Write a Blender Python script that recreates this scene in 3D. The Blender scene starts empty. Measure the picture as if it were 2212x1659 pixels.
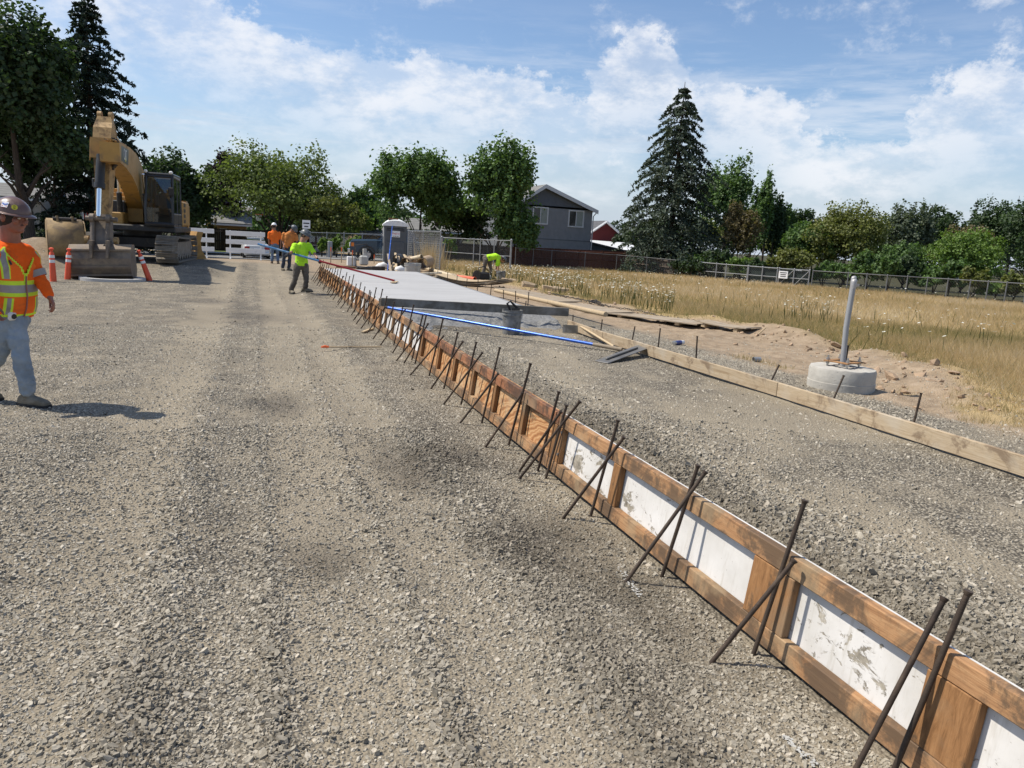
import bpy, bmesh, math, random
import numpy as np
from mathutils import Vector, Matrix

random.seed(7)
RNG = np.random.default_rng(11)
scene = bpy.context.scene
COL = scene.collection

# ------------------------------------------------------------------ camera
# photo measured on a 2212 x 1659 grid; Y runs along the timber form, X to the right of it
PW, PH, FPX, CAMH = 2212.0, 1659.0, 1664.0, 1.65
HORIZON_Y, HORIZON_SLOPE, VPX = 518.0, 0.056, 547.0


def _camera_basis():
    a = np.array([0, HORIZON_Y - PH / 2, FPX])
    b = np.array([1000., HORIZON_Y + HORIZON_SLOPE * 1000 - PH / 2, FPX])
    up = np.cross(b, a); up /= np.linalg.norm(up)
    if up[1] > 0: up = -up
    x = VPX - PW / 2
    d = np.array([x, HORIZON_Y + HORIZON_SLOPE * x - PH / 2, FPX]); d /= np.linalg.norm(d)
    r = np.cross(d, up)
    if r[0] < 0: r = -r
    return np.stack([r, d, up])


CR = _camera_basis()
cam_data = bpy.data.cameras.new('camera')
cam_data.sensor_fit = 'HORIZONTAL'; cam_data.sensor_width = 36.0
cam_data.lens = FPX / PW * 36.0
cam_data.clip_start = 0.05; cam_data.clip_end = 3000
cam = bpy.data.objects.new('camera', cam_data); COL.objects.link(cam)
_u, _v, _w = CR[:, 0], CR[:, 1], CR[:, 2]
cam.matrix_world = Matrix(((_u[0], -_v[0], -_w[0], 0), (_u[1], -_v[1], -_w[1], 0), (_u[2], -_v[2], -_w[2], CAMH), (0, 0, 0, 1)))
scene.camera = cam

# ------------------------------------------------------------------ sky, sun, exposure
SUN_DIR = Vector((-1.0, 0.45, 1.62)).normalized()
SUN_EL = math.asin(SUN_DIR.z); SUN_ROT = math.atan2(SUN_DIR.x, SUN_DIR.y)
world = bpy.data.worlds.new('World'); scene.world = world; world.use_nodes = True


def build_world():
    nt = world.node_tree; nt.nodes.clear(); N = nt.nodes.new; L = nt.links.new
    out = N('ShaderNodeOutputWorld'); bg = N('ShaderNodeBackground'); bg.inputs['Strength'].default_value = 0.11
    sky = N('ShaderNodeTexSky'); sky.sky_type = 'NISHITA'; sky.sun_disc = False
    sky.sun_elevation = SUN_EL; sky.sun_rotation = SUN_ROT
    sky.air_density = 1.0; sky.dust_density = 0.7; sky.ozone_density = 1.2
    tc = N('ShaderNodeTexCoord'); sep = N('ShaderNodeSeparateXYZ'); L(tc.outputs['Generated'], sep.inputs[0])

    def math_(op, a, b=None, c=None, clamp=False):
        m = N('ShaderNodeMath'); m.operation = op; m.use_clamp = clamp
        for i, v in enumerate((a, b, c)):
            if v is None: continue
            if isinstance(v, (int, float)): m.inputs[i].default_value = v
            else: L(v, m.inputs[i])
        return m.outputs[0]

    def noise(vec, scale, detail, rough=0.55, dist=0.0):
        n = N('ShaderNodeTexNoise'); n.inputs['Scale'].default_value = scale
        n.inputs['Detail'].default_value = detail; n.inputs['Roughness'].default_value = rough
        n.inputs['Distortion'].default_value = dist; L(vec, n.inputs['Vector']); return n.outputs['Fac']

    def mapping(sc, loc=(0, 0, 0)):
        m = N('ShaderNodeMapping'); m.inputs['Scale'].default_value = sc; m.inputs['Location'].default_value = loc
        L(tc.outputs['Generated'], m.inputs['Vector']); return m.outputs[0]

    def smooth(v, lo, hi, a=0., b=1.):
        m = N('ShaderNodeMapRange'); m.interpolation_type = 'SMOOTHSTEP'
        L(v, m.inputs[0])
        for i, q in zip((1, 2, 3, 4), (lo, hi, a, b)): m.inputs[i].default_value = q
        return m.outputs[0]
    el = sep.outputs[2]
    az = math_('ARCTAN2', sep.outputs[0], sep.outputs[1])
    # ragged upper limit of the cumulus bank along the horizon (azimuth -> sine of elevation)
    fc = N('ShaderNodeFloatCurve'); crv = fc.mapping.curves[0]
    tops = [(-0.9, .24), (-0.3, .29), (-0.046, .262), (0.03, .243), (0.10, .222), (0.168, .196), (0.212, .222), (0.274, .216), (0.331, .202), (0.389, .192), (0.431, .232), (0.497, .240), (0.515, .196),
            (0.56, .216), (0.6, .214), (0.645, .172), (0.714, .142), (0.76, .16), (0.82, .205), (0.9, .215), (1.3, .20)]
    pts = [((p + 1.0) / 2.5, q * 2.5) for p, q in tops]
    while len(crv.points) < len(pts): crv.points.new(0.5, 0.5)
    for cp, (p, q) in zip(crv.points, pts): cp.location = (p, q); cp.handle_type = 'AUTO'
    fc.mapping.update()
    L(math_('MULTIPLY', math_('ADD', az, 1.0), 0.4), fc.inputs['Value'])
    top = math_('MULTIPLY', fc.outputs[0], 0.4)
    puffs = noise(mapping((1.0, 1.0, 1.35), CLOUD_LOC), 10.0, 8, 0.66, 0.0)
    depth = math_('SUBTRACT', top, el)
    c = math_('ADD', depth, math_('MULTIPLY', math_('SUBTRACT', puffs, 0.5), 0.26))
    m1 = smooth(c, -0.004, 0.022)
    inner = noise(mapping((1.0, 1.0, 2.0), (1.3, 4.0, 0.7)), 13.0, 7, 0.64, 0.0)
    thin = smooth(depth, 0.03, 0.15, 1.0, 0.30)
    body = math_('MULTIPLY', m1, math_('ADD', math_('MULTIPLY', smooth(inner, 0.36, 0.62), 0.62), 0.36))
    body = math_('MULTIPLY', body, thin)
    # streaks low down and thin veils above the bank
    streak = noise(mapping((1.0, 1.0, 8.0), (2.0, 1.0, 0)), 4.0, 6, 0.66, 0.0)
    m2 = math_('MULTIPLY', math_('MULTIPLY', smooth(streak, 0.42, 0.66), 0.5), smooth(el, 0.005, 0.06))
    m2 = math_('MULTIPLY', m2, smooth(el, 0.30, 0.12))
    veil = math_('MULTIPLY', smooth(puffs, 0.47, 0.70), smooth(inner, 0.38, 0.60))
    mask = math_('MAXIMUM', math_('MULTIPLY', body, 0.86), math_('MAXIMUM', m2, math_('MULTIPLY', veil, 0.72)))
    ramp = N('ShaderNodeMix'); ramp.data_type = 'RGBA'
    L(math_('MULTIPLY', smooth(c, 0.015, 0.13), smooth(inner, 0.65, 0.35)), ramp.inputs['Factor'])
    ramp.inputs['A'].default_value = (7.2, 7.3, 7.6, 1); ramp.inputs['B'].default_value = (4.9, 5.3, 6.0, 1)
    blue = N('ShaderNodeMix'); blue.data_type = 'RGBA'; blue.blend_type = 'MULTIPLY'; blue.inputs['Factor'].default_value = 1.0
    L(sky.outputs[0], blue.inputs['A']); blue.inputs['B'].default_value = (0.90, 0.97, 1.07, 1)
    hz = N('ShaderNodeMix'); hz.data_type = 'RGBA'
    L(smooth(el, 0.16, -0.02, 0.0, 0.93), hz.inputs['Factor']); L(blue.outputs['Result'], hz.inputs['A']); hz.inputs['B'].default_value = (4.2, 4.9, 5.9, 1)
    mix = N('ShaderNodeMix'); mix.data_type = 'RGBA'
    L(mask, mix.inputs['Factor']); L(hz.outputs['Result'], mix.inputs['A']); L(ramp.outputs['Result'], mix.inputs['B'])
    L(mix.outputs['Result'], bg.inputs[0]); L(bg.outputs[0], out.inputs[0])
    world.cycles.sampling_method = 'MANUAL'; world.cycles.sample_map_resolution = 256


CLOUD_LOC = (0.3, 0.1, 0.0)
build_world()
sd = bpy.data.lights.new('sun', 'SUN'); sd.energy = 4.6; sd.angle = math.radians(0.6); sd.color = (1.0, 0.935, 0.83)
sun = bpy.data.objects.new('sun', sd); COL.objects.link(sun)
sun.rotation_euler = SUN_DIR.to_track_quat('Z', 'Y').to_euler(); sun.location = (-30, 13, 50)
vs = scene.view_settings
vs.view_transform = 'Standard'; vs.look = 'None'; vs.exposure = 0.26; vs.gamma = 1.0; vs.use_curve_mapping = False
scene.render.film_transparent = False
try:
    scene.cycles.max_bounces = 4; scene.cycles.diffuse_bounces = 2; scene.cycles.glossy_bounces = 2; scene.cycles.transparent_max_bounces = 12
except Exception:
    pass

# ------------------------------------------------------------------ photo pixel -> direction
def ray(px, py):
    return CR @ np.array([px - PW / 2, py - PH / 2, FPX])


def on_z(px, py, z=0.0):
    r = ray(px, py); t = (z - CAMH) / r[2]
    return Vector((r[0] * t, r[1] * t, z))


def at_y(px, py, Y):
    r = ray(px, py); t = Y / r[1]
    return Vector((r[0] * t, Y, CAMH + r[2] * t))


def px_per_m(p):
    return FPX / float(np.dot(CR.T @ (np.array(p) - np.array([0, 0, CAMH])), [0, 0, 1]))


# ------------------------------------------------------------------ numpy noise
def _hash(ix, iy, seed):
    h = (ix.astype(np.int64) * 374761393 + iy.astype(np.int64) * 668265263 + seed * 1442695041) & 0xFFFFFFFF
    h = ((h ^ (h >> 13)) * 1274126177) & 0xFFFFFFFF
    return ((h ^ (h >> 16)) & 0xFFFF) / 65535.0


def vnoise(x, y, seed=0):
    x = np.asarray(x, float); y = np.asarray(y, float)
    ix = np.floor(x); iy = np.floor(y); fx = x - ix; fy = y - iy
    fx = fx * fx * (3 - 2 * fx); fy = fy * fy * (3 - 2 * fy)
    a = _hash(ix, iy, seed); b = _hash(ix + 1, iy, seed); c = _hash(ix, iy + 1, seed); d = _hash(ix + 1, iy + 1, seed)
    return (a + (b - a) * fx) * (1 - fy) + (c + (d - c) * fx) * fy - 0.5


def fbm(x, y, seed=0, oct=4):
    s = 0.0; a = 1.0
    for i in range(oct):
        s = s + a * vnoise(np.asarray(x) * 2 ** i, np.asarray(y) * 2 ** i, seed + i); a *= 0.5
    return s


def sstep(e0, e1, x):
    t = np.clip((np.asarray(x, float) - e0) / (e1 - e0), 0, 1)
    return t * t * (3 - 2 * t)


# ------------------------------------------------------------------ mesh building
def frame(d):
    d = Vector(d).normalized()
    a = Vector((0, 0, 1)) if abs(d.z) < 0.95 else Vector((1, 0, 0))
    x = a.cross(d).normalized(); y = d.cross(x)
    return x, y, d


class MB:
    def __init__(s):
        s.v = []; s.f = []; s.mi = []; s.cur = 0

    def add(s, vs_, fs_, M=None):
        o = len(s.v)
        for p in vs_:
            p = Vector(p)
            s.v.append(M @ p if M is not None else p)
        for q in fs_:
            s.f.append(tuple(i + o for i in q)); s.mi.append(s.cur)
        return s

    def box(s, c, size, rot=None, M=None, taper=None):
        hx, hy, hz = size[0] / 2, size[1] / 2, size[2] / 2
        tx, ty = taper if taper else (1, 1)
        p = [(-hx, -hy, -hz), (hx, -hy, -hz), (hx, hy, -hz), (-hx, hy, -hz), (-hx * tx, -hy * ty, hz), (hx * tx, -hy * ty, hz), (hx * tx, hy * ty, hz), (-hx * tx, hy * ty, hz)]
        T = Matrix.Translation(c)
        if rot is not None: T = T @ rot
        if M is not None: T = M @ T
        return s.add(p, [(0, 3, 2, 1), (4, 5, 6, 7), (0, 1, 5, 4), (1, 2, 6, 5), (2, 3, 7, 6), (3, 0, 4, 7)], T)

    def bbox(s, x0, x1, y0, y1, z0, z1, M=None):
        return s.box(((x0 + x1) / 2, (y0 + y1) / 2, (z0 + z1) / 2), (x1 - x0, y1 - y0, z1 - z0), M=M)

    def bevbox(s, c, size, b=0.01, rot=None, M=None):
        bm = bmesh.new(); bmesh.ops.create_cube(bm, size=1.0)
        for v in bm.verts: v.co = Vector((v.co.x * size[0], v.co.y * size[1], v.co.z * size[2]))
        bmesh.ops.bevel(bm, geom=list(bm.edges), offset=b, segments=1, affect='EDGES', profile=0.5)
        T = Matrix.Translation(c)
        if rot is not None: T = T @ rot
        if M is not None: T = M @ T
        bm.verts.index_update()
        s.add([v.co.copy() for v in bm.verts], [[v.index for v in f.verts] for f in bm.faces], T); bm.free(); return s

    def tube(s, pts, r, n=8, caps=True, M=None, sq=1.0):
        pts = [Vector(p) for p in pts]
        if not hasattr(r, '__len__'): r = [r] * len(pts)
        o = len(s.v); rings = []; px = None
        for i, p in enumerate(pts):
            d = (pts[min(i + 1, len(pts) - 1)] - pts[max(i - 1, 0)])
            if d.length < 1e-9: d = Vector((0, 0, 1))
            d.normalize()
            if px is None: x, y, _ = frame(d)
            else:
                x = px - d * px.dot(d)
                if x.length < 1e-6: x, y, _ = frame(d)
                x.normalize(); y = d.cross(x)
            px = x
            rings.append([p + (x * math.cos(2 * math.pi * k / n) + y * math.sin(2 * math.pi * k / n) * sq) * r[i] for k in range(n)])
        vs_ = [v for rg in rings for v in rg]; fs_ = []
        for i in range(len(rings) - 1):
            for k in range(n):
                fs_.append((i * n + k, i * n + (k + 1) % n, (i + 1) * n + (k + 1) % n, (i + 1) * n + k))
        if caps:
            fs_.append(tuple(range(n - 1, -1, -1))); fs_.append(tuple((len(rings) - 1) * n + k for k in range(n)))
        return s.add(vs_, fs_, M)

    def lathe(s, prof, n=16, M=None, cap=True):
        vs_ = []; fs_ = []
        for (r, z) in prof:
            for k in range(n):
                a = 2 * math.pi * k / n; vs_.append((r * math.cos(a), r * math.sin(a), z))
        for i in range(len(prof) - 1):
            for k in range(n):
                fs_.append((i * n + k, i * n + (k + 1) % n, (i + 1) * n + (k + 1) % n, (i + 1) * n + k))
        if cap:
            if prof[0][0] > 1e-5: fs_.append(tuple(range(n - 1, -1, -1)))
            if prof[-1][0] > 1e-5: fs_.append(tuple((len(prof) - 1) * n + k for k in range(n)))
        return s.add(vs_, fs_, M)

    def prism(s, poly, h, M=None, both=True):
        """poly in local XZ, extruded along local Y from -h/2 to h/2"""
        n = len(poly)
        vs_ = [(x, -h / 2, z) for x, z in poly] + [(x, h / 2, z) for x, z in poly]
        fs_ = [tuple(range(n)), tuple(range(2 * n - 1, n - 1, -1))]
        for k in range(n): fs_.append((k, k + n, (k + 1) % n + n, (k + 1) % n))
        return s.add(vs_, fs_, M)

    def ball(s, c, r, n=10, m=7, M=None):
        if not hasattr(r, '__len__'): r = (r, r, r)
        vs_ = []; fs_ = []
        for i in range(m + 1):
            t = math.pi * i / m
            for k in range(n):
                a = 2 * math.pi * k / n
                vs_.append((c[0] + r[0] * math.sin(t) * math.cos(a), c[1] + r[1] * math.sin(t) * math.sin(a), c[2] + r[2] * math.cos(t)))
        for i in range(m):
            for k in range(n):
                fs_.append((i * n + k, (i + 1) * n + k, (i + 1) * n + (k + 1) % n, i * n + (k + 1) % n))
        return s.add(vs_, fs_, M)

    def mesh(s, name):
        me = bpy.data.meshes.new(name)
        me.from_pydata([tuple(p) for p in s.v], [], s.f); me.update()
        me.polygons.foreach_set('use_smooth', [False] * len(me.polygons))
        if any(s.mi): me.polygons.foreach_set('material_index', s.mi)
        return me

    def build(s, name, mats, parent=None, smooth=0, loc=None, rot=None):
        return link(name, s.mesh(name), mats, parent, smooth, loc, rot)


def link(name, me, mats, parent=None, smooth=0, loc=None, rot=None):
    if not isinstance(mats, (list, tuple)): mats = [mats]
    if not me.materials:
        for m in mats: me.materials.append(MAT[m] if isinstance(m, str) else m)
    o = bpy.data.objects.new(name, me); COL.objects.link(o)
    if parent is not None: o.parent = parent
    if loc is not None: o.location = loc
    if rot is not None: o.rotation_euler = rot
    if not smooth: pass
    else:
        me.polygons.foreach_set('use_smooth', [True] * len(me.polygons))
        if smooth < 180:
            try: me.set_sharp_from_angle(angle=math.radians(smooth))
            except Exception: pass
    return o


def np_mesh(name, V, F, mats, parent=None, smooth=False, attr=None, mi=None):
    """V (n,3), F (m,k) all faces the same size"""
    me = bpy.data.meshes.new(name); V = np.asarray(V, np.float32); F = np.asarray(F, np.int32)
    me.vertices.add(len(V)); me.vertices.foreach_set('co', V.ravel())
    k = F.shape[1]
    me.loops.add(F.size); me.loops.foreach_set('vertex_index', F.ravel())
    me.polygons.add(len(F)); me.polygons.foreach_set('loop_start', np.arange(0, F.size, k, dtype=np.int32))
    me.polygons.foreach_set('use_smooth', np.full(len(F), bool(smooth)))
    if mi is not None: me.polygons.foreach_set('material_index', np.asarray(mi, np.int32))
    if attr:
        for an, (dom, vals) in attr.items():
            at = me.attributes.new(an, 'FLOAT', dom); at.data.foreach_set('value', np.asarray(vals, np.float32))
    me.update(calc_edges=True)
    return link(name, me, mats, parent)


def tag(o, label=None, cat=None, group=None, kind=None):
    if label: o['label'] = label
    if cat: o['category'] = cat
    if group: o['group'] = group
    if kind: o['kind'] = kind
    return o


def thing(name, label, cat, loc=(0, 0, 0), rotz=0, group=None, rot=None):
    o = bpy.data.objects.new(name, None); COL.objects.link(o)
    o.empty_display_size = 0.2; o.location = loc; o.rotation_euler = rot if rot else (0, 0, rotz)
    return tag(o, label, cat, group)


_ONES = ['zeroth', 'first', 'second', 'third', 'fourth', 'fifth', 'sixth', 'seventh', 'eighth', 'ninth', 'tenth', 'eleventh', 'twelfth', 'thirteenth', 'fourteenth', 'fifteenth', 'sixteenth', 'seventeenth', 'eighteenth', 'nineteenth']
_TENS = {20: 'twent', 30: 'thirt', 40: 'fort', 50: 'fift'}


def ordinal(n):
    if n < 20: return _ONES[n]
    t = n // 10 * 10; u = n % 10
    return _TENS[t] + ('ieth' if u == 0 else 'y-' + _ONES[u])


# ------------------------------------------------------------------ materials
MAT = {}


class NT:
    """small node helper"""
    def __init__(s, name):
        m = bpy.data.materials.new(name); m.use_nodes = True; s.m = m; s.nt = m.node_tree; s.nt.nodes.clear()
        s.out = s.N('ShaderNodeOutputMaterial'); s.b = s.N('ShaderNodeBsdfPrincipled'); s.L(s.b.outputs[0], s.out.inputs[0])
        s.tc = s.N('ShaderNodeTexCoord'); MAT[name] = m

    def N(s, t): return s.nt.nodes.new(t)
    def L(s, a, b): s.nt.links.new(a, b)

    def val(s, sock, v):
        if isinstance(v, (int, float)): sock.default_value = v
        elif isinstance(v, (tuple, list)): sock.default_value = tuple(v) + ((1,) if len(v) == 3 and len(sock.default_value) == 4 else ())
        else: s.L(v, sock)

    def map(s, scale=(1, 1, 1), src='Object', loc=(0, 0, 0), rot=(0, 0, 0)):
        m = s.N('ShaderNodeMapping'); m.inputs['Scale'].default_value = scale; m.inputs['Location'].default_value = loc; m.inputs['Rotation'].default_value = rot
        if src == 'World': g = s.N('ShaderNodeNewGeometry'); s.L(g.outputs['Position'], m.inputs[0])
        else: s.L(s.tc.outputs[src], m.inputs[0])
        return m.outputs[0]

    def noise(s, vec, scale, detail=4, rough=0.55, dist=0.0, out='Fac'):
        n = s.N('ShaderNodeTexNoise'); n.inputs['Scale'].default_value = scale; n.inputs['Detail'].default_value = detail
        n.inputs['Roughness'].default_value = rough; n.inputs['Distortion'].default_value = dist; s.L(vec, n.inputs['Vector']); return n.outputs[out]

    def voro(s, vec, scale, feature='F1', out='Distance', rnd=1.0):
        n = s.N('ShaderNodeTexVoronoi'); n.feature = feature; n.inputs['Scale'].default_value = scale
        n.inputs['Randomness'].default_value = rnd; s.L(vec, n.inputs['Vector']); return n.outputs[out]

    def wave(s, vec, scale, dist=2.0, detail=2, dscale=1.0, typ='BANDS', direction='X'):
        n = s.N('ShaderNodeTexWave'); n.wave_type = typ
        if typ == 'BANDS': n.bands_direction = direction
        n.inputs['Scale'].default_value = scale; n.inputs['Distortion'].default_value = dist; n.inputs['Detail'].default_value = detail
        n.inputs['Detail Scale'].default_value = dscale; s.L(vec, n.inputs['Vector']); return n.outputs['Fac']

    def ramp(s, fac, stops, interp='LINEAR'):
        n = s.N('ShaderNodeValToRGB'); n.color_ramp.interpolation = interp; e = n.color_ramp.elements
        while len(e) < len(stops): e.new(0.5)
        for i, (p, c) in enumerate(stops):
            e[i].position = p; e[i].color = tuple(c) + (1,) if len(c) == 3 else c
        s.L(fac, n.inputs[0]); return n.outputs[0]

    def step(s, v, lo, hi, a=0., b=1.):
        n = s.N('ShaderNodeMapRange'); n.interpolation_type = 'SMOOTHSTEP'; s.val(n.inputs[0], v)
        for i, q in zip((1, 2, 3, 4), (lo, hi, a, b)): n.inputs[i].default_value = q
        return n.outputs[0]

    def mix(s, fac, a, b, blend='MIX'):
        n = s.N('ShaderNodeMix'); n.data_type = 'RGBA'; n.blend_type = blend
        s.val(n.inputs['Factor'], fac); s.val(n.inputs['A'], a); s.val(n.inputs['B'], b); return n.outputs['Result']

    def mth(s, op, a, b=0.0, clamp=False):
        n = s.N('ShaderNodeMath'); n.operation = op; n.use_clamp = clamp; s.val(n.inputs[0], a); s.val(n.inputs[1], b); return n.outputs[0]

    def attr(s, name, out='Fac'):
        n = s.N('ShaderNodeAttribute'); n.attribute_name = name; return n.outputs[out]

    def rand(s):
        return s.N('ShaderNodeObjectInfo').outputs['Random']

    def bump(s, h, strength=0.5, dist=0.01):
        n = s.N('ShaderNodeBump'); n.inputs['Strength'].default_value = strength; n.inputs['Distance'].default_value = dist
        s.L(h, n.inputs['Height']); s.L(n.outputs[0], s.b.inputs['Normal']); return n

    def set(s, base=None, rough=None, metal=None, spec=None, **kw):
        for k, v in (('Base Color', base), ('Roughness', rough), ('Metallic', metal), ('Specular IOR Level', spec)):
            if v is not None: s.val(s.b.inputs[k], v)
        for k, v in kw.items(): s.val(s.b.inputs[k], v)
        return s.m


def simple(name, col, rough=0.6, metal=0.0, var=0.18, scale=6.0, bump=0.0, bscale=60.0, dirt=None, dirt_amt=0.5, dscale=3.0, spec=0.5, randv=0.0, src='Object'):
    """painted / plain surface with tonal variation, optional dirt colour breaking through"""
    t = NT(name); v = t.map(src=src)
    n = t.noise(v, scale, 5, 0.6)
    lo = tuple(c * (1 - var) for c in col); hi = tuple(min(1, c * (1 + var)) for c in col)
    c = t.ramp(n, [(0.3, lo), (0.7, hi)])
    if randv:
        c = t.mix(t.mth('MULTIPLY', t.rand(), randv), c, (0, 0, 0))
    r = rough
    if dirt:
        d = t.step(t.noise(v, dscale, 7, 0.68, 0.4), 0.62 - dirt_amt * 0.3, 0.75 - dirt_amt * 0.15)
        c = t.mix(t.mth('MULTIPLY', d, 0.85), c, dirt)
        r = t.mth('ADD', t.mth('MULTIPLY', d, max(0, 0.9 - rough)), rough)
    if bump: t.bump(t.noise(v, bscale, 3, 0.6), bump, 0.01)
    return t.set(c, r, metal, spec)

# ------------------------------------------------------------------ ground heights (metres; camera stands over the origin)
FORM_X, FORM_LEAN = 2.04, 0.12          # foot of the form's front face, lean per metre of height
SLAB_Z, SLAB_Y0, SLAB_Y1 = 0.41, 12.9, 26.2
PAD_X1 = 4.93
EDGE = np.array([(-10, 6.2), (3.0, 6.3), (5.3, 7.1), (6.4, 7.6), (7.8, 8.5), (9.7, 9.2), (12.2, 9.0), (13.5, 8.6), (15, 8.0), (17.5, 7.6), (21.8, 7.9), (30, 8.6), (36, 8.8), (48, 9.0)])


def field_edge(y):
    return np.interp(y, EDGE[:, 0], EDGE[:, 1])


def G(x, y, fine=True):
    x = np.asarray(x, float); y = np.asarray(y, float)
    d = np.hypot(x, y)
    z = 0.05 * fbm(x * 0.35, y * 0.22, 3, 3) * sstep(1, 6, d) * (1 - sstep(8, 20, x))
    drop_a = 0.72 * sstep(35, 62, y)
    drop_r = 1.05 * sstep(13, 48, d) * sstep(4, 24, x)
    z = z - np.maximum(drop_a, drop_r)
    # compacted pad inside the forms, falling away into a shallow trench beside the tall form
    inside = (x > FORM_X + 0.05)
    pad_fade = 1 - sstep(26.6, 29.5, y)
    pad = 0.035 + 0.20 * sstep(2.14, 2.72, x + 0.05 * vnoise(x * 2, y * 1.6, 9))
    right = 0.25 * (1 - sstep(24, 36, y)) * (1 - 0.3 * sstep(5.5, 9, x)) * (1 - sstep(9, 20, x))
    z = np.where(inside, z * 0.4 + np.where(x < PAD_X1, pad, np.where(x < 30, right, 0)) * pad_fade, z)
    # rough dirt between the board and the meadow
    e = field_edge(y)
    dirt = sstep(5.9, 6.5, x) * (1 - sstep(e - 0.2, e + 1.2, x)) * (1 - sstep(24, 36, y))
    z = z + dirt * (0.10 * fbm(x * 1.3, y * 1.1, 21, 4))
    z = z + 0.20 * np.exp(-((x - e - 0.1) / 0.55) ** 2) * (0.55 + fbm(x * 0.9, y * 0.7, 31, 3)) * sstep(2.5, 6, y) * (1 - sstep(17, 24, y))
    # spoil by the excavator
    z = z + 0.26 * np.exp(-(((x + 3.4) / 3.4) ** 4 + ((y - 31.5) / 3.6) ** 4))
    z = z + (0.95 + 0.5 * fbm(x * 1.2, y * 1.2, 41, 3)) * np.exp(-(((x + 6.5) / 1.2) ** 2 + ((y - 27.6) / 1.7) ** 2))
    z = z + (0.40 + 0.25 * fbm(x * 1.5, y * 1.5, 43, 3)) * np.exp(-(((x + 1.95) / 0.75) ** 2 + ((y - 26.4) / 1.4) ** 2))
    # wheel ruts and windrows on the haul road
    road = (~inside) & (y < 60)
    w = 0.16 * vnoise(x * 0 + 0.3, y * 0.25, 5)
    ruts = 0.0
    for cx_, a, s in ((-1.25, 0.02, 0.2), (-0.42, 0.045, 0.13), (-0.8, -0.02, 0.2), (-0.18, -0.022, 0.12), (0.04, 0.032, 0.07), (0.35, -0.016, 0.2), (0.62, 0.03, 0.07), (0.9, -0.018, 0.18), (1.26, 0.045, 0.16), (-2.3, -0.018, 0.3), (-3.3, 0.02, 0.3)):
        ruts = ruts + a * np.exp(-((x - cx_ - w) / s) ** 2)
    z = np.where(road, z + ruts * (0.6 + 0.8 * vnoise(x * 0.9, y * 0.5, 6)) * (1 - sstep(30, 40, y)), z)
    if fine:
        near = 1 - sstep(10, 22, d)
        z = z + near * (0.010 * vnoise(x * 6, y * 6, 51) + 0.006 * vnoise(x * 14, y * 14, 52))
    return z


def g(x, y): return float(G(x, y))


def hit(px, py, dz=0.0):
    """where the sight line through a photo pixel meets the ground (raised by dz)"""
    p = on_z(px, py, 0.0)
    z = 0.0
    for _ in range(9):
        z = 0.4 * z + 0.6 * (g(p.x, p.y) + dz); p = on_z(px, py, z)
    return Vector((p.x, p.y, g(p.x, p.y)))


def hit_many(px, py):
    r = CR @ np.stack([px - PW / 2, py - PH / 2, np.full(len(px), FPX)])
    z = np.zeros(len(px))
    for _ in range(10):
        t = (z - CAMH) / r[2]; z = 0.4 * z + 0.6 * G(r[0] * t, r[1] * t)
    return np.stack([r[0] * t, r[1] * t, G(r[0] * t, r[1] * t)], -1)


def wet_shade_mask(x, y):
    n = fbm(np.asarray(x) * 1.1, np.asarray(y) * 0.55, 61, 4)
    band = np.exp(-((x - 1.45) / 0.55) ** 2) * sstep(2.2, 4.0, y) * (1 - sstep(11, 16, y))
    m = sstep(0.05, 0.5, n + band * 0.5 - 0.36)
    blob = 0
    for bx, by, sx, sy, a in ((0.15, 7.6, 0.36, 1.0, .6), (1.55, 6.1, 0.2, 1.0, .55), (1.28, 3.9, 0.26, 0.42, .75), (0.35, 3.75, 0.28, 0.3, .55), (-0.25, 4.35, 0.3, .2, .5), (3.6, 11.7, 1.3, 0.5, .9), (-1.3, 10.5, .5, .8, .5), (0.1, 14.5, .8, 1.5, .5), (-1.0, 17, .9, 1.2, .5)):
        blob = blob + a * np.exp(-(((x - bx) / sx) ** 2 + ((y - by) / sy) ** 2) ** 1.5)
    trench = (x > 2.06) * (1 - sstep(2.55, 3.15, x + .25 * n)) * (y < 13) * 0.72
    brk = np.clip(.35 + 1.9 * fbm(x * .3, y * .55, 95, 2), 0, 1); row_damp_shade = 0
    for cx_, s_, a_ in ((-0.42, .16, .5), (0.04, .08, .4), (0.62, .08, .4), (1.28, .26, .55)): row_damp_shade = row_damp_shade + a_ * np.exp(-((x - cx_ - .16 * vnoise(x * 0 + .3, y * .25, 5)) / s_) ** 2)  # windrows darkened: damp plus shadow between coarse stones, painted into the colour
    blob = np.maximum(blob, row_damp_shade * brk * (x < 2.06) * (1 - sstep(14, 24, y)))
    return np.clip(np.maximum(np.maximum(m * (x < 2.06), np.clip(blob * (1 + 2.6 * n) - .12, 0, .9)), trench), 0, 1)


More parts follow.
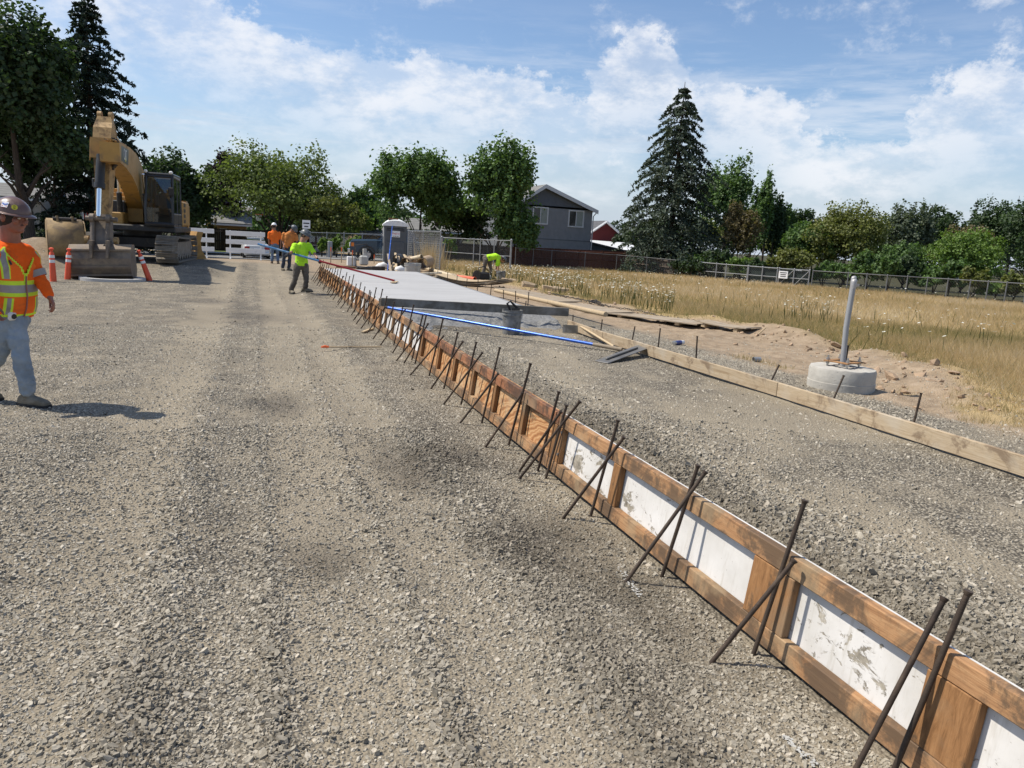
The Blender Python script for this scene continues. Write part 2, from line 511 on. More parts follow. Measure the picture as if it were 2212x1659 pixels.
def ground_material():
    t = NT('ground'); v = t.map(src='World')
    dirt, grass, wet, lane = t.attr('dirt'), t.attr('grass'), t.attr('wet'), t.attr('lane')  # wet holds real damp and the painted windrow shade
    # crushed rock: cells of tan, grey and dark stone over dust
    cell = t.voro(v, 62, out='Color'); sepc = t.N('ShaderNodeSeparateColor'); t.L(cell, sepc.inputs[0])
    stone = t.ramp(sepc.outputs[0], [(0.0, (0.125, 0.109, 0.086)), (0.3, (0.235, 0.206, 0.16)), (0.62, (0.317, 0.28, 0.218)), (0.85, (0.386, 0.345, 0.275)), (1.0, (0.484, 0.437, 0.359))])
    edge = t.voro(v, 62, out='Distance')
    stone = t.mix(t.step(edge, 0.35, 0.75), stone, (0.075, 0.066, 0.053))
    fine = t.ramp(t.noise(v, 130, 5, 0.7), [(0.3, (0.2, 0.171, 0.126)), (0.7, (0.369, 0.32, 0.244))])
    dust = t.step(t.mth('ADD', t.noise(v, 2.2, 6, 0.62), t.mth('MULTIPLY', lane, 0.35)), 0.42, 0.74)
    grav = t.mix(dust, stone, fine)
    big = t.ramp(t.noise(v, 0.55, 5, 0.6), [(0.3, (0.80, 0.79, 0.77)), (0.7, (1.1, 1.08, 1.04))])
    grav = t.mix(1.0, grav, big, 'MULTIPLY')
    soil = t.ramp(t.noise(v, 5.5, 8, 0.68), [(0.28, (0.19, 0.14, 0.09)), (0.5, (0.325, 0.243, 0.16)), (0.75, (0.43, 0.335, 0.235))])
    turf = t.ramp(t.noise(v, 3.0, 8, 0.7), [(0.25, (0.22, 0.18, 0.07)), (0.5, (0.38, 0.275, 0.125)), (0.75, (0.46, 0.35, 0.18))])
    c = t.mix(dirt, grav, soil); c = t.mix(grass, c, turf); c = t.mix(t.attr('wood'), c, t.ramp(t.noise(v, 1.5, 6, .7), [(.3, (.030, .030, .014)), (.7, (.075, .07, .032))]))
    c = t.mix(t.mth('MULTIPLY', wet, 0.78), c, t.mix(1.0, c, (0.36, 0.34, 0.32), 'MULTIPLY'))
    h = t.mth('SUBTRACT', 1.0, t.step(edge, 0.1, 0.8))
    h = t.mth('ADD', t.mth('MULTIPLY', h, 0.7), t.mth('MULTIPLY', t.noise(v, 90, 4, 0.7), 0.5))
    b = t.bump(h, 0.85, 0.012)
    t.set(c, t.mth('SUBTRACT', 0.94, t.mth('MULTIPLY', wet, 0.38)), 0, 0.25)


def build_ground():
    def grow(a, step, k, lim):
        o = [a]
        while abs(o[-1] - a) < lim:
            o.append(o[-1] + step); step *= k
        return o[1:]
    xs = np.concatenate([grow(-3.6, -0.06, 1.075, 700)[::-1], np.arange(-3.6, 7.6, 0.065), grow(7.545, 0.06, 1.06, 700)])
    xs = np.sort(np.concatenate([xs, [FORM_X + 0.045, FORM_X + 0.055, PAD_X1 - .004, PAD_X1 + 0.01]]))
    ys = np.concatenate([grow(0.9, -0.3, 1.35, 120)[::-1], np.arange(0.9, 9.0, 0.06), grow(8.95, 0.06, 1.02, 900)])
    X, Y = np.meshgrid(xs, ys); nx, ny = len(xs), len(ys)
    Z = G(X, Y)
    e = field_edge(Y) + 0.35 * fbm(X * 1.2, Y * 1.2, 71, 3)
    grass = sstep(-0.35, 0.35, X - e) * (1 - sstep(45, 60, Y) * (1 - sstep(11, 15, X)))
    patch = sstep(0.12, 0.42, fbm(X * 0.8, Y * 0.8, 73, 3) + 0.35 * np.exp(-((X - 7.2) / 0.8) ** 2 - ((Y - 5.5) / 1.4) ** 2))
    grass = np.maximum(grass, patch * sstep(6.1, 6.8, X) * (Y < 9) * 0.8)
    grass = np.maximum(grass, sstep(60, 70, np.hypot(X, Y)) * 0.8)
    dirt = sstep(5.85, 6.35, X + 0.3 * fbm(X * 2, Y * 2, 75, 3)) * sstep(3.5, 5.5, Y)
    dirt = np.maximum(dirt, sstep(4.95, 5.1, X) * sstep(13, 16, Y))
    dirt = np.maximum(dirt, sstep(27, 30, Y) * sstep(1.5, 2.5, X) * 0.8)
    dirt = np.maximum(dirt, 0.75 * np.exp(-(((X + 6.4) / 1.6) ** 2 + ((Y - 27.2) / 2.2) ** 2)))
    dirt = np.maximum(dirt, 0.75 * sstep(35, 40, Y + 0.6 * fbm(X, Y, 77, 3)))
    lane = np.exp(-((X - 0.80 - .1 * vnoise(X * 0, Y * .3, 5)) / 0.3) ** 2) + np.exp(-((X - 0.3) / 0.16) ** 2) + np.exp(-((X + 0.78) / 0.3) ** 2) + 0.8 * np.exp(-((X - 1.85) / 0.22) ** 2) * (Y < 5)
    lane = lane + 0.9 * (X > 2.9) * (X < 5) * sstep(0.0, 0.4, fbm(X * 0.9, Y * 0.35, 79, 3) + .1)
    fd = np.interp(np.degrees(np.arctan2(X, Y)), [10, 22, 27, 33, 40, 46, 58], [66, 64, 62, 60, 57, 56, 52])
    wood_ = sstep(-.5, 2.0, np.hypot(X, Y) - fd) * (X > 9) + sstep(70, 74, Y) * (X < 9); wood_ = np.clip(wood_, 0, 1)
    V = np.stack([X, Y, Z], -1).reshape(-1, 3)
    i = np.arange((ny - 1) * (nx - 1)); r = i // (nx - 1); c = i % (nx - 1); a = r * nx + c
    F = np.stack([a, a + 1, a + nx + 1, a + nx], -1)
    o = np_mesh('ground', V, F, 'ground', smooth=True, attr={k: ('POINT', q.ravel()) for k, q in (('dirt', dirt), ('grass', grass), ('wet', wet_shade_mask(X, Y)), ('lane', lane), ('wood', wood_))})
    tag(o, kind='structure')


ground_material(); build_ground()

# ------------------------------------------------------------------ loose stone lying on the gravel
def stone_material():
    t = NT('loose_stone'); tint = t.attr('tint'); wet = t.attr('wet')  # wet darkens stones for damp and for painted windrow shade
    c = t.ramp(tint, [(0.0, (0.192, 0.171, 0.134)), (0.2, (0.274, 0.243, 0.188)), (0.5, (0.346, 0.307, 0.239)), (0.8, (0.415, 0.372, 0.296)), (0.93, (0.483, 0.437, 0.355)), (1.0, (0.547, 0.477, 0.376))])
    c = t.mix(1.0, c, t.ramp(t.noise(t.map(src='World'), 120, 3), [(0.3, (0.8, 0.8, 0.8)), (0.7, (1.1, 1.1, 1.1))]), 'MULTIPLY')
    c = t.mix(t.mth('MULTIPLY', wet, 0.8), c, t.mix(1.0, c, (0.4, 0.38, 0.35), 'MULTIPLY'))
    t.set(c, t.mth('SUBTRACT', 0.9, t.mth('MULTIPLY', wet, 0.3)), 0, 0.25)


_t = (1 + 5 ** 0.5) / 2
ICO_V = np.array([(-1, _t, 0), (1, _t, 0), (-1, -_t, 0), (1, -_t, 0), (0, -1, _t), (0, 1, _t), (0, -1, -_t), (0, 1, -_t), (_t, 0, -1), (_t, 0, 1), (-_t, 0, -1), (-_t, 0, 1)]) / math.hypot(1, _t)
ICO_F = np.array([(0, 11, 5), (0, 5, 1), (0, 1, 7), (0, 7, 10), (0, 10, 11), (1, 5, 9), (5, 11, 4), (11, 10, 2), (10, 7, 6), (7, 1, 8), (3, 9, 4), (3, 4, 2), (3, 2, 6), (3, 6, 8), (3, 8, 9), (4, 9, 5), (2, 4, 11), (6, 2, 10), (8, 6, 7), (9, 8, 1)])
def _chip(k):
    a = np.arange(k) / k * 2 * np.pi + .3
    V = np.concatenate([np.stack([np.cos(a), np.sin(a), -.9 + 0 * a], -1), np.stack([.68 * np.cos(a + .15), .68 * np.sin(a + .15), .75 + 0 * a], -1)])
    F = [(i, (i + 1) % k, k + (i + 1) % k) for i in range(k)] + [(i, k + (i + 1) % k, k + i) for i in range(k)] + [(k, k + i, k + i + 1) for i in range(1, k - 1)]
    return V, np.array(F)


CHIP5, CHIP4 = _chip(5), _chip(4)
PYR_V = np.array([(1, 0, -.7), (0, 1, -.7), (-1, 0, -.7), (0, -1, -.7), (.15, .1, .8)], float); PYR_F = np.array([(0, 1, 4), (1, 2, 4), (2, 3, 4), (3, 0, 4)])
OCT_V = np.array([(1, 0, 0), (-1, 0, 0), (0, 1, 0), (0, -1, 0), (0, 0, 1), (0, 0, -1)], float)
OCT_F = np.array([(0, 2, 4), (2, 1, 4), (1, 3, 4), (3, 0, 4), (2, 0, 5), (1, 2, 5), (3, 1, 5), (0, 3, 5)])


def scatter_stones(name, pts, size, tint, BV, BF, mat, label, seed, flat=0.55, kind='stuff', cat='gravel', sink=0.25):
    r = np.random.default_rng(seed); n = len(pts)
    sc = np.stack([size * r.uniform(.7, 1.25, n), size * r.uniform(.5, .95, n), size * flat * r.uniform(.45, 1.2, n)], -1)
    P = BV[None] * (1 + r.uniform(-.38, .38, (n, len(BV), 1))) * sc[:, None, :]
    a = r.uniform(0, 2 * np.pi, n); tx = r.normal(0, .3, n); ty = r.normal(0, .3, n)
    ca, sa = np.cos(a)[:, None], np.sin(a)[:, None]
    x, y, z = P[..., 0], P[..., 1], P[..., 2]
    z = z + x * tx[:, None] + y * ty[:, None]
    x, y = x * ca - y * sa, x * sa + y * ca
    V = np.stack([x, y, z], -1) + pts[:, None, :]; V[..., 2] += (size * flat * (0.5 - sink))[:, None]
    F = (BF[None] + (np.arange(n) * len(BV))[:, None, None]).reshape(-1, 3)
    w = wet_shade_mask(pts[:, 0], pts[:, 1])
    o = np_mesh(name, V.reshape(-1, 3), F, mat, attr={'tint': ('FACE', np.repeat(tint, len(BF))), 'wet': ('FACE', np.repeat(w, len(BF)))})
    if kind: tag(o, label, cat, kind=kind)
    return o


def stone_points(n, depth_lo, depth_hi, seed):
    """points thrown evenly over the visible gravel, thinned where dust covers the stone"""
    r = np.random.default_rng(seed)
    ang = r.uniform(math.radians(-20), math.radians(58), n)
    d = np.sqrt(r.uniform(depth_lo ** 2, depth_hi ** 2, n))
    x = np.sin(ang) * d; y = np.cos(ang) * d
    ok = (y > 0.7) & ~((x > FORM_X - 0.03) & (x < FORM_X + 0.12)) & ~((x > PAD_X1 - 0.03) & (x < PAD_X1 + 0.07)) & ~((x > 2) & (y > 11.8))
    lane = np.exp(-((x - 0.82) / 0.3) ** 2) + np.exp(-((x - .3) / 0.16) ** 2) + np.exp(-((x + 0.78) / 0.3) ** 2) + np.exp(-((x - 1.8) / 0.25) ** 2)
    coarse = np.exp(-((x - 2.75) / 0.45) ** 2) * (x > 2.1)
    brk = np.clip(.5 + 1.6 * fbm(x * .3, y * .55, 95, 2), 0, 1)
    for cx_, s_ in ((-0.42, .14), (0.04, .07), (0.62, .07), (1.26, .18)): coarse = coarse + .8 * np.exp(-((x - cx_) / s_) ** 2) * brk
    dens = 0.86 + 0.8 * fbm(x * 1.6, y * 0.7, 91, 4) - 0.22 * np.clip(lane, 0, 1) + 0.45 * coarse
    dens = np.where((x > 3.1) & (x < PAD_X1), dens * 0.36, dens)
    dens = np.where(x > 6.2 + 0.4 * vnoise(x * 2, y * 2, 75), 0.04, dens)
    ok &= r.uniform(0, 1, n) < np.clip(dens, 0.08, 1)
    x, y = x[ok], y[ok]
    return np.stack([x, y, G(x, y)], -1), coarse[ok]


stone_material()
_r = np.random.default_rng(2)
for _n, _d0, _d1, _sz, _bv, _bf, _lab in (
        (74000, 0.9, 3.7, 0.0070, *CHIP5, 'loose crushed tan and grey stone covering the ground nearest the camera'),
        (84000, 3.7, 6.6, 0.0080, *CHIP4, 'loose crushed stone beside the white-panelled stretch of the form'),
        (120000, 6.6, 13.5, 0.0112, PYR_V, PYR_F, 'loose crushed stone scattered over the middle distance of the site'),
        (30000, 13.5, 28, 0.016, PYR_V, PYR_F, 'loose crushed stone on the haul road around the lime-shirted worker')):
    _p, _c = stone_points(_n, _d0, _d1, _n)
    scatter_stones('gravel', _p, _sz * np.exp(np.clip(_r.normal(0, .42, len(_p)), -1, .85)) * (1 + 0.4 * np.clip(_c, 0, 1)), _r.beta(1.5, 1.25, len(_p)), _bv, _bf, 'loose_stone', _lab, _n + 1)

# ------------------------------------------------------------------ timber, paint and steel
def wood(name, c0, c1, c2, along='Y', stain=(0.06, 0.045, 0.03), amt=0.4, dry=None, rough=0.75):
    t = NT(name)
    sc = {'X': (0.9, 14, 14), 'Y': (14, 0.9, 14), 'Z': (14, 14, 0.9)}[along]
    off = t.N('ShaderNodeVectorMath'); off.operation = 'ADD'; t.L(t.map(sc), off.inputs[0])
    rr = t.N('ShaderNodeVectorMath'); rr.operation = 'SCALE'; rr.inputs[0].default_value = (37, 91, 53); t.L(t.rand(), rr.inputs['Scale']); t.L(rr.outputs[0], off.inputs[1])
    v = off.outputs[0]
    gr = t.noise(v, 3.0, 6, 0.65, 1.2); fine = t.noise(v, 16.0, 3, 0.6, 0.3)
    c = t.ramp(gr, [(0.28, c0), (0.5, c1), (0.72, c2)])
    c = t.mix(t.mth('MULTIPLY', t.step(fine, 0.5, 0.75), 0.35), c, tuple(q * 0.55 for q in c0))
    o = t.map((1, 1, 1)); st = t.noise(o, 4.0, 8, 0.72, 0.5)
    d = t.step(st, 0.66 - amt * 0.25, 0.74 - amt * 0.18)
    c = t.mix(t.mth('MULTIPLY', d, 0.8), c, stain)
    if dry: c = t.mix(t.mth('MULTIPLY', t.step(t.noise(o, 2.2, 6, 0.6), 0.5, 0.68), 0.7), c, dry)
    c = t.mix(t.mth('MULTIPLY', t.rand(), 0.22), c, (0.03, 0.02, 0.012))
    t.bump(t.mth('ADD', gr, t.mth('MULTIPLY', fine, 0.5)), 0.35, 0.004)
    t.set(c, rough, 0, 0.3)


wood('form_timber', (0.23, 0.115, 0.053), (0.39, 0.21, 0.098), (0.50, 0.30, 0.15), 'Y', (0.085, 0.062, 0.042), 1.0, (0.40, 0.29, 0.17))
wood('form_timber_red', (0.20, 0.075, 0.035), (0.36, 0.15, 0.07), (0.46, 0.24, 0.12), 'Y', (0.055, 0.04, 0.03), 0.95, (0.37, 0.25, 0.15))
wood('stud_timber', (0.17, 0.08, 0.03), (0.29, 0.145, 0.058), (0.38, 0.20, 0.085), 'Z', (0.07, 0.05, 0.032), 0.6, (0.26, 0.19, 0.12))
wood('board_pale', (0.34, 0.245, 0.145), (0.47, 0.365, 0.24), (0.56, 0.46, 0.32), 'Y', (0.20, 0.14, 0.09), 0.6, (0.50, 0.43, 0.33), 0.85)
wood('lumber_pale', (0.40, 0.29, 0.16), (0.52, 0.40, 0.25), (0.60, 0.49, 0.34), 'X', (0.25, 0.18, 0.11), 0.3, None, 0.85)
wood('ply_weathered', (0.26, 0.205, 0.14), (0.36, 0.29, 0.205), (0.43, 0.36, 0.27), 'X', (0.17, 0.12, 0.08), 0.55, (0.40, 0.35, 0.28), 0.9)


def ply_material():
    t = NT('plywood'); v = t.map((4.0, 1.1, 4.0))
    w = t.wave(v, 1.6, 9.0, 3, 1.1, 'RINGS'); n = t.noise(t.map((1, 1, 1)), 5, 8, 0.7, 0.4)
    c = t.ramp(w, [(0.0, (0.30, 0.13, 0.05)), (0.35, (0.46, 0.24, 0.10)), (0.8, (0.56, 0.34, 0.165)), (1.0, (0.40, 0.19, 0.075))])
    c = t.mix(t.mth('MULTIPLY', t.step(n, 0.55, 0.63), 0.72), c, (0.10, 0.075, 0.045))
    c = t.mix(t.mth('MULTIPLY', t.step(t.noise(t.map((1, 1, 1), loc=(3, 1, 2)), 3, 6, 0.6), 0.52, 0.66), 0.6), c, (0.48, 0.37, 0.23))
    t.bump(n, 0.3, 0.004); t.set(c, 0.72, 0, 0.3)


def white_panel_material():
    t = NT('white_panel'); v = t.map((1, 1, 1)); geo = t.map((1, 1.0, 1.6))
    n = t.noise(geo, 7.0, 9, 0.72, 0.5); n2 = t.noise(t.map((1, 1, 1), loc=(5, 2, 1)), 1.1, 3, 0.5)
    chip = t.step(t.mth('ADD', n, t.mth('MULTIPLY', n2, 0.55)), 0.862, 0.895)
    speck = t.step(t.noise(v, 55, 3, 0.6), 0.68, 0.72)
    white = t.ramp(t.noise(v, 3.5, 6, 0.6), [(0.3, (0.55, 0.53, 0.49)), (0.7, (0.71, 0.69, 0.66))])
    under = t.ramp(t.noise(v, 18, 5, 0.7), [(0.35, (0.10, 0.085, 0.06)), (0.55, (0.32, 0.28, 0.21)), (0.7, (0.50, 0.46, 0.39))])
    c = t.mix(t.mth('MULTIPLY', chip, 0.9), white, under)
    c = t.mix(t.mth('MULTIPLY', speck, 0.55), c, (0.25, 0.22, 0.18))
    drip = t.noise(t.map((1, 9, 1.2)), 4.0, 5, 0.65); c = t.mix(t.mth('MULTIPLY', t.step(drip, 0.52, 0.72), 0.4), c, (0.40, 0.36, 0.29))
    h = t.mth('ADD', t.mth('SUBTRACT', 1.0, chip), t.mth('MULTIPLY', t.noise(v, 30, 4), 0.3)); t.bump(h, 0.5, 0.003); t.set(c, 0.62, 0, 0.35)


def rust_material():
    t = NT('rusty_steel'); v = t.map((1, 1, 1), src='World'); n = t.noise(v, 9, 7, 0.7)
    c = t.ramp(n, [(0.3, (0.030, 0.022, 0.018)), (0.5, (0.062, 0.042, 0.030)), (0.66, (0.115, 0.082, 0.058)), (0.8, (0.19, 0.155, 0.12))])
    c = t.mix(t.mth('MULTIPLY', t.rand(), 0.4), c, (0.10, 0.08, 0.062))
    t.bump(t.noise(v, 140, 3), 0.3, 0.003); t.set(c, 0.7, 0.35, 0.4)


ply_material(); white_panel_material(); rust_material()
simple('galvanised', (0.30, 0.31, 0.32), 0.5, 0.45, 0.15, 12, 0.1, 90)
simple('dark_steel', (0.06, 0.055, 0.05), 0.55, 0.5, 0.3, 8, 0.2, 60, dirt=(0.17, 0.14, 0.11), dirt_amt=0.35)
simple('nail_steel', (0.45, 0.44, 0.42), 0.4, 0.8)


def vec_form(d):
    """world X of the form's leaning front face at height d"""
    return FORM_X + FORM_LEAN * d


# ------------------------------------------------------------------ tall timber form, 16 foot sections bolted end to end
JOINTS = [0.18, 5.02, 9.86, 14.7, 19.54, 24.38, 26.6]
UPRIGHT_Y = [0.95, 1.70, 2.46, 3.24, 4.14, 4.93, 5.10, 5.80, 6.60, 7.36, 8.12, 8.88, 9.74, 9.97, 10.62, 11.38, 12.12, 12.85, 13.42, 14.12, 14.62, 14.80]
y_ = 15.5
while y_ < 26.4:
    UPRIGHT_Y.append(y_); y_ += 0.62 + 0.14 * random.random()
LEANM = Matrix.Shear('XY', 4, (0, 0)); LEANM = Matrix(((1, 0, FORM_LEAN, 0), (0, 1, 0, 0), (0, 0, 1, 0), (0, 0, 0, 1)))
SEC_LABEL = ['timber form section with chipped white panels nearest the camera', 'brown plywood timber form section next beyond the nearest white-panelled one',
             'timber form section with small white panels where the blue pole leans', 'timber form section beside the near half of the wet slab', 'timber form section beside the far half of the wet slab',
             'farthest short timber form section, by the two orange-shirted workers']


def form_section(i):
    y0, y1 = JOINTS[i] + 0.004, JOINTS[i + 1] - 0.004; L_ = y1 - y0
    T = thing('timber_form', SEC_LABEL[i], 'concrete form', (FORM_X, y0, 0.012), group='timber form sections along the haul road')
    H = 0.425
    MB().bevbox((0.019, L_ / 2, 0.043), (0.038, L_, 0.086), 0.004, M=LEANM).build('bottom_rail', 'form_timber', T)
    MB().bevbox((0.019, L_ / 2, H - 0.0425), (0.038, L_, 0.085), 0.004, M=LEANM).build('top_rail', 'form_timber_red' if i in (1, 3) else 'form_timber', T)
    MB().bbox(0.0405, 0.049, 0.002, L_ - 0.002, 0.004, H - 0.002, M=LEANM).build('backing_panel', 'white_panel' if i == 0 else 'plywood', T)
    studs = []
    if i == 0: studs = [(0.85 - y0, .14), (1.64 - y0, 0.20), (2.54 - y0, 0.27), (4.04 - y0, 0.10), (L_ - 0.06, 0.11)]
    else:
        ys_ = [q for q in UPRIGHT_Y if y0 + 0.15 < q < y1 - 0.15]
        studs = [(0.05, 0.09)] + [(q - y0 - 0.03, 0.085) for q in ys_] + [(L_ - 0.05, 0.09)]
    for k, (yc, w) in enumerate(studs):
        MB().bevbox((0.0185, yc, H / 2), (0.037, w, H - 0.174), 0.003, M=LEANM).build('stud', 'stud_timber', T)
    # white sheets set between the studs of the third and fourth sections
    if i in (2, 3):
        for k, (a, b) in enumerate(zip(studs[:-1], studs[1:])):
            if (k + i) % 3 == 2 and i == 3: continue
            if i == 2 and k > 4: continue
            MB().bbox(0.0375, 0.0402, a[0] + a[1] / 2 + 0.004, b[0] - b[1] / 2 - 0.004, 0.09, H - 0.09, M=LEANM).build('white_sheet', 'white_panel', T)
    if i == 0:
        for zz in (0.15, 0.31):
            MB().tube([(-0.006, L_ - 0.085, zz), (0.0, L_ - 0.085, zz)], 0.011, 10, M=LEANM).build('bolt', 'nail_steel', T)


for i in range(len(JOINTS) - 1): form_section(i)


def stake_mesh(length, r=0.0098, head=True):
    m = MB(); n = 10
    m.tube([(0, 0, -0.09), (0, 0, length * 0.5), (0, 0, length - 0.012)], r, n)
    if head:
        m.tube([(0, 0, length - 0.016), (0, 0, length - 0.006), (0, 0, length)], [r * 1.0, r * 1.45, r * 1.5], n)
    return m.mesh('stake')


SM = [stake_mesh(q) for q in (0.60, 0.66, 0.72)]
for me in SM:
    me.materials.append(MAT['rusty_steel'])
    me.polygons.foreach_set('use_smooth', [True] * len(me.polygons)); me.set_sharp_from_angle(angle=0.7)


def stake_between(p0, p1, label, group, name='form_stake'):
    d = Vector(p1) - Vector(p0); L_ = d.length
    me = min(SM, key=lambda q: abs(q.vertices[-1].co.z - L_))
    o = bpy.data.objects.new(name, me); COL.objects.link(o)
    o.location = p0; o.rotation_euler = d.to_track_quat('Z', 'Y').to_euler(); o.scale = (1, 1, L_ / me.vertices[-1].co.z)
    return tag(o, label, 'stake', group)


TOP_Z = {1.70: .655, 2.46: .68, 3.24: .60, 4.14: .61, 4.93: .53, 5.10: .59, 5.80: .68, 6.60: .69, 7.36: .63, 8.12: .63, 8.88: .69, 9.74: .64, 9.97: .62, 10.62: .69, 11.38: .60, 12.12: .59}
BRACE_TOP = {1.70: (.60, 1.735, 1.83), 2.46: (.455, 2.38, 1.77), 3.24: (.59, 3.13, 1.765), 4.14: (.54, 3.98, 1.80), 4.93: (.60, 4.70, 1.785), 5.10: (.48, 4.92, 1.845), 5.80: (.45, 5.72, 1.775), 6.60: (.48, 6.42, 1.775), 7.36: (.57, 7.05, 1.80), 8.12: (.57, 7.8, 1.84), 8.88: (.52, 8.6, 1.76)}
for k, yy in enumerate(UPRIGHT_Y):
    zt = TOP_Z.get(yy, random.uniform(0.54, 0.70)); j = random.uniform(-0.02, 0.02)
    x0 = 1.984; gz = g(x0, yy)
    xt = x0 + 0.19 * zt + random.uniform(-.004, .004)
    stake_between((x0, yy + 0.02, gz), (xt, yy + j - 0.02, zt), 'rusty steel stake driven upright against the tall timber form, %s from the near end' % ordinal(k + 1), 'upright stakes along the tall form')
    bt = BRACE_TOP.get(yy)
    if bt: zb, yb, xb = bt
    else: zb, yb, xb = random.uniform(0.46, 0.60), yy - random.uniform(0.12, 0.3), random.uniform(1.76, 1.84)
    yb0 = yy + 0.0 + random.uniform(-.02, .05); xb1 = 2.035 + (zb - 0.42) * 0.35
    gz = g(xb, yb0)
    stake_between((xb, yb0, gz), (xb1, yb, zb), 'slanting steel stake bracing the tall timber form, %s from the near end' % ordinal(k + 1), 'bracing stakes along the tall form')

# ------------------------------------------------------------------ low boards on the far side of the pad, with their stakes
LOW = [((4.93, -1.2), (4.96, 2.6)), ((4.96, 2.606), (4.955, 6.30)), ((4.954, 6.306), (4.85, 10.2)), ((4.849, 10.206), (4.93, 11.75)), ((4.90, 12.95), (5.0, 17.4)), ((5.0, 17.41), (5.15, 22.0)), ((5.15, 22.01), (5.3, 26.2))]
LOWL = ['pale form board nearest the right edge of the picture', 'long pale form board in front of the round concrete footing', 'pale form board where the grey float plate rests', 'short end of pale form board beside the dark rake blade', 'low form board under the near edge of the wet slab', 'low form board along the middle of the wet slab', 'low form board at the far corner of the wet slab']
for (a, b), lab in zip(LOW, LOWL):
    a = Vector((a[0], a[1], 0)); b = Vector((b[0], b[1], 0)); d = b - a
    M_ = Matrix.Translation((0, d.length / 2, 0.07))
    o = MB().bevbox((0.0, d.length / 2, 0.07), (0.038, d.length, 0.14), 0.004).build('form_board', 'board_pale')
    o.location = (a.x, a.y, 0.262 if a.y < 12 else 0.258); o.rotation_euler = (0, 0, math.atan2(-d.x, d.y))
    tag(o, lab, 'board', 'low form boards along the pad')
LOWST = [(1972, 922, 849), (1797, 870, 811), (1661, 833, 788), (1503, 783, 726), (1421, 756, 709), (1365, 739, 705), (1297, 720, 690), (1237, 700, 680), (1134, 672, 650)]
for k, (px, pyb, pyt) in enumerate(LOWST):
    b = hit(px, pyb); t = at_y(px + 0.02 * (pyb - pyt), pyt, b.y)
    t.x = b.x + random.uniform(-.03, .05) if k not in (1, 2) else b.x + 0.1
    stake_between((b.x, b.y, b.z), (t.x, t.y, t.z), 'thin steel stake standing behind the pale form boards, %s from the right' % ordinal(k + 1), 'stakes behind the low boards')
for k, yy in enumerate([14.3, 15.1, 16.0, 17.1, 18.3, 19.5, 20.6, 21.8, 23.2, 24.6]):
    x0 = 5.08 + (yy - 13) * 0.024; gz = g(x0, yy)
    stake_between((x0, yy, gz), (x0 + random.uniform(-.02, .03), yy, gz + random.uniform(0.28, 0.45)), 'thin steel stake along the right edge of the wet slab, %s from the near end' % ordinal(k + 1), 'stakes beside the wet slab')

# ------------------------------------------------------------------ wet concrete slab, straightedge, tools
def slab():
    t = NT('wet_concrete'); v = t.map(src='World')
    c = t.ramp(t.noise(t.map((0.6, 3.0, 1), src='World'), 1.2, 6, 0.6), [(0.3, (0.36, 0.35, 0.335)), (0.7, (0.45, 0.44, 0.42))])
    t.bump(t.noise(t.map((1, 14, 1), src='World'), 3, 4), 0.12, 0.004)
    t.set(c, 0.55, 0, 0.3)
    t = NT('raw_concrete'); v = t.map(src='World')
    n = t.noise(v, 26, 6, 0.7)
    t.bump(n, 0.9, 0.03); t.set(t.ramp(n, [(0.35, (0.13, 0.128, 0.122)), (0.65, (0.27, 0.265, 0.25))]), 0.5, 0, 0.45)
    xs = np.linspace(FORM_X + 0.112, 4.93, 30); ys = np.linspace(SLAB_Y0, SLAB_Y1, 90)
    X, Y = np.meshgrid(xs, ys); X = X + (Y - SLAB_Y0) * 0.026 * (X - xs[0]) / (xs[-1] - xs[0])
    Z = SLAB_Z + 0.002 * fbm(X * 1.5, Y * 0.7, 5, 3) - 0.018 * sstep(SLAB_Y1 - .3, SLAB_Y1, Y)
    nx, ny = len(xs), len(ys); V = np.stack([X, Y, Z], -1).reshape(-1, 3)
    i = np.arange((ny - 1) * (nx - 1)); a = (i // (nx - 1)) * nx + i % (nx - 1)
    F = np.stack([a, a + 1, a + nx + 1, a + nx], -1)
    # skirt down to the base on all four sides
    rim = list(range(nx)) + [r * nx + nx - 1 for r in range(1, ny)] + [(ny - 1) * nx + c for c in range(nx - 2, -1, -1)] + [r * nx for r in range(ny - 2, 0, -1)]
    low = V[rim].copy(); low[:, 2] = 0.2; o = len(V); V = np.vstack([V, low]); m = len(rim)
    F = np.vstack([F, [[rim[k], o + k, o + (k + 1) % m, rim[(k + 1) % m]] for k in range(m)]])
    tag(np_mesh('concrete_slab', V, F, 'wet_concrete', smooth=True), kind='structure')
    # slumped fresh concrete in front of the straightedge
    xs = np.linspace(FORM_X + 0.115, 4.9, 110); ys = np.linspace(11.55, 12.93, 56)
    X, Y = np.meshgrid(xs, ys)
    prof = sstep(11.75 + 0.0, 12.75, Y + 0.22 * fbm(X * 1.6, Y * 1.6, 15, 3))
    Z = 0.20 + (SLAB_Z - 0.215) * prof + 0.05 * fbm(X * 7, Y * 7, 18, 4) * (1 - 0.75 * sstep(12.2, 12.6, Y)) + .02
    nx, ny = len(xs), len(ys); V = np.stack([X, Y, Z], -1).reshape(-1, 3)
    i = np.arange((ny - 1) * (nx - 1)); a = (i // (nx - 1)) * nx + i % (nx - 1)
    tag(np_mesh('fresh_concrete', V, np.stack([a, a + 1, a + nx + 1, a + nx], -1), 'raw_concrete', smooth=True), kind='structure')


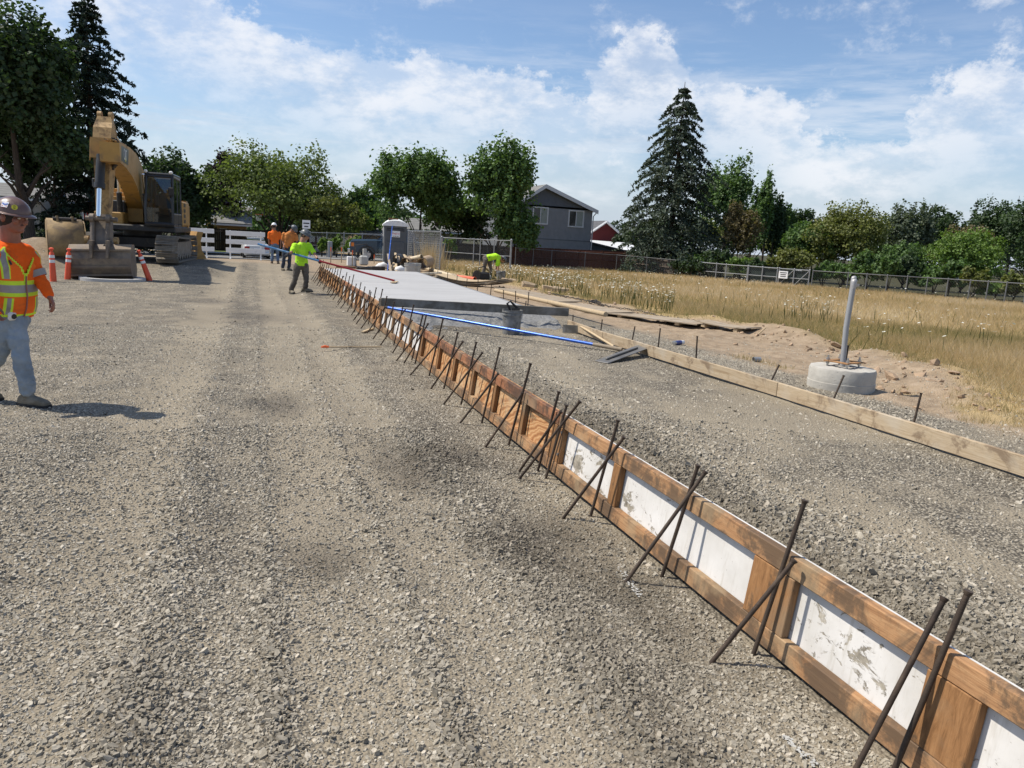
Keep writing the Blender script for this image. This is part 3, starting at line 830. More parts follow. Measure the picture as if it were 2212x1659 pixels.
slab()
simple('screed_paint', (0.115, 0.105, 0.085), 0.7, 0, 0.3, 5, 0.2, 40, dirt=(0.25, 0.24, 0.22), dirt_amt=0.6)
_a = Vector((2.03, 12.95, 0)); _b = Vector((5.02, 11.98, 0)); _d = _b - _a
T = thing('straightedge', 'long dark board laid across the forms at the edge of the wet slab', 'screed board', (_a.x, _a.y, SLAB_Z + 0.028), math.atan2(_d.y, _d.x))
MB().bevbox((_d.length / 2, 0, 0.07), (_d.length, 0.045, 0.14), 0.004).build('board', 'screed_paint', T)
MB().bbox(-0.045, -0.001, -0.02, 0.02, 0.002, 0.13).build('end_cap', 'ply_weathered', T)

simple('bucket_plastic', (0.26, 0.26, 0.25), 0.55, 0, 0.2, 5, 0.25, 30, dirt=(0.10, 0.10, 0.095), dirt_amt=0.8, dscale=6)
simple('bucket_grey', (0.42, 0.42, 0.40), 0.55, 0, 0.15, 5, 0.1, 30, dirt=(0.30, 0.27, 0.22), dirt_amt=0.5)
simple('white_plastic', (0.78, 0.78, 0.76), 0.45, 0, 0.05, 5, dirt=(0.5, 0.46, 0.4), dirt_amt=0.25)
simple('black_rubber', (0.022, 0.022, 0.023), 0.8, 0, 0.25, 9, 0.15, 40, dirt=(0.13, 0.11, 0.09), dirt_amt=0.3)
simple('cured_grey', (0.30, 0.295, 0.28), 0.9, 0, 0.2, 8, 0.6, 40)


def bucket(loc, label, h=0.37, r=0.15, mat='bucket_plastic', fill=True, tools=False, rz=0.0, handle=True):
    T = thing('bucket', label, 'bucket', loc, rz)
    m = MB(); n = 24
    m.lathe([(0.0, 0), (r * 0.86, 0), (r * 0.88, 0.01), (r * 0.97, h * 0.78), (r * 1.06, h * 0.785), (r * 1.06, h * 0.83), (r * 0.98, h * 0.835), (r * 0.99, h * 0.90), (r * 1.05, h * 0.905), (r * 1.05, h * 0.94), (r * 0.99, h * 0.945), (r, h * 0.985), (r * 1.04, h), (r * 0.97, h), (r * 0.93, h * 0.8), (r * 0.83, 0.02), (0, 0.02)], n)
    m.build('shell', mat, T, 40)
    if handle:
        MB().tube([(r * 1.05 * math.cos(a), -0.01 - 0.13 * math.sin(a) * 0.8, h * 0.86 - r * 0.9 * math.sin(a)) for a in np.linspace(0, math.pi, 13)], 0.0035, 6).build('bail', 'galvanised', T, 60)
    if fill: MB().lathe([(0, h * 0.72), (r * 0.92, h * 0.70)], n, cap=False).build('contents', 'cured_grey', T)
    if tools:
        MB().tube([(0.02, 0.0, h * 0.5), (-0.05, 0.01, h + 0.03), (-0.09, 0.0, h + 0.09), (-0.05, -0.03, h + 0.13), (0.03, -0.02, h + 0.06), (0.09, 0.0, h + 0.02)], [0.018, 0.02, 0.016, 0.014, 0.02, 0.016], 8).build('glove', 'black_rubber', T, 60)
        MB().bbox(-0.02, 0.11, -0.03, -0.022, h * 0.6, h + 0.03).build('trowel', 'dark_steel', T)
    return T


_p = hit(1104, 722); bucket((_p.x, _p.y, _p.z), 'dirty grey bucket crusted with concrete standing on the pad before the straightedge', 0.375, 0.15, tools=True)

simple('blue_pole', (0.03, 0.11, 0.46), 0.28, 0.35, 0.15, 4, dirt=(0.30, 0.36, 0.45), dirt_amt=0.25, dscale=8)
simple('blue_pole_pale', (0.09, 0.24, 0.44), 0.35, 0.3, 0.2, 4, dirt=(0.40, 0.45, 0.5), dirt_amt=0.4, dscale=8)
simple('red_pole', (0.30, 0.02, 0.025), 0.35, 0.2, 0.15, 4)
simple('dirty_alu', (0.17, 0.165, 0.155), 0.55, 0.5, 0.25, 7, dirt=(0.20, 0.18, 0.15), dirt_amt=0.6)
# bull float laid over the form: blue handle, grey sleeve, float plate on the pad
_a = Vector((2.03, 12.35, 0.475)); _b = hit(1343, 763); _b.z += 0.05; _d = (_b - _a)
T = thing('bull_float', 'bull float with long shiny blue pole lying from the form to the pad', 'bull float', (_b.x, _b.y, g(_b.x, _b.y)))
o0 = Vector((_b.x, _b.y, g(_b.x, _b.y)))
MB().tube([_a - o0, _a + _d * 0.90 - o0], 0.022, 14).build('pole', 'blue_pole', T, 40)
MB().tube([_a + _d * 0.895 - o0, _b - o0], [0.025, 0.027], 12).build('sleeve', 'ply_weathered', T, 40)
MB().tube([_a - _d.normalized() * 0.03 - o0, _a + _d.normalized() * 0.02 - o0], 0.0232, 12).build('end_cap', 'black_rubber', T, 40)
_l = hit(1298, 784); _r2 = hit(1392, 768)
_c = (_l + _r2) / 2; _e = (_r2 - _l)
T = thing('float_plate', 'flat grey float plate tilted against the pale form board', 'float', (_c.x, _c.y, _c.z + 0.012), math.atan2(_e.y, _e.x))
MB().bevbox((0, 0, 0.055), (_e.length, 0.20, 0.012), 0.003, rot=Matrix.Rotation(math.radians(-6), 4, 'Y')).build('plate', 'dirty_alu', T)
MB().bevbox((-0.05, 0.0, 0.07), (_e.length * 0.7, 0.03, 0.022), 0.004, rot=Matrix.Rotation(math.radians(-6), 4, 'Y')).build('rib', 'dirty_alu', T)
# concrete rake
_l = hit(1205, 722); _r2 = hit(1283, 725); _h0 = hit(1250, 722); _h1 = hit(1340, 762); _e = _r2 - _l
T = thing('concrete_rake', 'concrete rake with muddy blade and pale wooden handle beside the form board', 'rake', (_h0.x, _h0.y, _h0.z), 0)
MB().bevbox((0, 0, 0.075), (0.52, 0.012, 0.13), 0.003, rot=Matrix.Rotation(math.atan2(_e.y, _e.x), 4, 'Z') @ Matrix.Rotation(-0.25, 4, 'X')).build('blade', 'screed_paint', T)
hd = _h1 - _h0
MB().tube([(0, 0, 0.12), (hd.x * 0.05, hd.y * 0.05, 0.135), (hd.x, hd.y, hd.z + 0.03)], [0.015, 0.017, 0.016], 10).build('handle', 'lumber_pale', T, 40)
MB().tube([(hd.x * 0.86, hd.y * 0.86, hd.z * .86 + 0.046), (hd.x * 1.01, hd.y * 1.01, hd.z + 0.03)], 0.0185, 10).build('grip', 'black_rubber', T, 40)

simple('orange_paint', (0.75, 0.13, 0.03), 0.6, 0, 0.12, 6)
_a = hit(697, 759); _b = hit(824, 754); _d = _b - _a
T = thing('survey_lath', 'wooden survey lath with orange tip lying on the haul road', 'lath', (_a.x, _a.y, max(_a.z, 0) + 0.03), math.atan2(_d.y, _d.x))
MB().bevbox((_d.length * 0.55, 0, 0), (_d.length * 0.9, 0.028, 0.018), 0.002).build('stick', 'lumber_pale', T)
MB().tube([(-0.02, 0, 0.0), (0.03, 0.01, 0.006), (0.09, 0, 0.0)], [0.012, 0.02, 0.013], 7).build('painted_tip', 'orange_paint', T)
_a = hit(783, 720); _b = hit(806, 712); _d = _b - _a
o = MB().bevbox((0, 0, 0.012), (max(_d.length, .3), 0.05, 0.024), 0.003, rot=Matrix.Rotation(math.atan2(_d.y, _d.x), 4, 'Z')).build('wood_scrap', 'lumber_pale', loc=((_a + _b) / 2 + Vector((0, 0, 0.01))))
tag(o, 'short scrap of pale wood lying at the foot of the bracing stakes', 'wood scrap')
# paint can on its side, bit of grey pipe
_a = hit(1468, 745)
T = thing('spray_can', 'white and purple spray paint can lying beyond the form board', 'spray can', (_a.x, _a.y, _a.z + 0.036), 0.42 + math.pi)
simple('can_print', (0.06, 0.07, 0.22), 0.3, 0.2, 0.5, 30)
MB().tube([(-0.02, 0, 0), (0.115, 0, 0)], 0.033, 16).build('printed_body', 'can_print', T, 40)
MB().tube([(0.115, 0, 0), (0.15, 0, 0), (0.152, 0, 0)], [0.0335, 0.0335, 0.025], 16).build('base', 'nail_steel', T, 40)
MB().tube([(-0.021, 0, 0), (-0.09, 0, 0), (-0.1, 0, 0)], [0.031, 0.029, 0.02], 16).build('cap', 'white_plastic', T, 40)
_a = hit(1634, 783)
o = MB().lathe([(0.033, -.05), (0.036, -.05), (0.036, 0.05), (0.033, 0.05), (0.033, -.05)], 16, Matrix.Rotation(math.pi / 2, 4, 'Y'), cap=False).build('pipe_offcut', 'galvanised', None, 40, (_a.x, _a.y, _a.z + 0.036), (0, 0, -0.1))
tag(o, 'short offcut of grey pipe lying near the round concrete footing', 'pipe')

# ------------------------------------------------------------------ reading positions off enlarged details of the photograph
def crop(ox, oy, s):
    return lambda x, y: ((ox + x / s) * PW / 4032, (oy + y / s) * PW / 4032)


C1, C2, C3, C4_, CP = crop(0, 350, 2.073), crop(700, 500, 2.37), crop(1300, 600, 2.37), crop(1900, 600, 2.37), crop(3000, 1000, 1.843)
C5_, C6_ = crop(2600, 700, 2.37), crop(3232, 700, 2.37)


def rod_px(a, b, r, name, label, cat, mat, dz=(0.0, 0.0), n=12, hollow=False, group=None, heap=None):
    """a straight pipe or stick between two photo points that rest near the ground"""
    if heap:      # lies up on the heap: its depth is the heap's
        p = at_y(a[0], a[1], heap[0]); q = at_y(b[0], b[1], heap[1])
    else:
        p = hit(a[0], a[1], dz[0]); q = hit(b[0], b[1], dz[1]); p.z += dz[0]; q.z += dz[1]
    o0 = Vector((p.x, p.y, p.z)); m = MB()
    if hollow:
        d = (q - p).normalized(); x, y, _ = frame(d); n_ = 18
        M_ = Matrix(((x.x, y.x, d.x, 0), (x.y, y.y, d.y, 0), (x.z, y.z, d.z, 0), (0, 0, 0, 1))); L_ = (q - p).length
        m.lathe([(r * 0.88, 0), (r, 0), (r, L_), (r * 0.88, L_), (r * 0.88, 0)], n_, M_, cap=False)
    else: m.tube([(0, 0, 0), q - p], r, n)
    o = m.build(name, mat, None, 40, o0)
    return tag(o, label, cat, group)


# ------------------------------------------------------------------ lamp post footing with conduits
def footing():
    t = NT('footing_concrete'); v = t.map(); n = t.noise(v, 5, 7, 0.65)
    pit = t.step(t.voro(t.map((1, 1, 1.4)), 26, out='Distance'), 0.16, 0.09)
    pit = t.mth('MULTIPLY', pit, t.step(t.noise(v, 6, 3), 0.5, 0.6))
    c = t.ramp(n, [(0.3, (0.37, 0.345, 0.30)), (0.7, (0.50, 0.475, 0.42))]); c = t.mix(t.mth('MULTIPLY', pit, 0.75), c, (0.12, 0.105, 0.085))
    t.bump(t.mth('SUBTRACT', n, pit), 0.6, 0.02); t.set(c, 0.92, 0, 0.25)
    f = hit(1818, 849); c = Vector((f.x + 0.35 * 0.62, f.y + 0.35 * 0.78, 0)); gz = g(f.x, f.y) - 0.03
    T = thing('lamp_footing', 'round pitted concrete lamp footing with upright grey conduits', 'footing', (c.x, c.y, gz))
    m = MB(); n_ = 40; rr = random.Random(4)
    prof = [(0.0, -0.1), (0.348, -0.1), (0.35, 0.02), (0.352, 0.11), (0.346, 0.112), (0.347, 0.235), (0.336, 0.262), (0.25, 0.268), (0, 0.272)]
    m.lathe(prof, n_); 
    for p in m.v:
        if p.z > 0.2: p.z += rr.uniform(-.004, .004)
        p.x *= 1 + rr.uniform(-.004, .004)
    m.build('concrete_drum', 'footing_concrete', T, 35)
    simple('rust_wood', (0.33, 0.17, 0.065), 0.75, 0, 0.25, 8, 0.3, 30, dirt=(0.12, 0.08, 0.05), dirt_amt=0.5)
    R_ = Matrix.Rotation(0.32, 4, 'Z')
    pl = MB()
    for dx, dy, sx, sy in ((0, -.115, .33, .055), (0, .115, .33, .055), (-.13, 0, .055, .17), (.13, 0, .055, .17)):
        pl.bevbox((dx, dy, 0.325), (sx, sy, 0.014), 0.003, M=R_)
    pl.build('template_plate', 'rust_wood', T)
    for sx in (-.12, .12):
        for sy in (-.115, .115):
            b = MB(); M_ = R_ @ Matrix.Translation((sx, sy, 0))
            b.tube([(0, 0, 0.26), (0, 0, 0.385)], 0.011, 8, M=M_); b.tube([(0, 0, 0.295), (0, 0, 0.318)], 0.021, 6, M=M_); b.tube([(0, 0, 0.333), (0, 0, 0.356)], 0.021, 6, M=M_)
            b.build('anchor_bolt', 'nail_steel', T)
    simple('pvc_grey', (0.30, 0.305, 0.31), 0.5, 0, 0.12, 5, dirt=(0.22, 0.2, 0.17), dirt_amt=0.3)
    simple('duct_tape', (0.38, 0.37, 0.36), 0.45, 0.3, 0.15, 30, 0.4, 60)
    for k, (dx, dy, h, r) in enumerate(((0.026, 0.045, 1.235, 0.024), (-0.002, 0.002, 1.205, 0.027))):
        cond = MB().tube([(dx, dy, 0.262), (dx - 0.02, dy, 0.7), (dx - 0.0, dy, h)], r, 16).build('conduit', 'pvc_grey', T, 40)
        tp = MB().tube([(dx - 0.002, dy, h - 0.09), (dx, dy, h - 0.01), (dx + .002, dy, h + 0.012), (dx, dy, h + 0.02)], [r * 1.06, r * 1.16, r * 1.05, r * 0.6], 14)
        tp.build('tape_wrap', 'duct_tape', cond, 60)
        if k: MB().bbox(dx + 0.02, dx + 0.075, dy - .003, dy + .003, h - 0.06, h - 0.03).build('loose_tape_end', 'duct_tape', cond)
    MB().tube([(0.05, 0.03, 0.27), (0.06, 0.03, 0.5)], 0.012, 8).build('rebar_stub', 'rusty_steel', T)


footing()

# ------------------------------------------------------------------ plywood stack and lying boards
def bent_sheet(L_, W_, t_, sag, twist=0.0, n=14):
    m = MB(); pts = []
    for i in range(n + 1):
        u = i / n * 2 - 1
        z = sag * u * u; pts.append((u * L_ / 2, z))
    vs_ = []; fs_ = []
    for (x, z) in pts:
        for yy in (-W_ / 2, W_ / 2):
            tw = twist * x * yy
            vs_ += [(x, yy, z + tw), (x, yy, z + t_ + tw)]
    for i in range(n):
        a, b = i * 4, i * 4 + 4
        fs_ += [(a + 1, a + 3, b + 3, b + 1), (a, b, b + 2, a + 2), (a, a + 1, b + 1, b), (a + 2, b + 2, b + 3, a + 3)]
    fs_ += [(0, 2, 3, 1), (n * 4, n * 4 + 1, n * 4 + 3, n * 4 + 2)]
    return m.add(vs_, fs_)


_a = hit(*C3(1075, 1225)); _b = hit(*C3(1660, 1290)); _d = _b - _a; _c = (_a + _b) / 2
ang = math.atan2(_d.y, _d.x)
for k in range(6):
    o = bent_sheet(_d.length * (1.0 - 0.03 * (k % 3)), 0.85, 0.016, 0.16 - 0.008 * k, 0.03 * (k % 2)).build('plywood_sheet', 'ply_weathered' if k < 5 else 'lumber_pale', None, 0, (_c.x + 0.05 * math.sin(k * 2.1), _c.y + 0.35 + 0.04 * math.cos(k * 3.3), _c.z + 0.03 + 0.024 * k), (0, 0, ang + 0.03 * math.sin(k * 1.7)))
    tag(o, 'curling plywood sheet in the stack before the stooping worker, %s from the bottom' % ordinal(k + 1), 'plywood', 'sheets in the curled plywood stack')

# long sheets laid end to end along the dirt bank
ends = [hit(*C4_(110, 1290)), hit(*C4_(640, 1420)), hit(*C4_(1150, 1530)), hit(1500, 712), hit(1608, 722)]
lab = ['weathered plywood strip lying on the dirt next to the curled stack', 'weathered plywood strip beneath the pale pipe edge on the dirt bank', 'weathered plywood strip with a chain lying along it', 'last weathered plywood strip, its end propped toward the concrete footing']
for k in range(4):
    a, b = ends[k], ends[k + 1]; d = b - a; c = (a + b) / 2; W_ = (0.75, 0.7, 0.7, 0.45)[k]
    nrm = Vector((-d.y, d.x, 0)).normalized()
    if nrm.x < 0: nrm = -nrm
    c = c + nrm * W_ * 0.5; z = max(g(c.x, c.y), g(a.x, a.y), g(b.x, b.y), g(c.x - nrm.x * W_ / 2, c.y - nrm.y * W_ / 2)) + 0.05 + 0.018 * (k % 2)
    T = thing('plywood_strip', lab[k], 'plywood', (c.x, c.y, z - 0.03), math.atan2(d.y, d.x), 'plywood strips lying along the dirt bank')
    bent_sheet(d.length * 1.04, W_, 0.019, 0.0 + 0.03 * (k == 3), 0.02).build('sheet', 'ply_weathered', T, 0, (0, 0, 0.03), (0.0, 0.0, 0))
    for q in (-0.35, 0.3):
        MB().bevbox((q * d.length, 0, 0.0), (0.09, W_ * 0.9, 0.058), 0.004).build('bearer', 'lumber_pale', T)
_a, _b = ends[0], ends[2]
rod_px(C4_(120, 1288), C4_(1150, 1512), 0.045, 'edge_pole', 'long pale pole along the near edge of the plywood strips', 'pole', 'lumber_pale', (0.16, 0.2))


def chain(px_pts, name, label, r=0.022, dz=0.1):
    pts = [hit(*p) for p in px_pts]; m = MB(); o0 = pts[0].copy()
    tot = 0
    for a, b in zip(pts[:-1], pts[1:]):
        L_ = (b - a).length; k = max(1, int(L_ / (r * 2.1)))
        for i in range(k):
            p = a.lerp(b, i / k) - o0; p.z += dz + 0.01 * math.sin(i); d = (b - a).normalized(); tot += 1
            s = Vector((-d.y, d.x, 0)) if tot % 2 else Vector((0, 0, 1))
            m.tube([p + d * r * 1.35 * math.cos(t) + s * r * 0.75 * math.sin(t) for t in np.linspace(0, 2 * math.pi, 9)], r * 0.3, 5, caps=False)
    o = m.build(name, 'dark_steel', None, 60, o0); return tag(o, label, 'chain')


chain([C4_(650, 1348), C4_(1000, 1420), C4_(1200, 1470), C4_(1450, 1510), C4_(1700, 1560), (1570, 703)], 'lifting_chain', 'rusty chain stretched along the plywood strips on the dirt', dz=0.075)
chain([C4_(1000, 1432), C4_(1050, 1418), C4_(1090, 1435), C4_(1050, 1440), C4_(1010, 1438), C4_(1080, 1428)], 'coiled_chain', 'coiled heap of chain in the middle of the plywood strips', r=0.03, dz=0.09)
# shackle and stray stakes
rod_px(C5_(905, 1470), C5_(985, 1400), 0.012, 'bent_rod', 'bent pale rod sticking up at the edge of the dry grass', 'rod', 'lumber_pale', (0, .12))
# clods along the bank
simple('clod', (0.34, 0.24, 0.155), 0.95, 0, 0.3, 8, 0.8, 30)
_r = np.random.default_rng(77); n_ = 520
yy = _r.uniform(5.5, 23, n_); xx = np.clip(field_edge(yy) + _r.normal(-0.45, 0.5, n_), 5.3, 11)
cp = np.stack([xx, yy, G(xx, yy)], -1); sz = np.exp(_r.normal(math.log(0.022), .6, n_))
o = scatter_stones('dirt_clods', cp, np.clip(sz, .01, .085), _r.uniform(0, 1, n_), ICO_V, ICO_F, 'clod', 'lumps of brown soil strewn along the edge of the dry grass', 78, 0.75, cat='soil')

# ------------------------------------------------------------------ heap of pipes, tubes and lumber behind the slab
simple('pvc_tan', (0.60, 0.50, 0.34), 0.5, 0, 0.15, 4, dirt=(0.35, 0.27, 0.18), dirt_amt=0.45)
simple('card_tube', (0.36, 0.26, 0.165), 0.85, 0, 0.2, 4, 0.2, 30)
simple('pvc_orange', (0.62, 0.13, 0.06), 0.5, 0, 0.15, 4, dirt=(0.4, 0.25, 0.18), dirt_amt=0.4)
simple('black_pipe', (0.03, 0.03, 0.03), 0.5, 0, 0.2, 4)
HY = hit(*C3(720, 1108)).y
rod_px(C3(815, 1060), C3(1185, 1165), 0.075, 'pipe', 'longest cream pipe lying from the heap toward the orange pipe', 'pipe', 'pvc_tan', (0.08, 0.08), hollow=True, group='pipes in the heap')
rod_px(C3(1185, 1160), C3(1350, 1182), 0.08, 'pipe', 'orange red pipe on the dirt at the end of the cream pipe', 'pipe', 'pvc_orange', (0.08, 0.08), hollow=True)
rod_px(C3(850, 1140), C3(1030, 1130), 0.075, 'pipe', 'short cream pipe lying in front of the longest one', 'pipe', 'pvc_tan', (0.08, 0.08), hollow=True, group='pipes in the heap')
rod_px(C3(545, 1108), C3(640, 1060), 0.11, 'pipe', 'cream pipe at the left foot of the heap', 'pipe', 'pvc_tan', heap=(HY - .3, HY + .4), hollow=True, group='pipes in the heap')
rod_px(C3(735, 1000), C3(855, 972), 0.10, 'pipe', 'cream pipe on top of the heap with dark open end', 'pipe', 'pvc_tan', heap=(HY + .5, HY - .3), hollow=True, group='pipes in the heap')
rod_px(C3(700, 1035), C3(755, 1020), 0.26, 'tube', 'wide brown cardboard tube half buried in the heap', 'tube', 'card_tube', heap=(HY - .1, HY + .9), hollow=True)
rod_px(C3(858, 1035), C3(920, 1015), 0.28, 'tube', 'wide tan cardboard tube at the right end of the heap', 'tube', 'card_tube', heap=(HY - .1, HY + .9), hollow=True)
rod_px(C3(622, 995), C3(645, 985), 0.2, 'tube', 'black drain pipe with open end on the left of the heap', 'tube', 'black_pipe', heap=(HY - .2, HY + .8), hollow=True)
_rr = random.Random(12)
for k in range(11):
    x0 = 560 + k * 24 + _rr.uniform(-20, 20); x1 = x0 + _rr.uniform(-110, 110)
    p = hit(*C3(x0, 1120 - _rr.uniform(0, 15))); q = hit(*C3(x1, 1085)); zt = _rr.uniform(0.15, 0.75)
    d = Vector((q.x - p.x, q.y - p.y, zt)); L_ = max(d.length, 0.8)
    o = MB().bevbox((0, 0, L_ / 2), (0.1, 0.045, L_), 0.004).build('lumber', ('lumber_pale', 'ply_weathered', 'board_pale')[k % 3], None, 0, (p.x, p.y, p.z + 0.03), d.to_track_quat('Z', 'Y').to_euler())
    tag(o, 'broken lumber leaning in the pipe heap, %s counted from its left' % ordinal(k + 1), 'lumber', 'lumber in the pipe heap')
p = hit(*C3(745, 1150)); bucket((p.x, p.y, p.z), 'tall light grey bucket before the pipe heap, left of its twin', 0.5, 0.24, 'bucket_grey', False)
p = hit(*C3(800, 1145)); bucket((p.x, p.y + 0.2, p.z), 'light grey bucket before the pipe heap, right of its twin', 0.48, 0.24, 'bucket_grey', True)
p = hit(*C3(773, 1068)); MBo = MB().tube([(0, 0, 0), (-0.02, 0, 1.3)], 0.05, 10).build('steel_post', 'galvanised', None, 40, p); tag(MBo, 'grey steel post standing behind the two grey buckets', 'post')
simple('white_sheet', (0.72, 0.72, 0.70), 0.6, 0, 0.1, 5, 0.5, 12)
for nm, cxy, s, lab_ in (('plastic_bag', (500, 1085), (0.75, 0.35, 0.28), 'crumpled white plastic sheet at the foot of the portable toilet'), ('plastic_bag', (660, 1118), (0.55, 0.3, 0.26), 'pale crumpled bag below the middle of the pipe heap')):
    p = hit(*C3(*cxy)); m = MB().ball((0, 0, s[2] * 0.35), (s[0] / 2, s[1] / 2, s[2] / 2), 18, 10)
    for v in m.v:
        k = 1 + 0.5 * float(vnoise(v.x * 7 + 3, v.y * 7 + v.z * 9, 5)); v.x *= k; v.y *= k; v.z = max(0, v.z * (1 + 0.7 * float(vnoise(v.x * 9, v.z * 9 + v.y * 5, 8))))
    tag(m.build(nm, 'white_sheet', None, 180, p), lab_, 'plastic sheet')
# clutter left of the toilet: white pail, compactor, orange-tipped laths
p = hit(*C3(198, 1058)); tag(MB().bevbox((0, 0, 0.22), (0.42, 0.36, 0.44), 0.02).build('white_carton', 'white_plastic', None, 0, p), 'small white box by the pickup truck', 'box')
p = hit(*C3(308, 1098)); T = thing('plate_compactor', 'grey petrol plate compactor with bent handle standing behind the slab', 'compactor', p)
MB().bevbox((0, 0, 0.08), (0.6, 0.5, 0.12), 0.03).build('base_plate', 'dark_steel', T); MB().bevbox((0.02, 0, 0.42), (0.36, 0.36, 0.42), 0.06).build('engine', 'bucket_grey', T); MB().tube([(0.05, 0, 0.66), (0.05, 0, 0.92)], 0.09, 12).build('air_filter', 'bucket_grey', T, 40)
MB().tube([(-0.32, -.2, 0.12), (-0.38, -.2, 1.05), (0.1, -.2, 1.12), (0.2, -.2, 0.95), (0.2, .2, .95), (0.1, .2, 1.12), (-.38, .2, 1.05), (-.32, .2, .12)], 0.016, 8).build('handle', 'black_rubber', T, 60)
for k, (cx_, cy0, cy1) in enumerate(((5, 1040, 885), (105, 1030, 885), (207, 1060, 915), (410, 1040, 955), (318, 1010, 935))):
    p = hit(*C3(cx_, cy0)); h_ = (at_y(*C3(cx_, cy1), p.y).z - p.z)
    T = thing('survey_stake', 'slim survey stake with orange tip between haul road and pickup, %s from the left' % ordinal(k + 1), 'survey stake', p, group='survey stakes before the pickup')
    MB().bevbox((0, 0, h_ / 2 - 0.05), (0.045, 0.02, h_ + .1), 0.002).build('stick', 'lumber_pale', T); MB().bevbox((0, 0, h_ - 0.1), (0.05, 0.025, 0.21), 0.002).build('painted_tip', 'orange_paint', T)
# long low bits of lumber and a plank behind the slab
for k, (a, b, w) in enumerate((((60, 1075), (245, 1085), 0.1), ((370, 1098), (490, 1098), 0.16), ((330, 1075), (460, 1080), 0.06))):
    p = hit(*C3(*a)); q = hit(*C3(*b)); d = q - p
    o = MB().bevbox((d.length / 2, 0, w / 2), (d.length, 0.3, w), 0.01).build('plank', ('stud_timber', 'dark_steel', 'board_pale')[k], None, 0, p, (0, 0, math.atan2(d.y, d.x)))
    tag(o, ('rusty timber lying left of the plate compactor', 'dark plank lying at the far edge of the slab by the toilet', 'thin pale board behind the plate compactor')[k], 'plank')
# sawn rock slabs on the bank by the stooping man
simple('tan_rock', (0.42, 0.32, 0.21), 0.9, 0, 0.2, 6, 0.6, 14)
for k, (cx_, cy_, s) in enumerate(((245, 1215, .55), (440, 1262, .5), (620, 1290, .45), (720, 1308, .5))):
    p = hit(*C4_(cx_, cy_)); m = MB().bevbox((0, 0, 0.05), (s, s * 0.6, 0.2), 0.03)
    for v in m.v: v.x += 0.05 * random.uniform(-1, 1); v.z += 0.03 * random.uniform(-1, 1)
    tag(m.build('rock', 'tan_rock', None, 0, p, (0, 0.1, -0.4)), 'flat tan rock on the bank, %s right of the stooping worker' % ordinal(k + 1), 'rock', 'flat rocks on the bank')
# white chalk marks sprayed on the gravel by the form
simple('chalk', (0.40, 0.39, 0.36), 0.95, 0, 0.1, 40)


def chalk(pxs, label):
    rr = random.Random(len(label)); m = MB(); o0 = hit(*pxs[0])
    for a, b in zip(pxs[:-1], pxs[1:]):
        for i in range(70):
            u = rr.random(); p = hit(a[0] + (b[0] - a[0]) * u + rr.uniform(-7, 7), a[1] + (b[1] - a[1]) * u + rr.uniform(-6, 6)); s = rr.uniform(0.002, 0.0075)
            an = rr.uniform(0, 6.3)
            m.add([(p.x - o0.x + s * math.cos(an + q * 1.257) * rr.uniform(.6, 1.3), p.y - o0.y + s * math.sin(an + q * 1.257) * rr.uniform(.6, 1.3), p.z - o0.z + 0.010) for q in range(5)], [(0, 1, 2, 3, 4)])
    tag(m.build('chalk_mark', 'chalk', None, 0, o0), label, 'paint mark', kind='stuff')


chalk([(1335, 1230), (1385, 1290)], 'white paint specks on the gravel at the third bracing stake')
chalk([(1690, 1595), (1760, 1655)], 'white paint streak on the gravel at the bottom edge')

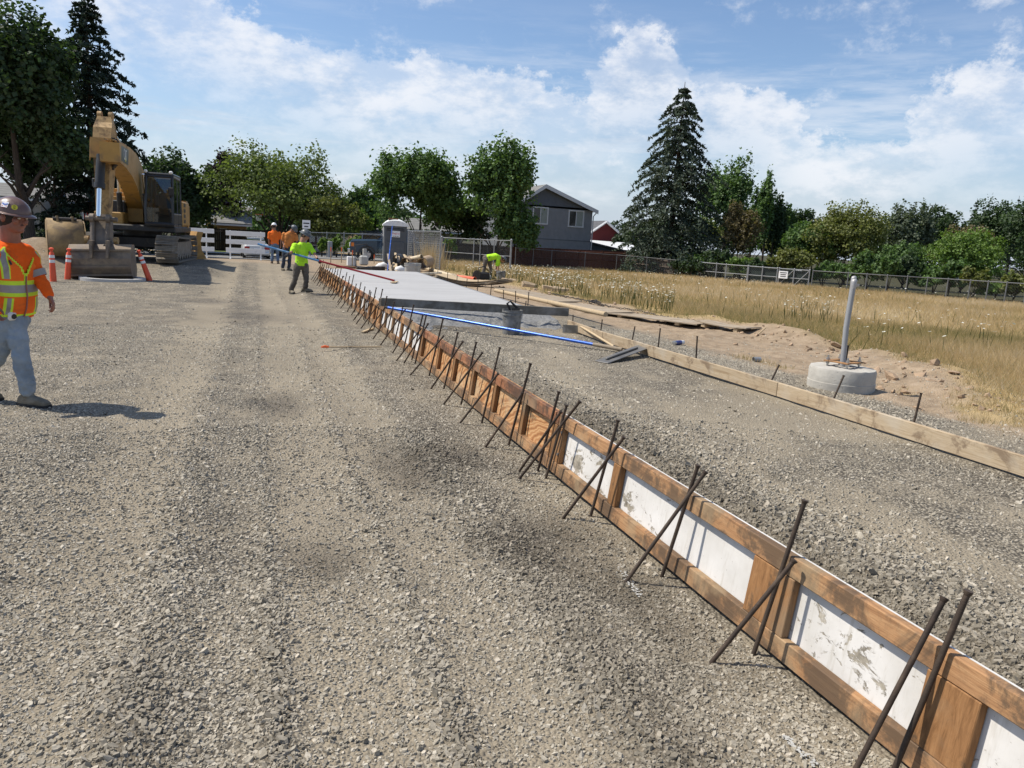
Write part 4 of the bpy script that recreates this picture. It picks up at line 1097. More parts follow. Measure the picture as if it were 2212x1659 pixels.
# ------------------------------------------------------------------ people: joints read off the photo, limbs grown as one surface
class Body:
    """tapered limbs and oval sections gathered into one cloud, fused by a voxel remesh into one continuous skin"""
    def __init__(s): s.m = MB()

    def limb(s, pts, rad, n=14, sq=1.0):
        pts = [Vector(p) for p in pts]; P = []; R = []
        for i in range(len(pts) - 1):
            for k in range(4):
                u = k / 4; P.append(pts[i].lerp(pts[i + 1], u)); R.append(rad[i] + (rad[i + 1] - rad[i]) * u)
        P.append(pts[-1]); R.append(rad[-1])
        s.m.tube(P, R, n, sq=sq)
        for p, r in ((pts[0], rad[0]), (pts[-1], rad[-1])): s.m.ball(p, r * 0.99, 12, 8)
        for p, r in zip(pts[1:-1], rad[1:-1]): s.m.ball(p, r * 1.0, 12, 8)
        return s

    def ball(s, c, r, M=None): s.m.ball(c, r, 18, 12, M); return s

    def loft(s, rings, n=22):
        """rings: (centre, half-width vector, half-depth vector)"""
        vs_ = []; fs_ = []
        for c, a, b in rings:
            for k in range(n):
                t = 2 * math.pi * k / n; ct, st = math.cos(t), math.sin(t)
                ct = math.copysign(abs(ct) ** 0.85, ct); st = math.copysign(abs(st) ** 0.85, st)
                vs_.append(Vector(c) + Vector(a) * ct + Vector(b) * st)
        for i in range(len(rings) - 1):
            for k in range(n): fs_.append((i * n + k, i * n + (k + 1) % n, (i + 1) * n + (k + 1) % n, (i + 1) * n + k))
        fs_.append(tuple(range(n - 1, -1, -1))); fs_.append(tuple((len(rings) - 1) * n + k for k in range(n)))
        s.m.add(vs_, fs_); return s

    def fuse(s, name, mats, parent, vox=0.012, smooth=6, wrinkle=0.0, wscale=9.0, seed=0, cut=None):
        me = s.m.mesh(name); o = bpy.data.objects.new(name + '_tmp', me); COL.objects.link(o)
        md = o.modifiers.new('r', 'REMESH'); md.mode = 'VOXEL'; md.voxel_size = vox; md.use_smooth_shade = True
        sm = o.modifiers.new('s', 'SMOOTH'); sm.iterations = smooth; sm.factor = 0.5
        dg = bpy.context.evaluated_depsgraph_get(); ev = o.evaluated_get(dg)
        out = bpy.data.meshes.new_from_object(ev)
        bpy.data.objects.remove(o); bpy.data.meshes.remove(me)
        n = len(out.vertices); V = np.zeros(n * 3); out.vertices.foreach_get('co', V); V = V.reshape(-1, 3)
        if wrinkle:
            N_ = np.zeros(n * 3); out.vertices.foreach_get('normal', N_); N_ = N_.reshape(-1, 3)
            a = fbm(V[:, 0] * wscale + V[:, 2] * 5, V[:, 2] * wscale * 1.3 + V[:, 1] * 4, seed, 3) + 0.6 * fbm(V[:, 1] * wscale * 1.7 - V[:, 2] * 9, V[:, 0] * wscale + 3, seed + 7, 2)
            V = V + N_ * (wrinkle * a)[:, None]; out.vertices.foreach_set('co', V.ravel())
        out.name = name; out.materials.clear()
        for m in (mats if isinstance(mats, (list, tuple)) else [mats]): out.materials.append(MAT[m])
        if cut is not None:
            C = np.zeros(len(out.polygons) * 3); out.polygons.foreach_get('center', C); C = C.reshape(-1, 3)
            out.polygons.foreach_set('material_index', np.asarray(cut(C), np.int32))
        out.polygons.foreach_set('use_smooth', [True] * len(out.polygons)); out.update()
        o = bpy.data.objects.new(name, out); COL.objects.link(o); o.parent = parent
        return o


def skin_mat(name, col):
    t = NT(name); v = t.map(); n = t.noise(v, 18, 5, 0.6)
    t.set(t.ramp(n, [(0.3, tuple(q * 0.82 for q in col)), (0.7, tuple(q * 1.12 for q in col))]), 0.5, 0, 0.4)
    t.b.inputs['Subsurface Weight'].default_value = 0.06; t.b.inputs['Subsurface Radius'].default_value = (0.01, 0.004, 0.002)


def cloth(name, col, dirt=None, amt=0.3, var=0.2, scale=7, weave=260):
    simple(name, col, 0.9, 0, var, scale, 0.25, weave, dirt, amt, 4.0, 0.15)


skin_mat('skin_tan', (0.36, 0.185, 0.12)); skin_mat('skin_ruddy', (0.30, 0.125, 0.085))
cloth('hiviz_orange', (0.95, 0.17, 0.025), (0.62, 0.13, 0.04), 0.25, 0.1)
cloth('hiviz_orange_shirt', (0.92, 0.13, 0.015), (0.5, 0.10, 0.03), 0.15, 0.12)
cloth('hiviz_lime_trim', (0.62, 0.85, 0.06), None, 0, 0.08); cloth('reflective', (0.33, 0.31, 0.30), (0.2, 0.19, 0.18), 0.3, 0.15)
cloth('lime_shirt', (0.45, 0.83, 0.04), (0.30, 0.45, 0.05), 0.25, 0.12); cloth('faded_orange', (0.62, 0.24, 0.07), (0.36, 0.15, 0.06), 0.4, 0.15)
cloth('shirt_orange', (0.88, 0.18, 0.03), None, 0, 0.1)
cloth('denim_pale', (0.26, 0.31, 0.36), (0.40, 0.42, 0.42), 0.45, 0.25, 5); cloth('denim_mid', (0.13, 0.18, 0.26), (0.24, 0.28, 0.33), 0.4, 0.25, 5); cloth('denim_dark', (0.05, 0.06, 0.085), (0.13, 0.13, 0.14), 0.35, 0.25, 5)
cloth('work_grey', (0.115, 0.10, 0.085), (0.21, 0.185, 0.155), 0.45, 0.25, 5)
cloth('boot_tan', (0.17, 0.145, 0.105), (0.28, 0.25, 0.2), 0.5, 0.25, 9); cloth('boot_brown', (0.13, 0.085, 0.055), (0.24, 0.2, 0.16), 0.5, 0.25, 9); cloth('glove_dark', (0.035, 0.037, 0.04), (0.1, 0.1, 0.1), 0.3)
simple('hat_brown', (0.135, 0.078, 0.065), 0.28, 0, 0.12, 6, dirt=(0.25, 0.17, 0.14), dirt_amt=0.15); simple('hat_white', (0.80, 0.80, 0.79), 0.35, 0, 0.05)
simple('hat_camo', (0.075, 0.085, 0.09), 0.4, 0, 0.5, 14, dirt=(0.25, 0.27, 0.27), dirt_amt=0.45, dscale=12); simple('hair_dark', (0.018, 0.013, 0.01), 0.7, 0, 0.3, 40, 0.5, 120)
simple('eye_white', (0.7, 0.68, 0.65), 0.3); simple('eye_dark', (0.02, 0.015, 0.01), 0.2); simple('lip', (0.30, 0.12, 0.10), 0.5); simple('belt_leather', (0.06, 0.035, 0.02), 0.6)
simple('sticker_blue', (0.03, 0.10, 0.45), 0.4, 0, 0.02); simple('sticker_red', (0.6, 0.03, 0.03), 0.4, 0, .02); simple('sticker_yellow', (0.72, 0.62, 0.04), 0.4, 0, .02); simple('print_dark', (0.02, 0.02, 0.022), 0.5, 0, .02); simple('print_white', (0.82, 0.82, 0.82), 0.5, 0, .02)


def text_part(body, size, M, mat, parent, name='lettering', extrude=0.0008):
    cu = bpy.data.curves.new(name, 'FONT'); cu.body = body; cu.size = size; cu.align_x = 'CENTER'; cu.align_y = 'CENTER'; cu.extrude = extrude
    o = bpy.data.objects.new(name, cu); COL.objects.link(o)
    me = bpy.data.meshes.new_from_object(o.evaluated_get(bpy.context.evaluated_depsgraph_get()))
    bpy.data.objects.remove(o); bpy.data.curves.remove(cu)
    me.transform(M); me.materials.clear(); me.materials.append(MAT[mat])
    o = bpy.data.objects.new(name, me); COL.objects.link(o); o.parent = parent; return o


def basis(x, y, z, o=(0, 0, 0)):
    x, y, z, o = Vector(x), Vector(y), Vector(z), Vector(o)
    return Matrix(((x.x, y.x, z.x, o.x), (x.y, y.y, z.y, o.y), (x.z, y.z, z.z, o.z), (0, 0, 0, 1)))


def head(T, c, face, up, r, skin, hat, hair=True, neck=None, detail=True, vox=0.008, brim_full=True, extra=None):
    """c centre of skull, face direction, up direction, r half head height (~0.115)"""
    f = Vector(face).normalized(); u = (Vector(up) - f * Vector(up).dot(f)).normalized(); s = u.cross(f).normalized()   # s = person's left
    M_ = basis(s, f, u, c)
    B = Body()
    B.ball((0, -0.01 * r / .115, 0.02 * r / .115), (r * 0.70, r * 0.84, r * 0.86), M_)
    B.ball((0, r * 0.10, -r * 0.42), (r * 0.56, r * 0.66, r * 0.56), M_)                 # jaw
    B.ball((0, r * 0.52, -r * 0.74), (r * 0.28, r * 0.24, r * 0.2), M_)                    # chin
    B.m.tube([M_ @ Vector((0, r * 0.74, r * 0.12)), M_ @ Vector((0, r * 0.93, -r * 0.14)), M_ @ Vector((0, r * 0.98, -r * 0.24)), M_ @ Vector((0, r * .72, -r * .30))], [r * 0.08, r * 0.13, r * 0.16, r * 0.14], 8)   # nose
    B.ball((0, r * 0.74, r * 0.20), (r * 0.45, r * 0.14, r * 0.10), M_)                    # brow
    B.ball((0, r * 0.72, -r * 0.47), (r * 0.26, r * 0.13, r * 0.10), M_)                   # mouth
    for sd in (-1, 1):
        B.ball((sd * r * 0.73, -r * 0.10, -r * 0.03), (r * 0.10, r * 0.19, r * 0.28), M_)     # ears
        B.ball((sd * r * 0.40, r * 0.58, -r * 0.15), (r * 0.22, r * 0.16, r * 0.2), M_)       # cheeks
    if neck: B.limb([M_ @ Vector((0, -r * 0.22, -r * 0.55)), neck], [r * 0.56, r * 0.62])
    o = B.fuse('head', skin, T, vox, 4)
    if detail:
        for sd in (-1, 1):
            e = MB().ball((sd * r * 0.30, r * 0.715, r * 0.035), (r * 0.13, r * 0.08, r * 0.055), 12, 8, M_).build('eye', 'eye_white', o, 60)
            MB().ball((sd * r * 0.29, r * 0.775, r * 0.035), (r * 0.055, r * 0.03, r * 0.05), 10, 6, M_).build('pupil', 'eye_dark', e, 60) if False else None
            MB().ball((sd * r * 0.32, r * 0.80, r * 0.19), (r * 0.2, r * 0.05, r * 0.045), 10, 6, M_).build('eyebrow', 'hair_dark', o, 60)
        MB().ball((0, r * 0.79, -r * 0.47), (r * 0.22, r * 0.06, r * 0.035), 10, 6, M_).build('lips', 'lip', o, 60)
        MB().ball((0, r * 0.80, -r * 0.385), (r * 0.25, r * 0.07, r * 0.05), 10, 6, M_).build('moustache', 'hair_dark', o, 60)
    if hair:
        H = Body(); H.ball((0, -r * 0.12, r * 0.10), (r * 0.77, r * 0.82, r * 0.8), M_)
        H.ball((0, -r * 0.42, -r * 0.25), (r * 0.62, r * 0.5, r * 0.55), M_)
        H.fuse('hair', 'hair_dark', T, vox * 1.2, 3, 0.006, 40)
    # hard hat: ribbed dome, brim all round
    hz = r * 0.34; tilt = Matrix.Rotation(math.radians(-4), 4, 'X'); Mh = M_ @ Matrix.Translation((0, -r * 0.02, hz)) @ tilt
    hr = r * 1.10; n = 36; m = MB(); prof = []
    for k in range(10):
        a = math.pi / 2 * k / 9; prof.append((math.cos(a), math.sin(a) * 0.92))
    vs_ = []; fs_ = []
    for (pr, pz) in prof:
        for k in range(n):
            t = 2 * math.pi * k / n
            ridge = 0.035 * math.exp(-(math.cos(t) * pr / 0.16) ** 2) * (pz > 0.2)
            vs_.append((hr * 0.88 * pr * math.cos(t), hr * 1.06 * pr * math.sin(t), hr * (pz + ridge)))
    for i in range(len(prof) - 1):
        for k in range(n): fs_.append((i * n + k, i * n + (k + 1) % n, (i + 1) * n + (k + 1) % n, (i + 1) * n + k))
    m.add(vs_, fs_, Mh)
    rim = []
    for kk, (w, z) in enumerate(((1.0, 0.03), (1.10, 0.0), (1.22, -0.045), (1.22, -0.075), (1.08, -0.035), (0.97, -0.02))):
        for k in range(n):
            t = 2 * math.pi * k / n; fr = 0.10 * max(0, math.sin(t)) * (w > 1.05)
            rim.append((hr * 0.88 * w * math.cos(t), hr * (1.06 * w + fr) * math.sin(t), hr * (z - 0.05 * max(0, math.sin(t)) * (w > 1.15))))
    fr_ = [(i * n + k, i * n + (k + 1) % n, (i + 1) * n + (k + 1) % n, (i + 1) * n + k) for i in range(5) for k in range(n)]
    hh = m.build('hard_hat', hat, T, 60)
    MB().add(rim, fr_, Mh).build('brim', hat, hh, 60)
    return M_, Mh, hr, hh


def hand(T, wrist, direction, palm_n, size, mat, curl=0.6, thumb_side=1, name='hand', vox=0.006):
    """palm with four unequal bent fingers and a thumb leaving the side of the palm"""
    d = Vector(direction).normalized(); nrm = Vector(palm_n); nrm = (nrm - d * nrm.dot(d)).normalized(); s = d.cross(nrm)
    M_ = basis(s, nrm, d, wrist); k = size / 0.19; B = Body()
    B.ball((0, 0, 0.045 * k), (0.040 * k, 0.017 * k, 0.052 * k), M_); B.ball((0, 0, 0.08 * k), (0.042 * k, 0.015 * k, 0.022 * k), M_)
    B.limb([M_ @ Vector((0, 0, -0.03 * k)), M_ @ Vector((0, 0, 0.02 * k))], [0.026 * k, 0.028 * k], sq=0.75)
    for i, L_ in enumerate((0.072, 0.082, 0.077, 0.060)):
        x = (-0.031 + 0.0207 * i) * thumb_side * -1; P = [Vector((x, 0, 0.088))]; a = 0.0
        for seg, fr in enumerate((0.45, 0.32, 0.23)):
            a += curl * (0.75 if seg == 0 else 1.0) * (0.9 + 0.1 * i)
            P.append(P[-1] + Vector((x * 0.04, math.sin(a) * L_ * fr, math.cos(a) * L_ * fr)))
        B.limb([M_ @ (q * k) for q in P], [0.0098 * k, 0.0092 * k, 0.0082 * k, 0.0068 * k], 8)
    ts = thumb_side
    B.limb([M_ @ (Vector(q) * k) for q in ((0.026 * ts, 0.004, 0.025), (0.047 * ts, 0.016, 0.052), (0.050 * ts, 0.028, 0.078), (0.044 * ts, 0.036, 0.098))], [0.014 * k, 0.012 * k, 0.0105 * k, 0.008 * k], 8)
    return B.fuse(name, mat, T, vox, 2)


def boot(T, ankle, toe_dir, size, mat, gz, name='boot', vox=0.011):
    d = Vector(toe_dir); d.z = 0; d.normalize(); s = Vector((0, 0, 1)).cross(d); a = Vector(ankle); base = Vector((a.x, a.y, gz)); k = size / 0.30
    M_ = basis(s, d, (0, 0, 1), base); B = Body()
    B.limb([M_ @ Vector((0, -0.02, 0.06 * k)), a + Vector((0, 0, 0.03))], [0.048 * k, 0.055 * k])
    B.loft([(M_ @ Vector((0, y * k, z * k)), (M_.to_3x3() @ Vector((w * k, 0, 0))), (M_.to_3x3() @ Vector((0, 0, h * k)))) for y, z, w, h in ((-0.095, 0.045, 0.03, 0.03), (-0.08, 0.05, 0.040, 0.046), (-0.02, 0.055, 0.043, 0.055), (0.05, 0.052, 0.046, 0.05), (0.11, 0.045, 0.052, 0.040), (0.16, 0.040, 0.050, 0.034), (0.195, 0.035, 0.035, 0.025))])
    o = B.fuse(name, mat, T, vox, 3, 0.003, 30)
    sole = MB(); pts = [(-0.035, -.10), (0.035, -.10), (0.045, -.02), (0.05, .08), (0.054, .14), (0.036, .20), (-0.036, .20), (-.054, .14), (-.05, .08), (-.045, -.02)]
    n = len(pts); sole.add([M_ @ Vector((x * k, y * k, 0.0)) for x, y in pts] + [M_ @ Vector((x * k * 1.02, y * k * 1.02, 0.026 * k)) for x, y in pts], [tuple(range(n - 1, -1, -1)), tuple(range(n, 2 * n))] + [(q, (q + 1) % n, (q + 1) % n + n, q + n) for q in range(n)])
    sole.build('sole', 'black_rubber', o)
    return o


def torso_rings(pel, chest, neck, s_, f_, w=1.0, belly=1.0):
    """pelvis -> chest -> neck; s_ sideways unit vector, f_ forward unit vector"""
    pel, chest, neck = Vector(pel), Vector(chest), Vector(neck); s_ = Vector(s_).normalized(); f_ = Vector(f_).normalized()
    R = []
    for t, hw, hd, off in ((0.0, .165, .115, 0), (0.18, .168, .118 * belly, .004), (0.42, .160, .118 * belly, .010), (0.68, .172, .118, .012), (1.0, .192, .122, .008)):
        R.append((pel.lerp(chest, t) + f_ * off, s_ * hw * w, f_ * hd * w))
    for t, hw, hd in ((0.35, .200, .112), (0.62, .175, .092), (0.82, .115, .075), (1.0, .066, .064)):
        R.append((chest.lerp(neck, t), s_ * hw * w, f_ * hd * w))
    return R


def person(o):
    """o: dict of world joints and looks"""
    base = Vector(o['base']); T = thing('person', o['label'], 'person', base)
    L = {k: Vector(v) - base for k, v in o['j'].items()}; vx = o.get('vox', 0.014); k = o.get('k', 1.0)
    s_ = Vector(o['side']).normalized(); f_ = Vector(o['fwd']).normalized()
    pel, ch, nk = L['pelvis'], L['chest'], L['neck']; up_t = (ch - pel).normalized()
    f_ = (f_ - up_t * f_.dot(up_t)).normalized(); s_ = (s_ - up_t * s_.dot(up_t)); s_ = (s_ - f_ * s_.dot(f_)).normalized()
    w = o.get('w', 1.0) * k
    # body: one continuous surface under the clothes
    B = Body(); B.loft(torso_rings(pel, ch, nk, s_, f_, w * 0.9, o.get('belly', 1)))
    for a in 'lr':
        B.limb([L['sho_' + a], L['elb_' + a], L['wri_' + a]], [.050 * k, .040 * k, .030 * k]); B.limb([L['hip_' + a], L['kne_' + a], L['ank_' + a]], [.078 * k, .052 * k, .040 * k])
    B.limb([nk - up_t * 0.04, nk + (L['head'] - nk) * 0.5], [.062 * k, .058 * k])
    B.fuse('body', o['skin'], T, max(.016, vx * 1.2), 3)
    # trousers
    B = Body(); B.loft(torso_rings(pel, ch, nk, s_, f_, w * 1.0, o.get('belly', 1))[:2] + [(pel + up_t * 0.10, s_ * .168 * w, f_ * .120 * w)])
    B.ball(pel - up_t * 0.03, (.155 * w, .13 * w, .13 * w))
    for a in 'lr':
        hp, kn, an = L['hip_' + a], L['kne_' + a], L['ank_' + a]
        B.limb([hp, hp.lerp(kn, .5), kn, kn.lerp(an, .45), an + (kn - an).normalized() * 0.02], [.098 * k, .088 * k, .070 * k, .068 * k, .066 * k])
    B.fuse('trousers', o['trousers'], T, vx, 3, 0.018 * k, 15, 3)
    # shirt
    B = Body(); B.loft([(c, a * 1.06, b * 1.08) for c, a, b in torso_rings(pel - up_t * o.get('hem', 0.02), ch, nk, s_, f_, w, o.get('belly', 1))])
    for a in 'lr':
        sh, el, wr = L['sho_' + a], L['elb_' + a], L['wri_' + a]
        if o.get('long_sleeve'): B.limb([sh, sh.lerp(el, .5), el, wr - (wr - el).normalized() * 0.01], [.070 * k, .066 * k, .058 * k, .043 * k])
        else: B.limb([sh, sh.lerp(el, .45), sh.lerp(el, .75)], [.078 * k, .074 * k, .072 * k])
    sh_o = B.fuse('shirt', o['shirt'], T, vx, 3, 0.015 * k, 15, 11)
    for a in 'lr':
        boot(T, L['ank_' + a], o['toe_' + a], 0.30 * k, o['boots'], L['gz_' + a].z if 'gz_' + a in L else 0.0, vox=max(0.009, vx * 0.8))
        hd = o.get('hand_' + a)
        if hd: hand(T, L['wri_' + a], hd[0], hd[1], 0.19 * k, o.get('gloves', o['skin']), hd[2], hd[3], 'hand' if 'gloves' not in o else 'glove', max(0.006, vx * 0.55))
    hinfo = head(T, L['head'], o['face'], o.get('hup', (0, 0, 1)), o.get('hr', 0.118) * k, o['skin'], o['hat'], True, nk, o.get('detail', True), max(0.008, vx * 0.7))
    return T, hinfo, sh_o, L, s_, f_


# --- worker striding in from the left edge: orange vest, brown hard hat
C7 = crop(0, 700, 1.66)


def walker():
    Yc = 7.55
    foot = hit(*C7(205, 1475)); fz = foot.z
    P = lambda x, y, dy=0.0: at_y(*C7(x, y), Yc + dy)
    fwd = Vector((0.80, -0.60, 0)); side = Vector((0.60, 0.80, 0))     # person's left is away from the camera side? (left = up x fwd)
    side = Vector((0, 0, 1)).cross(fwd)
    base = Vector((foot.x - 0.15, foot.y, fz))
    j = dict(pelvis=P(70, 890, .10), chest=P(75, 560, .06), neck=P(68, 412, .05), head=P(82, 262, 0.0),
             sho_l=P(172, 482, .12), elb_l=P(255, 655, .10), wri_l=P(318, 765, .0),
             sho_r=P(-45, 500, -.12), elb_r=P(-95, 680, -.16), wri_r=P(-60, 830, -.25),
             hip_l=P(98, 925, .05), kne_l=P(140, 1160, -.03), ank_l=P(185, 1400, .0),
             hip_r=P(28, 930, .02), kne_r=P(8, 1130, .05), ank_r=P(-135, 1330, .35))
    j['gz_l'] = Vector((0, 0, fz)); j['gz_r'] = Vector((0, 0, g(j['ank_r'].x, j['ank_r'].y)))
    a = j['ank_l']; j['ank_l'] = Vector((a.x, a.y, max(a.z, fz + 0.09))); a = j['ank_r']; j['ank_r'] = Vector((a.x, a.y, g(a.x, a.y) + 0.13))
    for q in ('gz_l', 'gz_r'): j[q] = Vector((base.x, base.y, j[q].z))
    T, (Mf, Mh, hr, hh), sh, L, s_, f_ = person(dict(label='worker in orange vest and brown hard hat striding in at the left edge', base=base, j=j, side=side, fwd=fwd, vox=0.010, skin='skin_ruddy', trousers='denim_pale', shirt='hiviz_orange_shirt', long_sleeve=True, boots='boot_tan', hat='hat_brown',
        toe_l=(0.86, -0.5, 0), toe_r=(0.86, -0.4, 0), face=(0.90, -0.42, -0.06), hr=0.128, w=1.05, belly=1.12,
        hand_l=((0.42, -.25, -0.85), (-0.85, -0.2, -0.3), 0.55, 1), hand_r=((0.3, 0, -1), (0.6, -.4, 0), 0.5, -1)))
    # vest: open shell over the torso, built from the same sections
    pel, ch, nk = L['pelvis'], L['chest'], L['neck']; up = (ch - pel).normalized()
    rings = [(c, a * 1.15, b * 1.2) for c, a, b in torso_rings(pel + up * 0.01, ch, nk, s_, f_, 1.05, 1.12)][:8]
    n = 132; V = []; rows = []
    NS = 120
    cs = [(Vector(c), Vector(a), Vector(b)) for c, a, b in rings]
    for i in range(NS + 1):
        u = i / NS * (len(cs) - 1.001); q = int(u); fr = u - q
        c = cs[q][0].lerp(cs[q + 1][0], fr); a = cs[q][1].lerp(cs[q + 1][1], fr); b = cs[q][2].lerp(cs[q + 1][2], fr); rows.append((c, a, b))
    F = []; MI = []; hgt = []
    for (c, a, b) in rows:
        for k in range(n):
            t = 2 * math.pi * k / n; ct = math.copysign(abs(math.cos(t)) ** .85, math.cos(t)); st = math.copysign(abs(math.sin(t)) ** .85, math.sin(t))
            p = c + a * ct + b * st
            wob = 1 + 0.035 * float(vnoise(t * 3 + 1, p.z * 9, 4)); p = c + (p - c) * wob
            V.append(p)
    H0 = (rows[0][0]).z; H1 = (rows[-1][0]).z
    for i in range(NS):
        v = i / NS
        for k in range(n):
            t = (k + 0.5) / n * 2 * math.pi; fd = math.degrees(abs((t - math.pi / 2 + math.pi) % (2 * math.pi) - math.pi))   # 0 = straight ahead
            sidey = abs(math.cos(t))
            front = math.sin(t) > 0
            # V neck opening and arm holes
            vopen = max(0, (v - 0.50)) * 100
            if front and v > 0.50 and fd < vopen * 0.9: continue
            if v > 0.60 and sidey > 0.93 - 0.25 * max(0, v - .6): continue
            if v > 0.985: continue
            m = 0
            if 0.28 < v < 0.445: m = 1
            if 0.318 < v < 0.407: m = 2
            if v >= 0.46 and 0.50 < sidey < 0.78: m = 1 if not (0.555 < sidey < 0.725) else 2
            if v < 0.26 and front and 0.46 < sidey < 0.78: m = 1 if not (0.53 < sidey < 0.70) else 2
            if v < 0.035: m = 1
            if front and v > 0.44 and fd < vopen * 0.9 + 4: m = 1
            F.append((i * n + k, i * n + (k + 1) % n, (i + 1) * n + (k + 1) % n, (i + 1) * n + k)); MI.append(m)
    m_ = MB(); m_.v = V; m_.f = F; m_.mi = MI
    vest = m_.build('safety_vest', ['hiviz_orange', 'hiviz_lime_trim', 'reflective'], T, 180)
    so = vest.modifiers.new('thickness', 'SOLIDIFY'); so.thickness = 0.006; so.offset = 1
    zp = []
    for (c, a, b) in rows[:int(NS * 0.5)]: zp.append(c + b * 1.03 + f_ * 0.004)
    MB().tube(zp, 0.006, 6).build('zip', 'lip', vest, 60)
    pn = MB().tube([rows[83][0] + rows[83][2] * 0.8 + rows[83][1] * -0.55 + f_ * 0.025, rows[75][0] + rows[75][2] * 0.88 + rows[75][1] * -0.55 + f_ * 0.025], 0.008, 6); pn.build('pen', 'print_dark', vest, 60)
    # cuff band on the sleeve
    el, wr = L['elb_l'], L['wri_l']; sh_ = L['sho_l']; d = (el - sh_)
    MB().tube([sh_ + d * 0.72, sh_ + d * 0.95], [0.0735, 0.0705], 20, caps=False).build('sleeve_band', 'reflective', sh, 60)
    # belt and tape measure
    rb = [(c, a * 1.04, b * 1.05) for c, a, b in torso_rings(pel - up * 0.02, ch, nk, s_, f_, 1.05, 1.12)][:2]
    c, a, b = rb[0]; c = Vector(c) + up * 0.06
    ringp = [c + Vector(a) * math.cos(t) + Vector(b) * math.sin(t) for t in np.linspace(0, 2 * math.pi, 33)]
    MB().tube(ringp, 0.016, 6, caps=False).build('belt', 'belt_leather', T, 60)
    tp = c + Vector(a) * -0.55 + Vector(b) * 0.92 + f_ * 0.02 - up * 0.02
    tm = MB().bevbox(tp, (0.07, 0.04, 0.075), 0.014, rot=basis(s_, f_, up)).build('tape_measure', 'white_plastic', T, 40); tm['label'] = 'cream tape measure clipped to the belt'
    MB().tube([tp + f_ * 0.02, tp + f_ * 0.027], 0.022, 14).build('dial', 'print_dark', tm, 40)
    # stickers on the hat: white shield with blue and red chevrons, round yellow one
    def on_hat(az, el, w, h, mat, nm, parent, push=1.012, rot=0.0, shape='rect'):
        a = math.radians(az); e = math.radians(el)
        p = Vector((hr * 0.88 * math.cos(e) * math.cos(a), hr * 1.06 * math.cos(e) * math.sin(a), hr * 0.92 * math.sin(e))) * push
        nz = p.normalized(); xx = Vector((-math.sin(a), math.cos(a), 0)); yy = nz.cross(xx)
        M2 = Mh @ basis(xx, yy, nz, p) @ Matrix.Rotation(rot, 4, 'Z')
        mm = MB()
        if shape == 'disc': mm.tube([(0, 0, -.001), (0, 0, .001)], w / 2, 20, M=M2)
        elif shape == 'chev': mm.add([(-w / 2, h / 2, .001), (0, 0, .001), (w / 2, h / 2, .001), (w / 2, -h * .1, .001), (0, -h * 0.6, .001), (-w / 2, -h * .1, .001)], [(0, 1, 4, 5), (1, 2, 3, 4)], M2)
        else: mm.box((0, 0, 0), (w, h, 0.002), M=M2)
        return mm.build(nm, mat, parent), M2
    az = 172
    for az_, sx in ((az, 1),):
        st, M2 = on_hat(az_, 30, 0.052, 0.05, 'print_white', 'white_sticker', hh)
        on_hat(az_, 32, 0.044, 0.020, 'sticker_blue', 'blue_chevron', st, 1.026, 0, 'chev'); on_hat(az_, 22, 0.044, 0.020, 'sticker_red', 'red_chevron', st, 1.026, 0, 'chev')
    st, M2 = on_hat(az - 32, 25, 0.044, 0.044, 'sticker_yellow', 'yellow_sticker', hh, 1.012, 0, 'disc')
    text_part('VE\n20', 0.017, M2 @ Matrix.Translation((0, 0, 0.0018)), 'print_dark', st)


walker()


